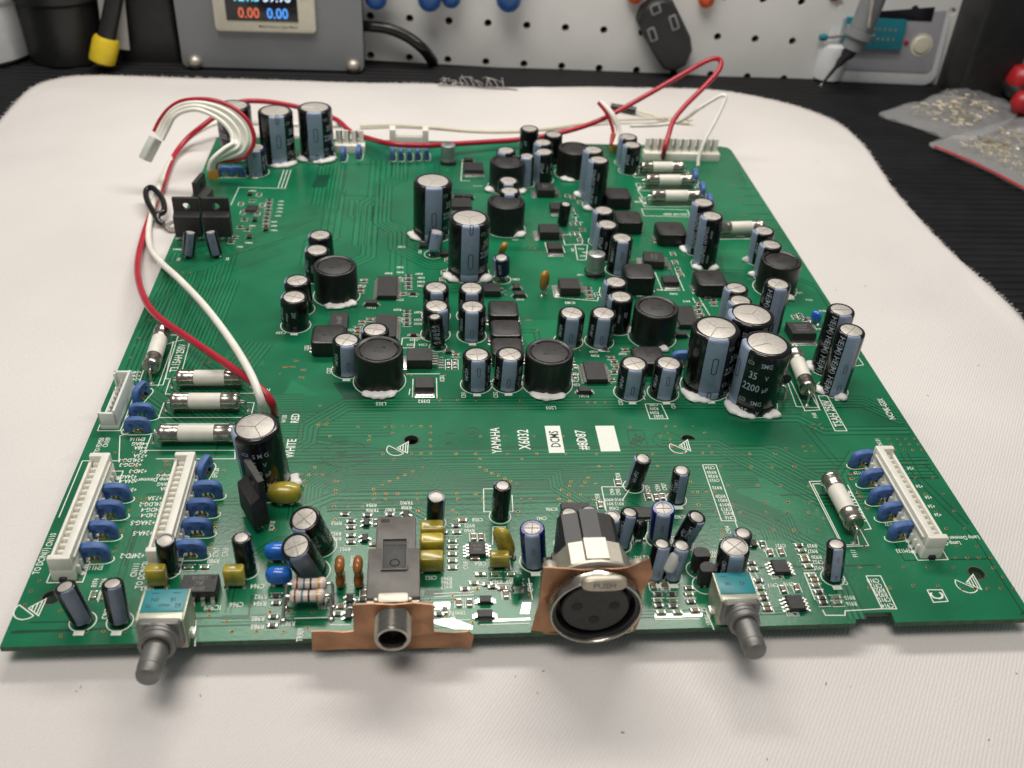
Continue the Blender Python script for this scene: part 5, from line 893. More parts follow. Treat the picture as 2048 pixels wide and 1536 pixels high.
for p, r, c in [((-43.62, 35.51), 0, 'chip_black'), ((-43.50, 33.34), 0, 'chip_black'), ((-43.35, 30.62), 0, 'chip_black'), ((-43.23, 28.36), 0, 'chip_black'), ((-39.69, 37.52), 0, 'chip_black'), ((-34.17, 37.65), 0, 'chip_black'), ((-17.96, 33.31), 0, 'chip_black'), ((-17.90, 31.07), 0, 'chip_green'), ((-21.19, 31.16), 0, 'chip_green'),
        ((-18.96, 28.12), 0, 'chip_green'), ((-19.02, 26.06), 0, 'chip_green'), ((-19.08, 23.83), 0, 'chip_green'), ((-19.15, 21.67), 0, 'chip_green'), ((-19.21, 19.44), 0, 'chip_green'), ((-18.05, 8.77), 90, 'chip_tan'), ((-15.68, 8.69), 90, 'chip_black'), ((-12.87, 17.22), 0, 'chip_green'),
        ((-7.43, 31.15), 0, 'chip_black'), ((-7.36, 29.44), 0, 'chip_black'), ((-12.52, 17.21), 0, 'chip_green'), ((-9.18, 17.11), 0, 'chip_green'), ((-5.66, 17.00), 0, 'chip_green'), ((27.93, 9.83), 0, 'chip_black'), ((31.09, 9.73), 0, 'chip_black'), ((27.53, 7.82), 0, 'chip_green'), ((31.01, 7.71), 0, 'chip_green'), ((27.48, 6.41), 0, 'chip_black'), ((30.68, 6.16), 0, 'chip_black'), ((27.55, 4.51), 0, 'chip_green'), ((31.34, 4.38), 0, 'chip_green'),
        ((52.53, 16.78), 0, 'chip_green'), ((52.79, 13.22), 0, 'chip_black'), ((52.48, 10.90), 0, 'chip_green'), ((52.49, 9.06), 0, 'chip_green'), ((52.45, 7.70), 0, 'chip_black'), ((52.46, 5.90), 0, 'chip_green'), ((52.42, 4.57), 0, 'chip_tan'), ((66.26, 24.31), 0, 'chip_black'), ((66.45, 22.57), 0, 'chip_green'), ((66.30, 20.57), 0, 'chip_green'), ((66.30, 19.41), 0, 'chip_tan'), ((66.37, 17.35), 0, 'chip_green'),
        ((66.25, 14.39), 0, 'chip_green'), ((66.38, 12.97), 0, 'chip_tan'), ((66.19, 11.31), 0, 'chip_green'), ((66.22, 9.24), 0, 'chip_black'), ((69.73, 7.52), 0, 'chip_green'), ((69.53, 5.94), 0, 'chip_green'), ((66.32, 7.41), 0, 'chip_black'), ((66.21, 6.05), 0, 'chip_black'), ((58.17, 22.29), 90, 'chip_tan'), ((61.09, 22.38), 90, 'chip_tan'), ((57.91, 10.50), 90, 'chip_tan'), ((61.30, 10.86), 90, 'chip_tan'),
        ((32.01, 42.84), 90, 'chip_tan'), ((34.09, 42.42), 90, 'chip_tan'), ((35.61, 42.77), 90, 'chip_tan'), ((25.00, 48.44), 90, 'chip_tan'), ((19.06, 39.95), 90, 'chip_tan'), ((-98.79, 13.68), 90, 'chip_green'), ((-96.62, 13.17), 90, 'chip_green'), ((-58.96, 12.13), 0, 'chip_black'), ((-58.71, 9.94), 0, 'chip_black'), ((-58.85, 6.02), 0, 'chip_black'), ((-58.78, 3.60), 0, 'chip_black'), ((-79.80, 21.39), 0, 'chip_green'), ((-76.25, 21.28), 0, 'chip_green'),
        ((-30.51, 155.46), 0, 'chip_black'), ((-30.49, 152.90), 0, 'chip_black'), ((-30.47, 150.17), 0, 'chip_black'), ((-30.45, 147.71), 0, 'chip_black'), ((-30.82, 132.42), 0, 'chip_black'), ((-30.79, 129.68), 0, 'chip_black'), ((-30.77, 127.10), 0, 'chip_black'), ((-30.75, 124.61), 0, 'chip_black'), ((-46.43, 147.22), 0, 'chip_tan'), ((-46.32, 144.94), 0, 'chip_tan'), ((-46.26, 122.67), 0, 'chip_tan'), ((-46.15, 120.50), 0, 'chip_tan'), ((-46.05, 118.50), 0, 'chip_tan'), ((-45.56, 151.88), 0, 'chip_tan'), ((-44.91, 126.04), 0, 'chip_tan'),
        ((-18.02, 103.79), 90, 'chip_black'), ((-18.09, 101.29), 90, 'chip_black'), ((-16.05, 103.78), 90, 'chip_black'), ((-16.13, 101.28), 90, 'chip_black'), ((-15.79, 107.39), 0, 'chip_tan'), ((71.87, 141.70), 0, 'chip_black'), ((73.56, 140.40), 0, 'chip_black'), ((72.91, 137.78), 0, 'chip_tan'), ((66.80, 135.49), 0, 'chip_black'), ((66.71, 132.95), 0, 'chip_black'), ((66.80, 130.44), 0, 'chip_tan'), ((67.93, 138.07), 0, 'chip_tan'),
        ((32.13, 196.42), 90, 'chip_black'), ((34.08, 196.47), 90, 'chip_black'), ((30.88, 188.17), 90, 'chip_black'), ((32.60, 188.21), 90, 'chip_black'), ((33.10, 183.42), 90, 'chip_black'), ((31.25, 147.66), 0, 'chip_black'), ((31.04, 144.99), 0, 'chip_black'), ((30.84, 142.35), 0, 'chip_tan'), ((33.79, 143.69), 90, 'chip_black'), ((33.08, 208.47), 90, 'chip_black'), ((33.06, 221.13), 90, 'chip_black'), ((34.94, 219.80), 90, 'chip_tan'), ((65.79, 166.78), 90, 'chip_tan'), ((65.70, 161.30), 90, 'chip_black'), ((32.39, 105.92), 0, 'chip_tan'), ((32.94, 103.48), 0, 'chip_black'), ((33.12, 100.81), 0, 'chip_tan'), ((32.07, 98.18), 0, 'chip_black'), ((98.95, 129.65), 90, 'chip_tan'), ((100.99, 130.60), 90, 'chip_black'), ((101.91, 128.10), 0, 'chip_black'), ((19.40, 104.87), 0, 'chip_tan'),
        ((-84.54, 213.38), 0, 'chip_black'), ((-84.36, 210.33), 0, 'chip_black'), ((-84.19, 207.31), 0, 'chip_black'), ((-84.01, 204.33), 0, 'chip_black'), ((-83.82, 201.18), 0, 'chip_black'), ((-83.72, 198.07), 0, 'chip_black'), ((-83.55, 195.21), 0, 'chip_black'), ((-83.39, 192.38), 0, 'chip_tan'), ((-91.69, 196.64), 0, 'chip_black'), ((-89.14, 218.13), 90, 'chip_black'), ((-94.87, 210.01), 90, 'chip_tan'), ((-86.70, 209.39), 90, 'chip_tan'), ((-92.47, 190.57), 0, 'chip_black'), ((-42.39, 8.83), 90, 'chip_black'), ((-39.69, 10.34), 0, 'chip_black'), ((-7.91, 12.77), 0, 'chip_tan'),
        ((-22.61, 5.60), 0, 'chip_black'), ((-21.25, 6.70), 90, 'chip_black'), ((-10.19, 13.29), 0, 'chip_black'), ((-7.24, 10.94), 90, 'chip_tan'), ((-14.39, 14.49), 0, 'chip_green'), ((-11.29, 14.09), 0, 'chip_green'), ((-4.18, 14.63), 0, 'chip_tan'), ((-16.54, 12.73), 0, 'chip_black'), ((35.61, 11.42), 0, 'chip_black'), ((35.20, 9.60), 0, 'chip_green'), ((35.15, 7.35), 0, 'chip_black'), ((35.51, 4.83), 0, 'chip_tan'), ((30.13, 12.51), 90, 'chip_tan'), ((27.30, 12.60), 90, 'chip_tan'), ((49.86, 15.36), 0, 'chip_black'), ((50.88, 13.75), 0, 'chip_green'), ((52.55, 18.82), 0, 'chip_black'), ((57.20, 25.02), 90, 'chip_black'), ((22.17, 28.50), 90, 'chip_tan'), ((26.97, 20.85), 90, 'chip_green'), ((27.87, 19.20), 90, 'chip_green'), ((-16.29, 35.20), 0, 'chip_tan'), ((-13.83, 29.43), 90, 'chip_tan'), ((-12.00, 29.39), 90, 'chip_tan'), ((-13.79, 22.32), 0, 'chip_tan'), ((-45.22, 38.00), 0, 'chip_black'), ((-37.52, 35.01), 90, 'chip_black'), ((-37.74, 27.55), 0, 'chip_tan'), ((-46.89, 9.99), 90, 'chip_black'), ((-44.88, 6.34), 0, 'chip_black'), ((-44.36, 8.46), 0, 'chip_tan'), ((-39.44, 12.25), 90, 'chip_tan'),
        ((-33.39, 153.04), 90, 'chip_tan'), ((-32.25, 143.76), 0, 'chip_tan'), ((-33.34, 127.57), 90, 'chip_tan'), ((-42.59, 127.53), 0, 'chip_tan'), ((-43.24, 123.98), 0, 'chip_tan'), ((30.52, 94.31), 0, 'chip_tan'), ((20.44, 100.86), 90, 'chip_tan'), ((19.76, 95.66), 90, 'chip_black'), ((63.33, 127.95), 90, 'chip_black'), ((37.56, 110.32), 0, 'chip_tan'), ((31.19, 110.33), 0, 'chip_black'), ((37.40, 215.30), 90, 'chip_tan'), ((33.80, 203.26), 0, 'chip_black'), ((35.16, 191.52), 0, 'chip_tan'), ((66.41, 173.18), 90, 'chip_tan'), ((66.01, 157.72), 90, 'chip_tan'), ((-18.85, 153.21), 90, 'chip_tan'), ((-18.22, 158.39), 90, 'chip_black'), ((-16.78, 167.32), 90, 'chip_tan'), ((-90.91, 212.75), 0, 'chip_tan'), ((-93.11, 202.81), 90, 'chip_black'), ((-87.59, 201.71), 90, 'chip_black'), ((-89.50, 188.65), 0, 'chip_black'), ((-93.12, 182.73), 0, 'chip_tan'), ((-93.96, 178.91), 0, 'chip_black'), ((102.97, 123.48), 90, 'chip_tan'), ((103.13, 128.10), 90, 'chip_black')]:
    chip_part(p, r, c, name='chip_capacitor' if c == 'chip_tan' else 'chip_resistor')

# ------------------------------------------------------------------ fuses
LF = 19.0
fuse((-103.57, 95.73), (-104.09, 115.39), 4.0, label='white fuse standing lengthways by the left edge')
fuse((-95.37, 91.65), (-77.28, 91.79), 3.2, label='white fuse under the crossing red and white wires')
fuse((-94.90, 80.83), (-76.52, 80.66), 3.2, label='white fuse in the middle of the three at the left')
fuse((-95.36, 66.86), (-75.67, 66.59), 3.2, label='white fuse partly behind the front left capacitor')
fuse((80.52, 27.12), (80.15, 44.75), 4.2, label='white fuse beside the right connector')
fuse((87.35, 83.45), (89.18, 103.00), 4.0, label='white fuse behind the trio of large capacitors')
fuse((67.14, 243.71), (85.53, 244.45), 3.2, label='white fuse nearest the back right corner'); fuse((66.81, 230.65), (86.45, 231.36), 3.2, label='white fuse, second from the back right corner'); fuse((66.20, 215.67), (86.29, 216.32), 3.2, label='white fuse, third from the back right corner'); fuse((86.63, 188.15), (104.77, 189.82), 3.2, label='white fuse behind two slim capacitors at the right')

# ------------------------------------------------------------------ blue noise filters
for p, rz, s in [((-101.57, 45.00), 0, 1), ((-101.42, 38.98), 0, 1), ((-101.44, 32.04), 0, 1), ((-101.53, 24.79), 0, 1), ((-81.59, 53.93), 78, 1), ((-79.44, 45.61), 0, 1), ((-79.79, 39.17), 0, 1), ((-79.68, 32.48), 0, 1), ((-79.90, 25.29), 0, 1), ((-104.63, 86.76), 72, 0.95), ((-102.40, 77.85), 0, 0.95), ((-102.24, 71.74), 0, 0.95),
        ((93.58, 54.54), 8, 1), ((93.30, 46.80), 8, 1), ((93.25, 39.99), 8, 1), ((93.43, 34.00), 8, 1), ((93.35, 27.01), 8, 1), ((-58.71, 255.14), 88, 1), ((-52.28, 257.00), 88, 1), ((-38.09, 256.56), 90, 1), ((-34.48, 256.72), 90, 1), ((-30.86, 256.88), 90, 1), ((-27.36, 257.56), 90, 1), ((-23.66, 257.72), 90, 1),
        ((89.37, 237.99), 84, 1), ((89.48, 224.82), 84, 1), ((89.72, 213.67), 84, 1), ((-104.39, 235.24), 0, 0.9), ((-100.07, 235.40), 0, 0.9), ((54.00, 102.60), 0, 1)]:
    noise_filter(p, rz, s)

# ------------------------------------------------------------------ connectors
def wire_header(x, y0, y1, side, n, label):            # 17-way crimp connector: cells, ridge and pins
    L = y1-y0; yc = (y0+y1)/2
    mb = MB(); mb.rbox(5.2, L, 0, 3.4, 0.2, 0.3, 2)
    mb.rbox(1.9, L-1.6, 3.4, 7.0, 0.3, 0.3, 2, mx=Matrix.Translation((side*1.55, 0, 0)))
    mb.rbox(0.7, L-1.6, 3.4, 5.6, 0.15, 0.2, 2, mx=Matrix.Translation((-side*2.2, 0, 0)))
    for s in (-1, 1): mb.rbox(5.0, 1.5, 3.38, 6.9, 0.25, 0.3, 2, mx=Matrix.Translation((0, s*(L/2-0.78), 0)))
    mb.rbox(0.5, L-4, 5.0, 5.5, 0.1, 0.1, 1, mx=Matrix.Translation((side*2.62, 0, 0)))
    o = put('connector', mb.mesh('connector', M['nylon'], True, 40), board, (x, yc, 0), label=label)
    def cell():
        m2 = MB(); m2.rbox(1.9, 1.05, 3.3, 5.3, 0.45, 0.45, 3, mx=Matrix.Translation((-side*0.7, 0, 0))); return m2.mesh('contact_cell', M['nylon'], True, 60)
    def pin():
        m2 = MB(); m2.rbox(0.9, 0.8, 0.1, 2.6, 0.25, 0.2, 2, mx=Matrix.Translation((side*2.9, 0, 0))); m2.lathe([(0.7, 0.02), (0.4, 0.3)], 8, mx=Matrix.Translation((side*3.5, 0, 0))); return m2.mesh('pin', M['nylon_clear'], True, 60)
    c = shared(('cell', side), cell); q = shared(('pin', side), pin)
    for k in range(n):
        yy = -L/2+2.2+(L-4.4)*k/(n-1); put('contact_cell', c, o, (0, yy, 0)); put('pin', q, o, (0, yy, 0))
    frame(x-3.6, y0-0.6, x+4.2, y1+0.6)
    mb = MB(); mb.rbox(1.6, 1.0, 0.02, 1.2, 0.1, 0.1, 1); put('latch', mb.mesh('latch', M['black_pl']), o, (0, -L/2-0.2, 0))
    return o
wire_header(-106.6, 18.3, 54.8, 1, 17, 'long white 17-pin connector along the left edge')
wire_header(((-86.15, 54.26)[0]+(-85.43, 21.18)[0])/2, (-85.21, 20.09)[1], (-86.26, 54.85)[1], 1, 17, 'long white 17-pin connector beside the front left capacitor')
wire_header(98.1, 19.4, 54.4, -1, 17, 'long white 17-pin connector near the right edge')
a = (-108.73, 72.69); b = (-110.79, 91.54)                        # open shrouded header by the left fuses
L = b[1]-a[1]; mb = MB(); mb.rbox(4.6, L, 0, 1.4, 0.15, 0.2); mb.rbox(0.7, L, 1.4, 6.2, 0.15, 0.2, mx=Matrix.Translation((1.95, 0, 0)))
mb.rbox(4.6, 0.9, 1.4, 5.2, 0.15, 0.2, mx=Matrix.Translation((0, -L/2+0.45, 0))); mb.rbox(4.6, 0.9, 1.4, 6.0, 0.15, 0.2, mx=Matrix.Translation((0, L/2-0.45, 0))); mb.rbox(0.6, 1.8, 1.4, 5.4, 0.15, 0.2, mx=Matrix.Translation((-2.0, -L/2+0.9, 0))); mb.rbox(0.6, 1.8, 1.4, 6.0, 0.15, 0.2, mx=Matrix.Translation((-2.0, L/2-0.9, 0)))
o = put('connector', mb.mesh('connector', M['nylon_clear'], True, 40), board, ((a[0]+b[0])/2-0.2, (a[1]+b[1])/2, 0), label='open white pin header beside the left blue filters')
def pinm():
    m2 = MB(); m2.box(-0.3, 0.3, -0.3, 0.3, 1.3, 4.4); m2.box(0.9, 1.7, -0.45, 0.45, 1.4, 4.2); return m2.mesh('pin', M['lead'], False)
for k in range(8): put('pin', shared('hp', pinm), o, (0, -L/2+2.3+(L-4.6)*k/7, 0))
frame((a[0]+b[0])/2-3.2, a[1]-0.8, (a[0]+b[0])/2+2.8, b[1]+0.6)
def comb_header(x0, x1, y, n, label, H=8.5):           # tall friction-lock header at the back edge
    W = x1-x0; mb = MB(); mb.rbox(W, 5.0, 0, 3.2, 0.25, 0.3); 
    o = put('connector', mb.mesh('connector', M['nylon'], True, 40), board, ((x0+x1)/2, y, 0), label=label)
    pt = W/n
    def post():
        m2 = MB(); m2.rbox(pt*0.62, 0.9, 3.2, H, 0.15, 0.15, 2, mx=Matrix.Translation((0, 1.6, 0))); return m2.mesh('lock_post', M['nylon'])
    def pn():
        m2 = MB(); m2.rbox(0.8, 0.8, 3.1, H+0.4, 0.15, 0.05, 1, mx=Matrix.Translation((0, 0.3, 0))); return m2.mesh('pin', M['lead'])
    pm, qm = post(), pn()
    for k in range(n):
        put('lock_post', pm, o, (-W/2+pt*(k+0.5), 0, 0))
        put('pin', qm, o, (-W/2+pt*(k+0.96), 0, 0)) if k < n-1 else None
    return o
comb_header((71.60, 260.30)[0], (105.52, 261.84)[0], (87.90, 261.04)[1], 10, 'tall white comb connector at the back right corner')
comb_header((-62.76, 261.70)[0], (-49.87, 262.32)[0], (-56.28, 263.10)[1], 4, 'tall white comb connector behind the large back capacitors')
x0, x1 = (-39.45, 270.04)[0], (-22.63, 270.84)[0]; W = x1-x0; mb = MB()
mb.rbox(W, 5.4, 0, 1.2, 0.1, 0.2); mb.rbox(W, 0.7, 1.2, 5.6, 0.1, 0.2, mx=Matrix.Translation((0, -2.3, 0))); mb.rbox(W, 0.7, 1.2, 4.6, 0.1, 0.2, mx=Matrix.Translation((0, 2.3, 0)))
for s in (-1, 1): mb.rbox(2.6, 5.4, 1.2, 8.6, 0.15, 0.2, mx=Matrix.Translation((s*(W/2-1.3), 0, 0)))
put('connector', mb.mesh('connector', M['nylon'], True, 40), board, ((x0+x1)/2, 268.5, 0), label='low white shrouded connector behind five blue filters')
for p, nm in (((-108.90, 235.07), 'ochre plug beneath the loop of white wires'), ((60.20, 270.24), 'ochre plug of the thin red and white wires at the back')):
    mb = MB(); mb.rbox(3.6, 6.4, 0, 6.0, 0.2, 0.3); mb.box(-1.3, 1.3, -2.4, 2.4, 6.0, 6.3); put('wire_socket', mb.mesh('wire_socket', M['ochre']), board, (*p, 0), label=nm)

# ------------------------------------------------------------------ film, dipped and ceramic capacitors, resistors
dipped((-60.06, 42.64), 8.4, 4.6, 5.2, 0.9, 'film', label='olive dipped film capacitor beside the front left capacitor')
for p in ((-23.89, 29.19), (-23.94, 24.88), (-24.12, 19.27)): film_box(p, 5.6, 3.4, 4.2)
film_box((-85.42, 16.35), 4.4, 2.6, 5.0); film_box((-68.35, 15.83), 4.6, 2.6, 5.0)
dipped((-5.64, 23.07), 4.6, 3.0, 9.0, 0.6, 'film', rz=-30, tilt=(8, -14)); film_box((-8.25, 19.76), 4.6, 2.6, 3.6)
dipped((15.26, 144.19), 4.0, 2.6, 7.4, 1.6, 'amber', rz=50, label='amber dipped capacitor standing alone behind the slim capacitors'); dipped((2.12, 169.46), 4.0, 2.6, 7.4, 1.2, 'amber', rz=60, tilt=(20, -20))
dipped((-44.79, 15.41), 2.6, 5.6, 7.4, 0.4, 'brown', rz=0, legs=0.3, label='brown dipped part, left of the pair beside the phone jack'); dipped((-40.71, 15.29), 2.6, 5.6, 7.4, 0.4, 'brown', rz=0, legs=0.3, label='brown dipped part touching the phone jack side')
dipped((-59.83, 23.30), 5.8, 3.2, 4.2, 0.8, 'cer_blue', rz=0, name='ceramic_capacitor', label='bright blue ceramic capacitor behind the leaning capacitors'); dipped((-58.54, 15.83), 6.0, 3.2, 4.2, 0.8, 'cer_blue', rz=0, name='ceramic_capacitor', label='bright blue ceramic capacitor beside the striped resistors'); dipped((104.58, 126.25), 3.6, 2.2, 4.0, 0.6, 'cer_blue', rz=-40, name='ceramic_capacitor', label='small bright blue capacitor behind the right regulator')
dipped((26.43, 27.19), 3.4, 2.6, 5.6, 1.0, 'sleeve', rz=20, name='ceramic_capacitor'); dipped((-4.59, 12.36), 2.2, 1.8, 3.4, 1.6, 'board', rz=0, name='ceramic_capacitor')
for p, lab in (((-51.31, 11.98), 'striped pink resistor farther from the front edge'), ((-51.44, 8.49), 'striped pink resistor nearer the front edge')):
    mb = MB(); m = Matrix.Rotation(pi/2, 4, 'Y'); pr = [(0.4, -3.9), (1.25, -3.7), (1.5, -3.2), (1.5, -2.3), (1.28, -1.8), (1.25, 0), (1.28, 1.8), (1.5, 2.3), (1.5, 3.2), (1.25, 3.7), (0.4, 3.9)]
    mb.lathe(pr, 22, mx=m); o = put('resistor', mb.mesh('resistor', M['res'], True, 60), board, (*p, 4.0), label=lab)
    for z, c, r in ((-2.6, 'b_brown', 1.52), (-1.1, 'b_teal', 1.30), (0.35, 'b_black', 1.28), (2.2, 'b_gold', 1.49)):
        m2 = MB(); m2.lathe([(r, z-0.22), (r+0.03, z-0.2), (r+0.03, z+0.2), (r, z+0.22)], 22, False, False, m); put('colour_band', m2.mesh('colour_band', M[c]), o)
    m2 = MB()
    for s in (-1, 1): m2.tube([(s*3.7, 0, 0), (s*4.8, 0, 0), (s*5.1, -0.6, -1), (s*5.2, -3.5, -4.0)], 0.36, 8, 4); m2.lathe([(0.85, 0), (0.6, 0.3), (0.3, 0.6)], 10, mx=Matrix.Translation((s*5.2, -3.5, -4.0)))
    put('lead', m2.mesh('lead', M['lead']), o)
for p in ((39.13, 17.27), (39.57, 12.53)):                # small D-shaped transistors
    n = 18; pr = [(2.1*cos(radians(215-250*k/(n-1))), 2.1*sin(radians(215-250*k/(n-1)))) for k in range(n)]
    mb = MB(); mb.loft([[(x*k, y*k, z) for x, y in pr] for k, z in ((1, 1.2), (1, 5.6), (0.94, 5.8))]); o = put('transistor', mb.mesh('transistor', M['epoxy'], True, 40), board, (*p, 0), label='black D-shaped transistor beside the right knob')
    m2 = MB()
    for s in (-1, 0, 1): m2.tube([(s*1.1, 0, 1.4), (s*1.4, -0.3, 0)], 0.25, 6); m2.lathe([(0.6, 0), (0.3, 0.4)], 8, mx=Matrix.Translation((s*1.4, -0.3, 0)))
    put('lead', m2.mesh('lead', M['lead']), o); ring(p[0], p[1], 2.7)
def power_transistor(xy, rz, H=15.5, W=9.4, tiltx=0, label=None):
    def bd():
        mb = MB(); mb.rbox(W, 4.0, 2.2, 10.0, 0.3, 0.3, 2)
        n = 16; hole = [(1.35*cos(2*pi*k/n), 1.35*sin(2*pi*k/n)+12.9) for k in range(n)]; 
        sq = []
        for k in range(n):
            a = 2*pi*k/n; q = max(abs(cos(a)), abs(sin(a))); x, z = cos(a)/q, sin(a)/q; sq.append((x*W/2*0.98, 12.9+z*(3.1 if z > 0 else 3.0)))
        y0, y1 = 0.4, 1.9
        rings = [[(x, y0, z) for x, z in hole], [(x, y0, z) for x, z in sq], [(x, y1, z) for x, z in sq], [(x, y1, z) for x, z in hole], [(x, y0, z) for x, z in hole]]
        mb.loft(rings, False, False); mb.loft([[(-W/2*0.98, -1.9, 9.9), (W/2*0.98, -1.9, 9.9), (W/2*0.98, 1.8, 9.9), (-W/2*0.98, 1.8, 9.9)], [(-W/2*0.97, 0.45, 11.2), (W/2*0.97, 0.45, 11.2), (W/2*0.97, 1.8, 11.2), (-W/2*0.97, 1.8, 11.2)]])
        return mb.mesh('power_transistor', M['epoxy'], True, 30)
    def lg():
        mb = MB()
        for s in (-1, 0, 1):
            mb.box(s*2.3-0.55, s*2.3+0.55, -0.3, 0.2, 0, 2.4); mb.rbox(1.6, 1.4, 0.0, 0.3, 0.1, 0.3, mx=Matrix.Translation((s*2.3, 0, 0)))
        return mb.mesh('lead', M['lead'])
    o = put('power_transistor', shared(('pw', W), bd), board, (*xy, 0), radians(rz), label=label); o.rotation_euler = (radians(tiltx), 0, radians(rz))
    put('lead', shared('pwl', lg), o); return o
power_transistor((-108.22, 180.51), 0, W=9.3, label='black power transistor with a screw hole at the left'); power_transistor((-98.09, 180.72), 0, W=9.3, label='black power transistor with a screw hole at the right of the pair'); power_transistor((-105.56, 197.92), 80, H=16, label='black power transistor standing sideways behind the pair')
power_transistor((-66.59, 36.41), -62, label='black regulator leaning against the front left capacitor')
mb = MB(); mb.lathe([(1.9, 0), (1.9, 3.8), (1.7, 4)], 18); 
mb = MB(); mb.tube([(0, 0, 0), (0, 0, 4.5), (-0.4, 0.6, 6.0), (-1, 1.2, 6.0)], 0.45, 8, 4); put('wire_link', mb.mesh('wire_link', M['lead']), board, (*(79.88, 81.47), 0), label='bare wire link beside the front of the trio')
mb = MB(); mb.lathe([(0.3, 0), (1.7, 0.3), (1.7, 3.2), (0.3, 3.5)], 18, mx=Matrix.Rotation(pi/2, 4, 'X')); put('diode', mb.mesh('diode', M['epoxy']), board, ((81.40, 86.37)[0], (81.40, 86.37)[1]+4, 5.2))

# ------------------------------------------------------------------ phone jack with copper plate
RX = Matrix.Rotation(pi/2, 4, 'X')                    # lathe axis z -> -y
jx = -32.5
mb = MB(); mb.rbox(11.4, 14.5, 0.2, 10.6, 0.3, 0.4, 2, mx=Matrix.Translation((jx, 8.8, 0))); mb.rbox(9.0, 11.0, 0.2, 10.2, 0.3, 0.5, 2, mx=Matrix.Translation((jx+0.3, 21.2, 0)))
o = put('phone_jack', mb.mesh('phone_jack', M['jack'], True, 35), board, label='dark grey quarter-inch phone jack at the front edge')
mb = MB(); mb.rbox(5.2, 9.0, 10.55, 10.64, 0.03, 0.1, 1, mx=Matrix.Translation((jx+0.1, 14.0, 0))); mb.rbox(5.0, 1.4, 10.6, 10.7, 0.02, 0.1, 1, mx=Matrix.Translation((jx+0.1, 17.6, 0))); mb.rbox(1.2, 1.2, 10.6, 10.72, 0.02, 0.1, 1, mx=Matrix.Translation((jx+2.6, 10.0, 0))); put('top_window', mb.mesh('top_window', M['epoxy']), o)
mb = MB()
for x0, x1, y0, y1 in ((-2.75, -2.55, 9.5, 18.5), (2.75, 2.95, 9.5, 18.5), (-2.75, 2.95, 18.5, 18.75), (-2.75, 2.95, 9.25, 9.5)): mb.box(jx+x0, jx+x1, y0, y1, 10.5, 11.0)
put('window_rim', mb.mesh('window_rim', M['jack'], False), o)
mb = MB()
for k in range(6):
    a0, a1 = 2*pi*k/6, 2*pi*(k+0.75)/6; mb.tube([(jx+0.2+1.0*cos(a0+(a1-a0)*i/4), 11.6+1.0*sin(a0+(a1-a0)*i/4), 10.7) for i in range(5)], 0.13, 5)
put('moulded_star', mb.mesh('moulded_star', M['emboss']), o)
mb = MB(); mb.rbox(2.0, 1.0, 10.1, 10.25, 0.03, 0.1, 1, mx=Matrix.Translation((jx-2.2, 25.2, 0))); put('rear_slot', mb.mesh('rear_slot', M['emboss']), o)
mb = MB(); mb.rbox(11.2, 0.8, 1.0, 10.0, 0.15, 0.2, 2, mx=Matrix.Translation((jx, 1.1, 0))); mb.rbox(6.4, 2.6, 9.8, 10.75, 0.2, 0.5, 2, mx=Matrix.Translation((jx, 1.6, 0)))
for s in (-1, 1): mb.lathe([(0.5, 0), (0.5, 0.5), (0.3, 0.7)], 12, mx=Matrix.Translation((jx+s*3.6, 1.2, 10.0)))
put('front_clip', mb.mesh('front_clip', M['chrome']), o)
mb = MB(); pr = [(3.8, 0)]
for k in range(9): pr += [(3.85, 0.3+k*0.6), (3.6, 0.6+k*0.6)]
pr += [(3.8, 5.8), (3.6, 6.1), (3.0, 6.1), (2.85, 5.9), (2.8, 0.5)]
mb.lathe(pr, 40, False, True, Matrix.Translation((jx, -0.6, 7.0)) @ RX); put('threaded_bushing', mb.mesh('threaded_bushing', M['steel'], True, 25), o)
mb = MB(); mb.lathe([(2.82, 0.3), (2.82, 5.0)], 30, True, False, Matrix.Translation((jx, -0.6, 7.0)) @ RX); put('bore', mb.mesh('bore', M['black_pl']), o)
def plate(poly, y, th, m, name, parent, seed=1, hole=None):
    b = bmesh.new(); 
    cu = bpy.data.curves.new('p', 'CURVE'); cu.dimensions = '2D'; cu.fill_mode = 'BOTH'; cu.extrude = 0.0
    for P in [poly]+([hole] if hole else []):
        sp = cu.splines.new('POLY'); sp.points.add(len(P)-1); sp.use_cyclic_u = True
        for q, (x, z) in zip(sp.points, P): q.co = (x, z, 0, 1)
    co = bpy.data.objects.new('p', cu); tm = co.to_mesh()
    vs = [(v.co.x, v.co.y) for v in tm.vertices]; fs = [tuple(p.vertices) for p in tm.polygons]; co.to_mesh_clear(); bpy.data.objects.remove(co); bpy.data.curves.remove(cu)
    bm = bmesh.new(); V = [bm.verts.new((x, z, 0)) for x, z in vs]
    for f in fs:
        try: bm.faces.new([V[i] for i in f])
        except ValueError: pass
    bmesh.ops.remove_doubles(bm, verts=bm.verts, dist=1e-4)
    bmesh.ops.subdivide_edges(bm, edges=bm.edges, cuts=3, use_grid_fill=True); bmesh.ops.triangulate(bm, faces=bm.faces)
    r = bmesh.ops.solidify(bm, geom=bm.faces[:], thickness=th)
    mb = MB(); bm.verts.index_update()
    mb.add([(v.co.x, y+v.co.z+0.5*noise.noise(Vector((v.co.x*0.22, v.co.y*0.3, seed))), v.co.y) for v in bm.verts], [tuple(v.index for v in f.verts) for f in bm.faces]); bm.free()
    return put(name, mb.mesh(name, M[m], True, 40), parent)
def circ(cx, cz, r, n=32): return [(cx+r*cos(2*pi*k/n), cz+r*sin(2*pi*k/n)) for k in range(n)]
plate([(-50, -2.3), (-15.6, -3.2), (-15.2, 0.8), (-16.4, 2.2), (-23.8, 2.6), (-24.0, 11.6), (-40.8, 12.0), (-40.9, 3.4), (-49.8, 3.6)], -0.9, 0.3, 'copper', 'copper_plate', o, 3, circ(jx, 7.0, 3.8))

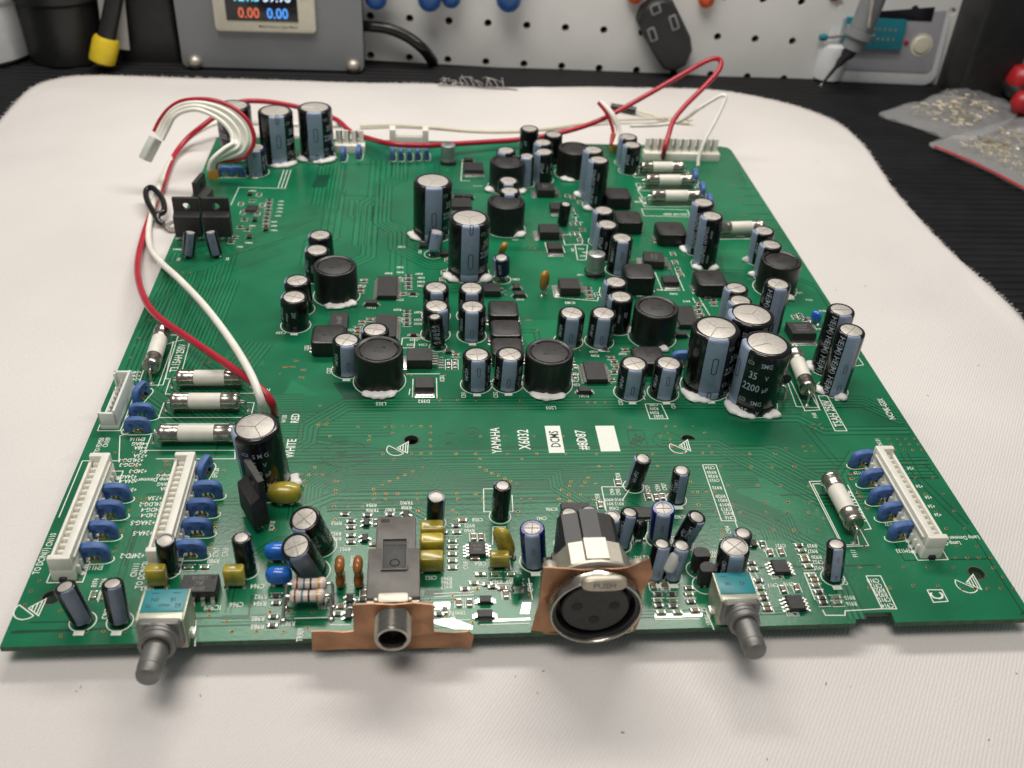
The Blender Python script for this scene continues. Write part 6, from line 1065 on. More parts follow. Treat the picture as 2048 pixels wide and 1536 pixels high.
# ------------------------------------------------------------------ microphone socket
xx, xz = 10.5, 10.0
mb = MB(); mb.lathe([(9.6, -0.2), (10.0, 0.1), (10.0, 2.3), (9.85, 2.6), (9.5, 2.6), (9.35, 2.4), (9.3, 1.8), (9.3, -4.0)], 56, False, False, Matrix.Translation((xx, -0.9, xz)) @ RX)
o = put('microphone_socket', mb.mesh('microphone_socket', M['steel'], True, 35), board, label='round three-pin microphone socket on a copper plate at the front edge')
mb = MB(); mb.lathe([(9.3, -1.5), (9.3, 0.6)], 48, True, False, Matrix.Translation((xx, -0.9, xz)) @ RX)
mb.lathe([(9.32, 1.7), (8.6, 1.6), (8.5, -1.4)], 48, False, False, Matrix.Translation((xx, -0.9, xz)) @ RX); put('shroud', mb.mesh('shroud', M['black_pl']), o)
mb = MB(); mb.lathe([(7.4, -1.4), (7.4, 1.0), (7.1, 1.3)], 44, True, True, Matrix.Translation((xx, -0.9, xz)) @ RX); put('insert', mb.mesh('insert', M['epoxy'], True, 40), o)
for dx, dz in ((-4.0, 0.6), (4.0, 0.6), (0, -3.6)):
    mb = MB(); mb.lathe([(1.25, 1.2), (1.25, 1.34), (1.15, 1.36)], 18, True, True, Matrix.Translation((xx+dx, -0.9, xz+dz)) @ RX); put('contact_hole', mb.mesh('contact_hole', M['hole']), o)
tp = []
for k in range(24):
    a = 2*pi*k/24; tp.append((xx+0.6+4.8*math.copysign(abs(cos(a))**0.6, cos(a)), xz+9.6+1.7*math.copysign(abs(sin(a))**0.7, sin(a))))
mb = MB(); mb.prism(tp, -4.6, -3.0, 0.06); t = put('push_tab', mb.mesh('push_tab', M['pushtab'], True, 40), o)
mb = MB(); vs, fs = text("PUSH", 1.5, 0.95); mb.add([(xx+0.6+x, -4.64, xz+9.6+y) for x, y in vs], fs); put('push_lettering', mb.mesh('push_lettering', M['zinc'], False), t)
mb = MB()                                             # metal half shell and black body behind the plate
n = 26; rings = []
for r, yy in ((10.2, 0.9), (10.8, 1.2), (10.8, 1.9), (9.6, 2.4)): rings.append([(xx+r*cos(pi*k/(n-1)), yy, max(0.3, xz+r*sin(pi*k/(n-1))*0.98)) for k in range(n)]+[(xx-r, yy, 0.3), (xx+r, yy, 0.3)])
mb.loft(rings)
ps = [(-9.0, 0.3), (-9.0, 9.5), (-8.4, 14.5), (-6.4, 17.4), (-5.4, 18.9), (-2.4, 19.5), (-2.2, 20.5), (2.6, 20.5), (2.8, 19.5), (5.8, 18.7), (6.8, 17.0), (8.6, 14.0), (9.0, 9.5), (9.0, 0.3)]
mb.loft([[(xx+x*k, yy, 0.3+(z-0.3)*k) for x, z in reversed(ps)] for k, yy in ((1.0, 2.3), (1.0, 8.4), (0.97, 8.8))]); put('metal_shell', mb.mesh('metal_shell', M['chrome'], True, 22), o)
for s in (-1, 1):
    mb = MB(); mb.lathe([(1.5, 0), (1.5, 4.0), (1.2, 4.4)], 16, mx=Matrix.Translation((xx+s*9.6, 0.9, xz+6.0)) @ Matrix.Rotation(-pi/2, 4, 'X')); put('screw_boss', mb.mesh('screw_boss', M['chrome'], True, 40), o)
mb = MB()
pr = [(-6.4, 16.4), (-5.6, 17.6), (-2.0, 18.2), (-1.8, 19.3), (2.2, 19.3), (2.4, 18.2), (5.6, 17.4), (6.8, 15.8), (6.8, 0.3), (-6.4, 0.3)]
mb.loft([[(xx+x, yy, z) for x, z in pr] for yy in (9.0, 18.6)]); mb.loft([[(xx+x*0.98, yy, z*0.97) for x, z in pr] for yy in (18.6, 19.2)])
mb.rbox(19.0, 8.0, 0.2, 8.6, 0.3, 0.4, 2, mx=Matrix.Translation((xx, 10.5, 0))); mb.rbox(16.4, 5.5, 0.2, 12.6, 0.3, 0.4, 2, mx=Matrix.Translation((xx, 9.2, 0)))
put('rear_body', mb.mesh('rear_body', M['black_pl'], True, 25), o)
plate([(-2.6, -0.6), (20.6, -1.2), (21.4, 4), (20.8, 12.5), (22.4, 17.5), (21.0, 22.6), (18.6, 21.0), (16.5, 20.0), (13.5, 19.5), (7.0, 19.5), (2.0, 20.0), (-1.2, 20.5), (-1.4, 10.0)], 0.35, 0.3, 'copper', 'copper_plate', o, 9, circ(xx, xz, 8.8))
mb = MB(); mb.lathe([(1.4, 0), (1.45, 0.35), (1.0, 0.4), (1.0, 0.0)], 18, False, False, Matrix.Translation((xx+7.9, -1.1, 2.0)) @ RX); mb2 = put('screw_eye', mb.mesh('screw_eye', M['steel']), o)
mb = MB(); mb.lathe([(1.05, 0.1), (1.0, 0.2)], 18, True, True, Matrix.Translation((xx+7.9, -1.1, 2.0)) @ RX); put('screw_hole', mb.mesh('screw_hole', M['hole']), o)

# ------------------------------------------------------------------ two potentiometers
def potentiometer(x, yf, W, H, axz, lean, tl, label, marks):
    o = put('potentiometer', None, board, (x, yf, 0), label=label)
    mb = MB(); mb.rbox(W, 8.6, 0.2, H-0.6, 0.15, 0.25, 2, mx=Matrix.Translation((0, 4.3, 0))); o.data = None
    put('housing', mb.mesh('housing', M['pot_side'], True, 35), o)
    mb = MB(); mb.rbox(W*0.92, 6.2, H-0.6, H, 0.12, 0.2, 2, mx=Matrix.Translation((0, 5.4, 0))); t = put('teal_cover', mb.mesh('teal_cover', M['teal']), o)
    mb = MB(); mb.rbox(W, 2.3, H-0.62, H-0.05, 0.12, 0.2, 2, mx=Matrix.Translation((0, 1.1, 0)))
    for s in (-1, 1): mb.rbox(W*0.05, 8.4, H-0.62, H+0.05, 0.05, 0.05, 1, mx=Matrix.Translation((s*W*0.485, 4.3, 0)))
    put('frame', mb.mesh('frame', M['pot_side'], True, 35), o)
    mb = MB()
    for s, dx, dy in marks:
        vs, fs = text(s, 1.05, 0.85); mb.add([(dx-xx_, dy-yy_, H+0.015) for xx_, yy_ in vs], fs)
    for dx in (-2.2, 2.2): mb.box(dx-0.8, dx+0.8, 7.3, 7.5, H, H+0.015)
    put('print', mb.mesh('print', M['teal_print'], False), o)
    A = Matrix.Translation((0, 0, axz)) @ Matrix.Rotation(lean, 4, 'X') @ RX
    mb = MB(); mb.rbox(W*0.95, H*0.86, 0, 1.6, 0.3, 1.2, 3, mx=Matrix.Translation((0, 0.3, axz-0.1)) @ RX)
    mb.lathe([(W*0.40, 1.4), (W*0.40, 2.1), (W*0.385, 2.2), (W*0.385, 2.5), (W*0.405, 2.6), (W*0.405, 3.2), (W*0.385, 3.3), (W*0.385, 3.6), (W*0.40, 3.7), (W*0.39, 4.6), (W*0.36, 4.9), (W*0.30, 4.9), (W*0.29, 4.4)], 40, mx=A)
    put('bushing', mb.mesh('bushing', M['zinc'], True, 30), o)
    mb = MB(); mb.lathe([(2.55, 4.0), (2.55, tl-2.6), (2.45, tl-2.5), (2.45, tl-1.0), (2.2, tl-0.4), (1.3, tl)], 32, mx=A); put('shaft', mb.mesh('shaft', M['zinc'], True, 30), o)
    mb = MB(); 
    for s in (-1, 1): mb.rbox(1.0, 2.4, 0, 1.6, 0.1, 0.1, 1, mx=Matrix.Translation((s*W*0.54, 3.4, 0)))
    put('mounting_leg', mb.mesh('mounting_leg', M['solder']), o)
    return o
potentiometer(-80.3, -1.6, 9.6, 9.0, 5.6, -0.10, 13.0, 'grey rotary knob with teal cover at the front left', (("1R", 1.8, 5.6), ("0N", -2.0, 5.6), ("62", 3.0, 3.9), ("mon", 0.2, 3.9), ("70", -3.0, 3.9)))
potentiometer(43.6, 0.4, 8.8, 8.0, 5.2, -0.10, 13.0, 'grey rotary knob with teal cover right of the microphone socket', (("42", 1.6, 5.2), ("0K", -1.8, 5.2)))
put('silkscreen', silk.mesh('silkscreen', M['silk'], False), board, label='white printed lettering and component outlines on the board', kind='stuff')

# ------------------------------------------------------------------ wires
def wire(name, label, pts, r, m, cat='wire', group=None, smooth=10):
    mb = MB(); mb.tube(pts, r, 12, smooth); return tag(put(name, mb.mesh(name, M[m], True, 60)), label, cat, group)
red = [(-67.01, 78.34, 0.00), (-66.63, 76.29, 3.00), (-67.06, 74.70, 8.00), (-71.30, 78.64, 10.50), (-79.53, 88.34, 9.50), (-92.67, 103.41, 8.00), (-105.35, 118.72, 6.00), (-112.65, 131.82, 4.00), (-119.84, 151.16, 0.50), (-124.45, 169.20, -2.00), (-127.33, 188.85, -3.60), (-128.62, 209.12, -3.60), (-129.07, 231.34, -3.60), (-130.43, 258.44, -3.20), (-126.82, 271.34, 0.00), (-119.85, 274.96, 5.00),
       (-112.79, 280.08, 9.00), (-105.66, 284.47, 12.00), (-98.54, 287.36, 12.00), (-88.25, 290.37, 10.00), (-75.39, 291.22, 7.00), (-63.72, 286.95, 4.50), (-56.90, 275.13, 4.00), (-48.92, 266.41, 4.50), (-37.83, 251.91, 8.00), (-24.26, 253.36, 7.00), (-12.44, 260.37, 5.00), (1.89, 265.69, 4.00), (17.55, 269.26, 4.00), (35.2, 270.0, 7.1), (53.2, 274.0, 11.8), (72.9, 278.0, 21.7), (89.8, 280.0, 31.7), (99.6, 280.0, 37.7), (104.5, 280.0, 37.8), (103.9, 277.0, 34.4), (98.0, 274.0, 28.2), (89.7, 270.0, 21.0), (84.3, 266.0, 15.6), (81.7, 261.0, 11.2), (79.5, 256.0, 7.0), (80.27, 260.07, 0.00)]
o = thing('wire', 'long red wire looping from the front left capacitor round the back of the board', 'wire')
mb = MB(); mb.tube(red, 1.12, 12, 10); put('insulation', mb.mesh('insulation', M['red'], True, 60), o)
mb = MB(); a = (-67.01, 78.34, 0.00); mb.tube([a, (a[0], a[1]+0.2, 3.0)], 0.7, 8); mb.lathe([(1.3, 0), (0.9, 0.3), (0.6, 0.8)], 12, mx=Matrix.Translation((a[0], a[1], 0))); put('bare_end', mb.mesh('bare_end', M['lead']), o)
white = [(-69.38, 76.57, 0.00), (-69.10, 74.14, 4.00), (-69.19, 72.53, 10.50), (-72.63, 80.52, 13.00), (-80.33, 97.42, 12.00), (-91.97, 120.87, 9.00), (-103.84, 141.90, 6.00), (-114.75, 162.20, 1.00), (-122.29, 178.53, -2.50), (-126.36, 193.59, -3.40), (-128.77, 210.84, -3.40), (-129.40, 223.73, -2.20), (-130.86, 250.19, -3.40), (-128.33, 273.37, -2.00), (-121.51, 281.54, 1.00), (-113.75, 287.60, 2.00), (-101.70, 287.08, 2.00), (-79.67, 285.93, 2.00), (-59.80, 285.83, 2.00)]
o = thing('wire', 'thick white wire running beside the red one along the left edge', 'wire')
mb = MB(); mb.tube(white, 1.12, 12, 10); put('insulation', mb.mesh('insulation', M['white'], True, 60), o)
mb = MB(); mb.tube([(-69.38, 76.57, 0.00), (-68.92, 74.09, 3.00)], 0.7, 8); put('bare_end', mb.mesh('bare_end', M['lead']), o)
wire('wire', 'thin ivory wire lying on the cloth behind the back edge of the board', [(-54.14, 301.88, -4.20), (-37.99, 303.99, -4.20), (-21.64, 302.91, -4.40), (-0.65, 299.11, -4.40), (15.81, 299.11, -4.30), (32.78, 302.84, -4.20), (50.04, 307.02, -3.00), (68.06, 313.16, -3.00), (83.30, 315.33, -3.00), (96.21, 317.39, -3.00), (106.29, 312.74, -2.00)], 0.75, 'ivory')
wire('wire', 'white wire standing up in a loop at the back right corner', [(94.67, 253.15, 0.00), (95.0, 255.0, 3.2), (97.3, 258.0, 10.0), (101.8, 262.0, 17.6), (105.5, 266.0, 25.1), (105.2, 267.0, 26.7), (102.8, 268.0, 25.6), (96.2, 270.0, 19.8), (89.8, 272.0, 13.4), (81.0, 276.0, 9.4), (68.6, 281.0, 6.7)], 0.8, 'white')
for k, (dx, m, lab) in enumerate(((-4, 'red', 'thin red wire rising from the ochre plug at the back'), (3, 'white', 'thin white wire rising from the ochre plug, nearer the capacitors'), (7, 'white', 'thin white wire rising from the ochre plug, farther from the red one'))):
    a = (57.61, 261.31, 6.00); wire('wire', lab, [(a[0]+dx*0.18, a[1], 5.5), (57.9, 266.0, 10.1) if k == 0 else ((60.1, 266.0, 10.1) if k == 1 else (61.2, 267.0, 9.7)), (55.0, 269.0, 16.5) if k == 0 else ((56.3, 269.0, 17.0) if k == 1 else (57.9, 270.0, 16.2)), (51.1, 272.0, 20.5) if k == 0 else ((51.8, 273.0, 21.0) if k == 1 else (53.2, 274.0, 20.0))], 0.75, m)
o = thing('wire_splice', 'black heat-shrink splice on a thin white wire behind the board', 'wire')
mb = MB(); mb.tube([(69.23, 332.38, -3.40), (74.93, 329.97, -3.40), (81.12, 327.61, -3.40)], 1.7, 12, 4); put('heat_shrink', mb.mesh('heat_shrink', M['black_pvc']), o)
mb = MB(); mb.tube([(80.61, 327.58, -3.40), (89.67, 321.75, -3.80), (98.32, 314.97, -3.80), (104.98, 313.39, -3.80)], 0.7, 10, 6); put('insulation', mb.mesh('insulation', M['ivory']), o)
# cable of seven wires with its plug
o = thing('wire_harness', 'bundle of white wires and one red arching over to a small clear plug', 'cable')
mid = [(-106.6, 222.0, 8.8), (-105.1, 222.0, 12.2), (-100.7, 225.0, 13.4), (-96.6, 228.0, 14.3), (-94.9, 230.0, 17.2), (-96.0, 232.0, 21.6), (-100.0, 234.0, 25.6), (-105.8, 236.0, 27.9), (-112.1, 237.0, 28.8), (-118.1, 238.0, 27.5), (-122.6, 238.0, 24.8), (-126.2, 238.0, 20.2), (-128.7, 236.0, 16.1)]
for k in range(7):
    s = (k-3)/3; pts = []
    for i, p in enumerate(mid):
        sp = 2.0+3.2*sin(pi*min(1, i/8))*(1 if i < 9 else 0.8) if i < 11 else 2.6
        pv = Vector(mid[min(i+1, len(mid)-1)])-Vector(mid[max(i-1, 0)]); nn = Vector((-pv.z, 0, pv.x)).normalized()
        q = Vector(p)+nn*(s*sp*(0.75 if i > 1 else 0.4))+Vector((0, (k % 2)*0.8-s*1.6, 0)); pts.append(tuple(q))
    mb = MB(); mb.tube(pts, 0.86, 10, 8); put('insulation', mb.mesh('insulation', M['red' if k == 0 else 'white'], True, 60), o, label='red strand' if k == 0 else None)
a = Vector((-130.6, 236.0, 13.6)); b = Vector((-133.2, 234.0, 9.4)); mb = MB(); mb.rbox(5.6, 3.0, -1.5, 8.0, 0.4, 0.5, 2); pl = put('plug', mb.mesh('plug', M['nylon_clear'], True, 40), o, tuple(a), mx=axis_mx(b-a, 0.2))
# black lacing tie with a ring lug
o = thing('cable_tie', 'black tie looped around the red and white wires with a metal ring lug', 'cable tie')
P = [(-125.77, 204.24, -2.60), (-130.18, 212.33, -1.00), (-132.40, 219.86, 0.00), (-130.67, 221.38, 1.00), (-127.82, 218.28, 0.60), (-124.67, 212.97, -0.60), (-123.02, 206.09, -1.40), (-124.87, 203.89, -2.00), (-124.58, 201.75, -3.00), (-122.65, 200.49, -4.00)]
mb = MB(); mb.tube(P, 1.15, 12, 8); put('tie_loop', mb.mesh('tie_loop', M['black_pvc'], True, 60), o)
mb = MB(); a = Vector((-118.41, 198.57, -3.80)); mb.lathe([(1.5, -0.35), (2.9, -0.35), (2.9, 0.35), (1.5, 0.35), (1.5, -0.35)], 24, False, False, Matrix.Translation(a) @ Matrix.Rotation(0.25, 4, 'X')); mb.tube([(-122.74, 200.90, -4.00), (-120.79, 198.27, -4.30), tuple(a+Vector((-2.2, -0.6, -0.3)))], 0.95, 10, 4, flat=0.5); put('ring_lug', mb.mesh('ring_lug', M['steel'], True, 40), o)

# ------------------------------------------------------------------ what stands behind the cloth
ZT = ZC-1.45
B = {}
B['peg'] = mat('white_hardboard', (0.68, 0.68, 0.66), 0.5, var=0.05, vscale=25, bump=0.08, bscale=300)
B['pegback'] = mat('brown_hardboard', (0.030, 0.022, 0.014), 0.8, var=0.3, vscale=80)
B['pegrim'] = mat('hole_edge', (0.42, 0.36, 0.25), 0.8, var=0.2)
B['grey'] = mat('grey_powder_coat', (0.185, 0.195, 0.205), 0.45, var=0.05, vscale=40, bump=0.08, bscale=900)
B['cream'] = mat('cream_plastic', (0.55, 0.52, 0.42), 0.45, var=0.04)
B['screen'] = mat('display_glass', (0.012, 0.012, 0.016), 0.12)
B['d_orange'] = mat('lit_orange', (0.5, 0.1, 0.05), 0.5, emit=((1.0, 0.20, 0.10), 0.55)); B['d_blue'] = mat('lit_blue', (0.05, 0.2, 0.6), 0.5, emit=((0.08, 0.36, 1.0), 1.0)); B['d_cyan'] = mat('lit_cyan', (0.1, 0.4, 0.6), 0.5, emit=((0.20, 0.75, 1.0), 0.9)); B['d_white'] = mat('lit_white', (0.5, 0.6, 0.8), 0.5, emit=((0.65, 0.82, 1.0), 0.9))
B['ink'] = mat('dark_ink', (0.03, 0.03, 0.03), 0.6)
B['blue'] = mat('blue_grip', (0.012, 0.085, 0.30), 0.35, var=0.1); B['orange'] = mat('orange_grip', (0.62, 0.085, 0.015), 0.4, var=0.1)
B['yellow'] = mat('yellow_cap', (0.68, 0.50, 0.020), 0.4, var=0.06); B['whitepl'] = mat('white_plastic', (0.62, 0.63, 0.64), 0.35, var=0.04)
B['panel'] = mat('grey_panel', (0.32, 0.32, 0.35), 0.45, var=0.04); B['tealb'] = mat('teal_socket', (0.010, 0.16, 0.20), 0.4, var=0.06)
B['redp'] = mat('red_plastic', (0.40, 0.015, 0.020), 0.35, var=0.1); B['card'] = mat('grey_card', (0.34, 0.33, 0.31), 0.7, var=0.06)
def bag_mat():
    m = mat('clear_polythene', (0.9, 0.9, 0.9), 0.06, bump=0.5, bscale=60, alpha=0.17); return m
B['bag'] = bag_mat(); B['brass'] = mat('brassy_pins', (0.72, 0.62, 0.42), 0.28, 0.9, var=0.2, vscale=300)
# pegboard with real holes
peg = thing('pegboard', 'white pegboard panel with rows of round holes behind the bench', 'pegboard', (0, 400, 0))
cu = bpy.data.curves.new('pg', 'CURVE'); cu.dimensions = '2D'; cu.fill_mode = 'BOTH'; cu.extrude = 1.4
def sp2(P):
    sp = cu.splines.new('POLY'); sp.points.add(len(P)-1); sp.use_cyclic_u = True
    for q, (x, z) in zip(sp.points, P): q.co = (x, z, 0, 1)
sp2([(-190, ZT), (420, ZT), (420, 120), (-190, 120)]); PH = []
for r in range(6):
    for k in range(-7, 20): PH.append((-31.9+21.05*k, -4.3+20.9*r+ (0 if r else 0.0)))
for x, z in PH:
    if z > ZT+2.2: sp2([(x+2.05*cos(2*pi*k/16), z+2.05*sin(2*pi*k/16)) for k in range(16)])
co = bpy.data.objects.new('pg', cu); tm = co.to_mesh(); mb = MB(); mb.add([(v.co.x, -v.co.z+1.4, v.co.y) for v in tm.vertices], [tuple(p.vertices) for p in tm.polygons]); co.to_mesh_clear(); bpy.data.objects.remove(co); bpy.data.curves.remove(cu)
put('panel', mb.mesh('panel', B['peg'], False), peg)
mb = MB(); mb.box(-190, 420, 6, 8, ZT, 120); put('backing', mb.mesh('backing', B['pegback'], False), peg)
mb = MB()
for x, z in PH:
    if z < 30: mb.lathe([(2.02, 0.3), (2.02, 5.0)], 16, False, False, Matrix.Translation((x, 0, z)) @ Matrix.Rotation(-pi/2, 4, 'X'))
put('hole_edges', mb.mesh('hole_edges', B['pegrim']), peg, kind='stuff')
peg.rotation_euler = (0, radians(1.0), radians(-2.2))
# grey power box with a lit meter
bx = thing('power_box', 'grey metal power box with a lit digital meter behind the cloth', 'power supply', (-103, 384, ZT))
mb = MB(); mb.loft([[(x*k, y, z) for x, y in ((-47, 0), (47, 0), (47, 40), (-47, 40))] for k, z in ((0.97, 0.8), (1.0, 3.0), (1.0, 62))]); put('case', mb.mesh('case', B['grey'], False), bx)
mb = MB(); mb.rbox(51, 34, 0, 3.2, 0.8, 2.0, 3, mx=Matrix.Translation((-2.0, 0.2, 37.5)) @ RX); mt = put('meter_frame', mb.mesh('meter_frame', B['cream'], True, 40), bx)
mb = MB(); mb.rbox(36, 24, 3.18, 3.5, 0.1, 0.4, 2, mx=Matrix.Translation((-3.2, 0.2, 38.2)) @ RX); put('display', mb.mesh('display', B['screen']), bx)
def seg(s, x, z, h, m):
    mb = MB(); vs, fs = text(s, h, 0.85); mb.add([(x+a, -3.40, z+b) for a, b in vs], fs); put('lit_digits', mb.mesh('lit_digits', m, False), bx)
seg("0.00", -9.8, 30.4, 5.2, B['d_orange']); seg("0.00", 4.6, 30.4, 5.2, B['d_blue']); seg("121.5", -10.6, 38.6, 5.2, B['d_cyan']); seg("59.98", 4.8, 38.6, 5.2, B['d_white'])
mb = MB(); vs, fs = text("Multi-Function Digital Meter", 1.5, 0.8); mb.add([(4.5+a, -3.02, 23.6+b) for a, b in vs], fs); put('meter_lettering', mb.mesh('meter_lettering', B['ink'], False), bx)
mb = MB(); mb.rbox(4.4, 6, 3.2, 4.4, 0.4, 0.5, 2, mx=Matrix.Translation((18.6, 0.2, 43.5)) @ RX); put('meter_button', mb.mesh('meter_button', B['blue']), bx)
for x in (-40.5, 41.5):
    mb = MB(); mb.lathe([(3.6, 0), (3.6, 2), (3.0, 3.4), (1.6, 4.4), (0.3, 4.6)], 20, mx=Matrix.Translation((x, 0.4, 3.6)) @ RX); mb.box(x-2.2, x+2.2, -4.3, -4.1, 3.2, 4.0); put('corner_screw', mb.mesh('corner_screw', M['chrome'], True, 40), bx)
wire('power_cable', 'thick black cable curving from the grey box to the bench', [(-63.4, 400.0, 13.6), (-53.8, 394.0, 14.6), (-43.2, 392.0, 14.2), (-32.7, 391.0, 10.4), (-24.5, 390.0, 4.6), (-19.04, 398.52, -5.00)], 3.0, 'black_pvc', 'cable')
# left: tub, dark cup, case, card, yellow-tipped tool
mb = MB(); mb.lathe([(30, 0), (34, 3), (35.5, 30), (36.5, 31), (37.5, 33), (37.5, 40), (36.5, 41), (36.5, 60)], 48); t = tag(put('plastic_tub', mb.mesh('plastic_tub', B['whitepl'], True, 40), None, (-262, 400, ZT)), 'white plastic tub cut off at the upper left corner', 'tub')
mb = MB(); mb.lathe([(19, 0), (20, 1), (21, 30), (23, 32), (23, 70)], 36); tag(put('tool_cup', mb.mesh('tool_cup', M['black_pl'], True, 40), None, (-211, 398, ZT)), 'black round cup between the white tub and the yellow-tipped tool', 'cup')
mb = MB(); mb.rbox(30, 22, 0, 80, 1, 3, 3); tag(put('black_case', mb.mesh('black_case', M['black_pl'], True, 40), None, (-167.5, 402, ZT)), 'tall black case standing just left of the grey power box', 'case')
mb = MB(); mb.box(-320, -185, 0, 3, 0, 120); tag(put('back_panel', mb.mesh('back_panel', B['pegback'], False), None, (0, 440, ZT)), 'dark panel behind the black cup and case', 'panel')
mb = MB(); mb.rbox(13, 1.2, 9, 75, 0.1, 0.2); o = tag(put('paper_card', mb.mesh('paper_card', B['card']), None, (-183, 384, ZT)), 'grey card standing behind the yellow-tipped tool', 'card'); o.rotation_euler = (radians(-4), radians(3), 0)
o = thing('screwdriver', 'black tool with a yellow end cap leaning behind the cloth', 'tool')
a = Vector((-188.9, 376.0, -3.2)); b = Vector((-175.6, 384.0, 36.3)); d = (b-a); L = d.length
mb = MB(); mb.lathe([(4.0, 0), (6.3, 1.2), (6.6, 3), (6.6, 11.5), (5.8, 13.5), (3.5, 14)], 28); put('end_cap', mb.mesh('end_cap', B['yellow'], True, 40), o, tuple(a), mx=axis_mx(d))
mb = MB(); mb.lathe([(4.6, 12), (4.4, 20), (4.2, L+20)], 24); put('shaft', mb.mesh('shaft', M['black_pl'], True, 40), o, tuple(a), mx=axis_mx(d))
# handles hanging in front of the pegboard
for (px, m, lab, r, g) in [((-48.7, 390.0, 24.1), 'blue', 'blue handle tip hanging nearest the grey power box', 6.2, 'hanging handles'), ((-21.1, 390.0, 23.9), 'blue', 'blue handle tip, second from the grey power box', 6.6, 'hanging handles'), ((-9.8, 392.0, 25.5), 'blue', 'blue handle tip, third from the grey power box', 5.4, 'hanging handles'), ((20.2, 390.0, 24.9), 'blue', 'blue handle tip hanging nearest the black socket', 7.0, 'hanging handles'),
        ((87.8, 394.0, 30.3), 'orange', 'orange handle tip behind the top of the black socket', 5.0, 'orange handles'), ((126.2, 392.0, 29.9), 'orange', 'orange handle tip right of the black socket', 4.6, 'orange handles'), ((196.2, 394.0, 35.0), 'orange', 'orange handle tip above the component tester', 4.4, 'orange handles')]:
    mb = MB(); mb.lathe([(0.4, 0), (r*0.55, r*0.18), (r*0.86, r*0.55), (r, r*1.2), (r*1.06, r*3), (r*0.9, 60)], 24); tag(put('hanging_tool', mb.mesh('hanging_tool', B[m], True, 60), None, px), lab, 'tool', g)
# black extension socket
o = thing('extension_socket', 'black three-slot extension socket hanging before the pegboard', 'socket', (0, 386, 0))
poly = [(89.5, 386.0, 22.7), (91.3, 386.0, 29.5), (95.5, 386.0, 33.7), (101.2, 386.0, 35.4), (107.3, 386.0, 34.1), (113.6, 386.0, 25.0), (120.1, 386.0, 15.2), (122.1, 386.0, 8.3), (119.8, 386.0, 0.0), (113.6, 386.0, -3.4), (107.8, 386.0, -2.5), (101.8, 386.0, 4.5), (95.1, 386.0, 13.4)]
mb = MB(); mb.prism([(p[0], p[2]) for p in reversed(poly)], 0, 12, 0.10); put('body', mb.mesh('body', M['black_pl'], True, 40), o)
for p, w, h in (((98.1, 386.0, 17.0), 2.2, 5.5), ((108.9, 386.0, 23.6), 2.2, 6.2), ((97.9, 386.0, 30.2), 3.4, 3.4)):
    mb = MB(); mb.rbox(w+2.2, h+2.2, 0, 0.35, 0.1, 1.0, 3, mx=Matrix.Translation((p[0], 0, p[2])) @ RX @ Matrix.Rotation(0.45, 4, 'Z')); s_ = put('slot_rim', mb.mesh('slot_rim', B['grey']), o)
    mb = MB(); mb.rbox(w, h, 0.3, 0.42, 0.03, 0.5, 3, mx=Matrix.Translation((p[0], 0, p[2])) @ RX @ Matrix.Rotation(0.45, 4, 'Z')); put('slot', mb.mesh('slot', M['hole']), o)
# component tester leaning on the pegboard
o = thing('component_tester', 'white cased component tester with teal socket leaning on the pegboard', 'tester', (231, 387, ZT)); o.rotation_euler = (radians(-7), 0, radians(-3))
mb = MB(); mb.rbox(66, 90, 0, 12, 1.2, 7, 5, mx=Matrix.Translation((0, 12, 45)) @ RX); put('case', mb.mesh('case', B['whitepl'], True, 40), o)
mb = MB(); mb.rbox(56, 78, 11.9, 12.4, 0.1, 4, 4, mx=Matrix.Translation((1, 12, 46)) @ RX); put('face_panel', mb.mesh('face_panel', B['panel']), o)
mb = MB(); mb.rbox(33, 16, 12.3, 15.0, 0.3, 0.5, 2, mx=Matrix.Translation((-9, 12, 27)) @ RX); z = put('test_socket', mb.mesh('test_socket', B['tealb'], True, 40), o)
mb = MB()
for r in (-2.5, 2.5):
    for k in range(9): mb.box(-22+k*2.9, -20.6+k*2.9, -3.1, -2.95, 26.4+r, 27.8+r)
put('socket_contacts', mb.mesh('socket_contacts', M['lead'], False), z, kind='stuff')
mb = MB(); mb.rbox(42, 26, 12.3, 12.7, 0.1, 0.6, 2, mx=Matrix.Translation((1, 12, 47.5)) @ RX); put('screen', mb.mesh('screen', B['screen']), o)
mb = MB(); mb.lathe([(6.2, 12.3), (6.2, 12.6), (5.4, 12.7), (5.0, 12.6), (4.2, 13.4), (0.3, 13.7)], 28, mx=Matrix.Translation((19.5, 12, 22)) @ RX); put('button', mb.mesh('button', B['cream'], True, 40), o)
mb = MB(); mb.lathe([(1.3, 12.3), (1.3, 13.0), (0.4, 13.4)], 14, mx=Matrix.Translation((10.5, 12, 23)) @ RX); put('indicator', mb.mesh('indicator', B['redp']), o)
mb = MB(); mb.tube([(-24, -2.2, 26), (-30, -2.6, 24.6), (-36, -2.8, 24)], 0.8, 8, 3); lv = put('socket_lever', mb.mesh('socket_lever', M['lead']), o)
mb = MB(); mb.lathe([(0.3, -2.6), (1.6, -2), (2.0, 0), (1.6, 2), (0.3, 2.6)], 16, mx=Matrix.Translation((-37, -2.8, 24)) @ Matrix.Rotation(pi/2, 4, 'Y')); put('lever_ball', mb.mesh('lever_ball', B['tealb']), lv)
mb = MB(); mb.lathe([(6.5, 0), (8.4, 1.5), (8.6, 17), (7.8, 19.5), (5, 20.5)], 28); tag(put('white_cap', mb.mesh('white_cap', B['whitepl'], True, 40), None, (203.07, 393.27, -7.00)), 'white round cap standing before the corner of the component tester', 'cap')
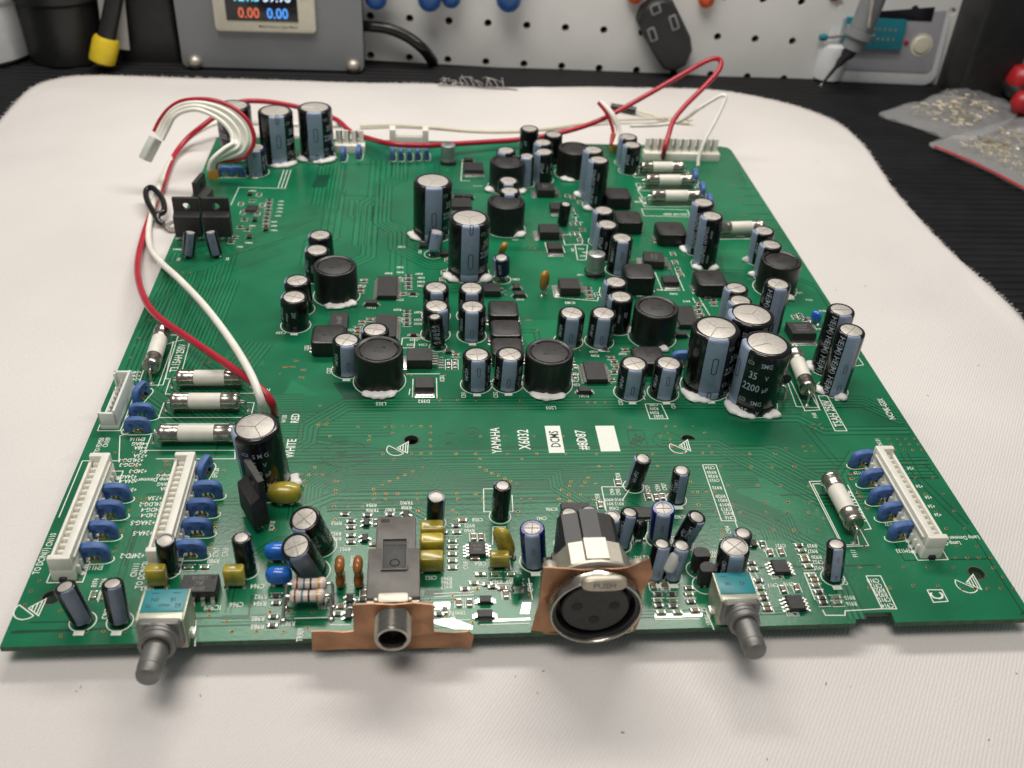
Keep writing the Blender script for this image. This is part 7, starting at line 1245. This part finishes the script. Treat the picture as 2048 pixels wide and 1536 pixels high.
# test probes
o = thing('test_probe', 'grey and black test probe hanging point down before the tester', 'probe')
P = [Vector((208.4, 368.0, 52.9)), Vector((204.7, 368.0, 27.7)), Vector((202.4, 368.0, 17.8)), Vector((197.7, 368.0, 10.5)), Vector((190.4, 367.0, -0.7))]
mb = MB(); mb.tube([P[0], P[1]], 6.2, 20); mb.tube([P[1], P[1]+(P[2]-P[1])*0.35], 8.0, 20); mb.tube([P[1]+(P[2]-P[1])*0.35, P[2]], 5.6, 20); put('grip', mb.mesh('grip', B['grey'], True, 40), o)
mb = MB(); mb.tube([P[2], P[3], P[4]], [3.6, 2.2, 1.0, 0.8], 14, 4); put('sleeve', mb.mesh('sleeve', M['black_pl'], True, 40), o)
mb = MB(); mb.tube([P[4], P[4]+(P[4]-P[3])*0.12], 0.6, 8); put('tip', mb.mesh('tip', M['chrome']), o)
mb = MB(); mb.tube([(202.1, 360.0, 54.6), (204.9, 360.0, 31.4)], [1.2, 1.1, 1.0, 0.9], 10, 4); tag(put('metal_rod', mb.mesh('metal_rod', M['chrome']), None), 'thin bright metal rod hanging before the grey probe', 'rod')
mb = MB(); mb.rbox(32, 30, 0, 95, 1.5, 3, 3); o = tag(put('speaker_box', mb.mesh('speaker_box', M['black_pl'], True, 40), None, (283, 379, ZT)), 'black upright box right of the component tester', 'box')
# clips at the right edge
o = thing('test_clip', 'black and red clip lead end at the right edge behind the bags', 'clip')
mb = MB(); mb.tube([(295.95, 398.43, 4.00), (294.81, 382.85, 4.00), (294.86, 364.21, 2.00), (296.72, 349.88, 0.00), (300.33, 334.24, -2.00)], [3.2, 5.5, 5.0, 4.2, 3.6], 14, 5); put('grip', mb.mesh('grip', M['black_pl'], True, 60), o)
for p, r in (((298.52, 360.89, 6.00), 8.5), ((291.51, 342.11, 0.00), 6.5)):
    mb = MB(); mb.lathe([(0.5, -r), (r*0.7, -r*0.75), (r, 0), (r*0.7, r*0.8), (0.5, r)], 20, mx=Matrix.Translation(p)); put('red_boot', mb.mesh('red_boot', B['redp'], True, 70), o)
# two zip bags of small metal parts
def zip_bag(outline, seed, label, h, bits):
    o = thing('zip_bag', label, 'bag'); cx = sum(p[0] for p in outline)/len(outline); cy = sum(p[1] for p in outline)/len(outline)
    P = catmull(outline, 6); N = len(P); K = 14
    for sgn, nm in ((1, 'upper_film'), (0, 'lower_film')):
        rings = []
        for k in range(K+1):
            t = max(0.01, k/K); rg = []
            for p in P:
                x = cx+(p.x-cx)*t; y = cy+(p.y-cy)*t; e = max(0, 1-t**3)
                z = ZT+0.5+sgn*(h*e*(0.55+0.9*noise.noise(Vector((x*0.05, y*0.07, seed))))+abs(noise.noise(Vector((x*0.16, y*0.16, seed+5))))*2.6+0.2)
                rg.append((x, y, max(ZT+0.25, z)))
            rings.append(rg)
        mb = MB(); mb.loft(rings, True, False); put(nm, mb.mesh(nm, B['bag'], True, 50), o)
    mb = MB(); rnd = random.Random(seed)
    for k in range(bits):
        t = rnd.random()**0.6*0.62; p = P[rnd.randrange(N)]; x = cx+(p.x-cx)*t; y = cy+(p.y-cy)*t; a = rnd.uniform(0, 6.28); L = rnd.uniform(1.2, 3.6); q = Vector((x, y, ZT+0.8+rnd.random()*h*0.4)); e = Vector((cos(a)*L, sin(a)*L, rnd.uniform(-0.6, 0.9)))
        mb.tube([q, q+e], rnd.uniform(0.25, 0.55), 6)
    put('metal_bits', mb.mesh('metal_bits', B['brass'], True, 40), o, kind='stuff')
    return o
zip_bag([(211.68, 336.49), (228.83, 349.70), (245.33, 358.15), (265.82, 375.74), (281.58, 390.65), (289.18, 384.59), (290.16, 365.59), (295.49, 347.87), (271.40, 322.59), (254.24, 308.51), (237.08, 303.83), (224.56, 320.09)], 3, 'clear zip bag of metal parts farther from the camera', 8, 260)
b2 = zip_bag([(222.09, 298.10), (237.54, 307.68), (258.93, 319.24), (286.42, 335.84), (308.36, 330.06), (300.02, 278.62), (262.20, 239.10), (245.79, 243.69), (237.34, 264.74), (228.58, 282.67)], 8, 'clear zip bag with a red seal line nearer the camera', 8, 260)
mb = MB(); mb.tube([(222.14, 293.16, -5.20), (229.64, 281.01, -5.00), (237.56, 264.17, -5.00), (244.53, 244.56, -5.00), (250.57, 236.58, -5.00)], 0.9, 8, 6, flat=0.5); put('red_seal', mb.mesh('red_seal', B['redp'], True, 60), b2)
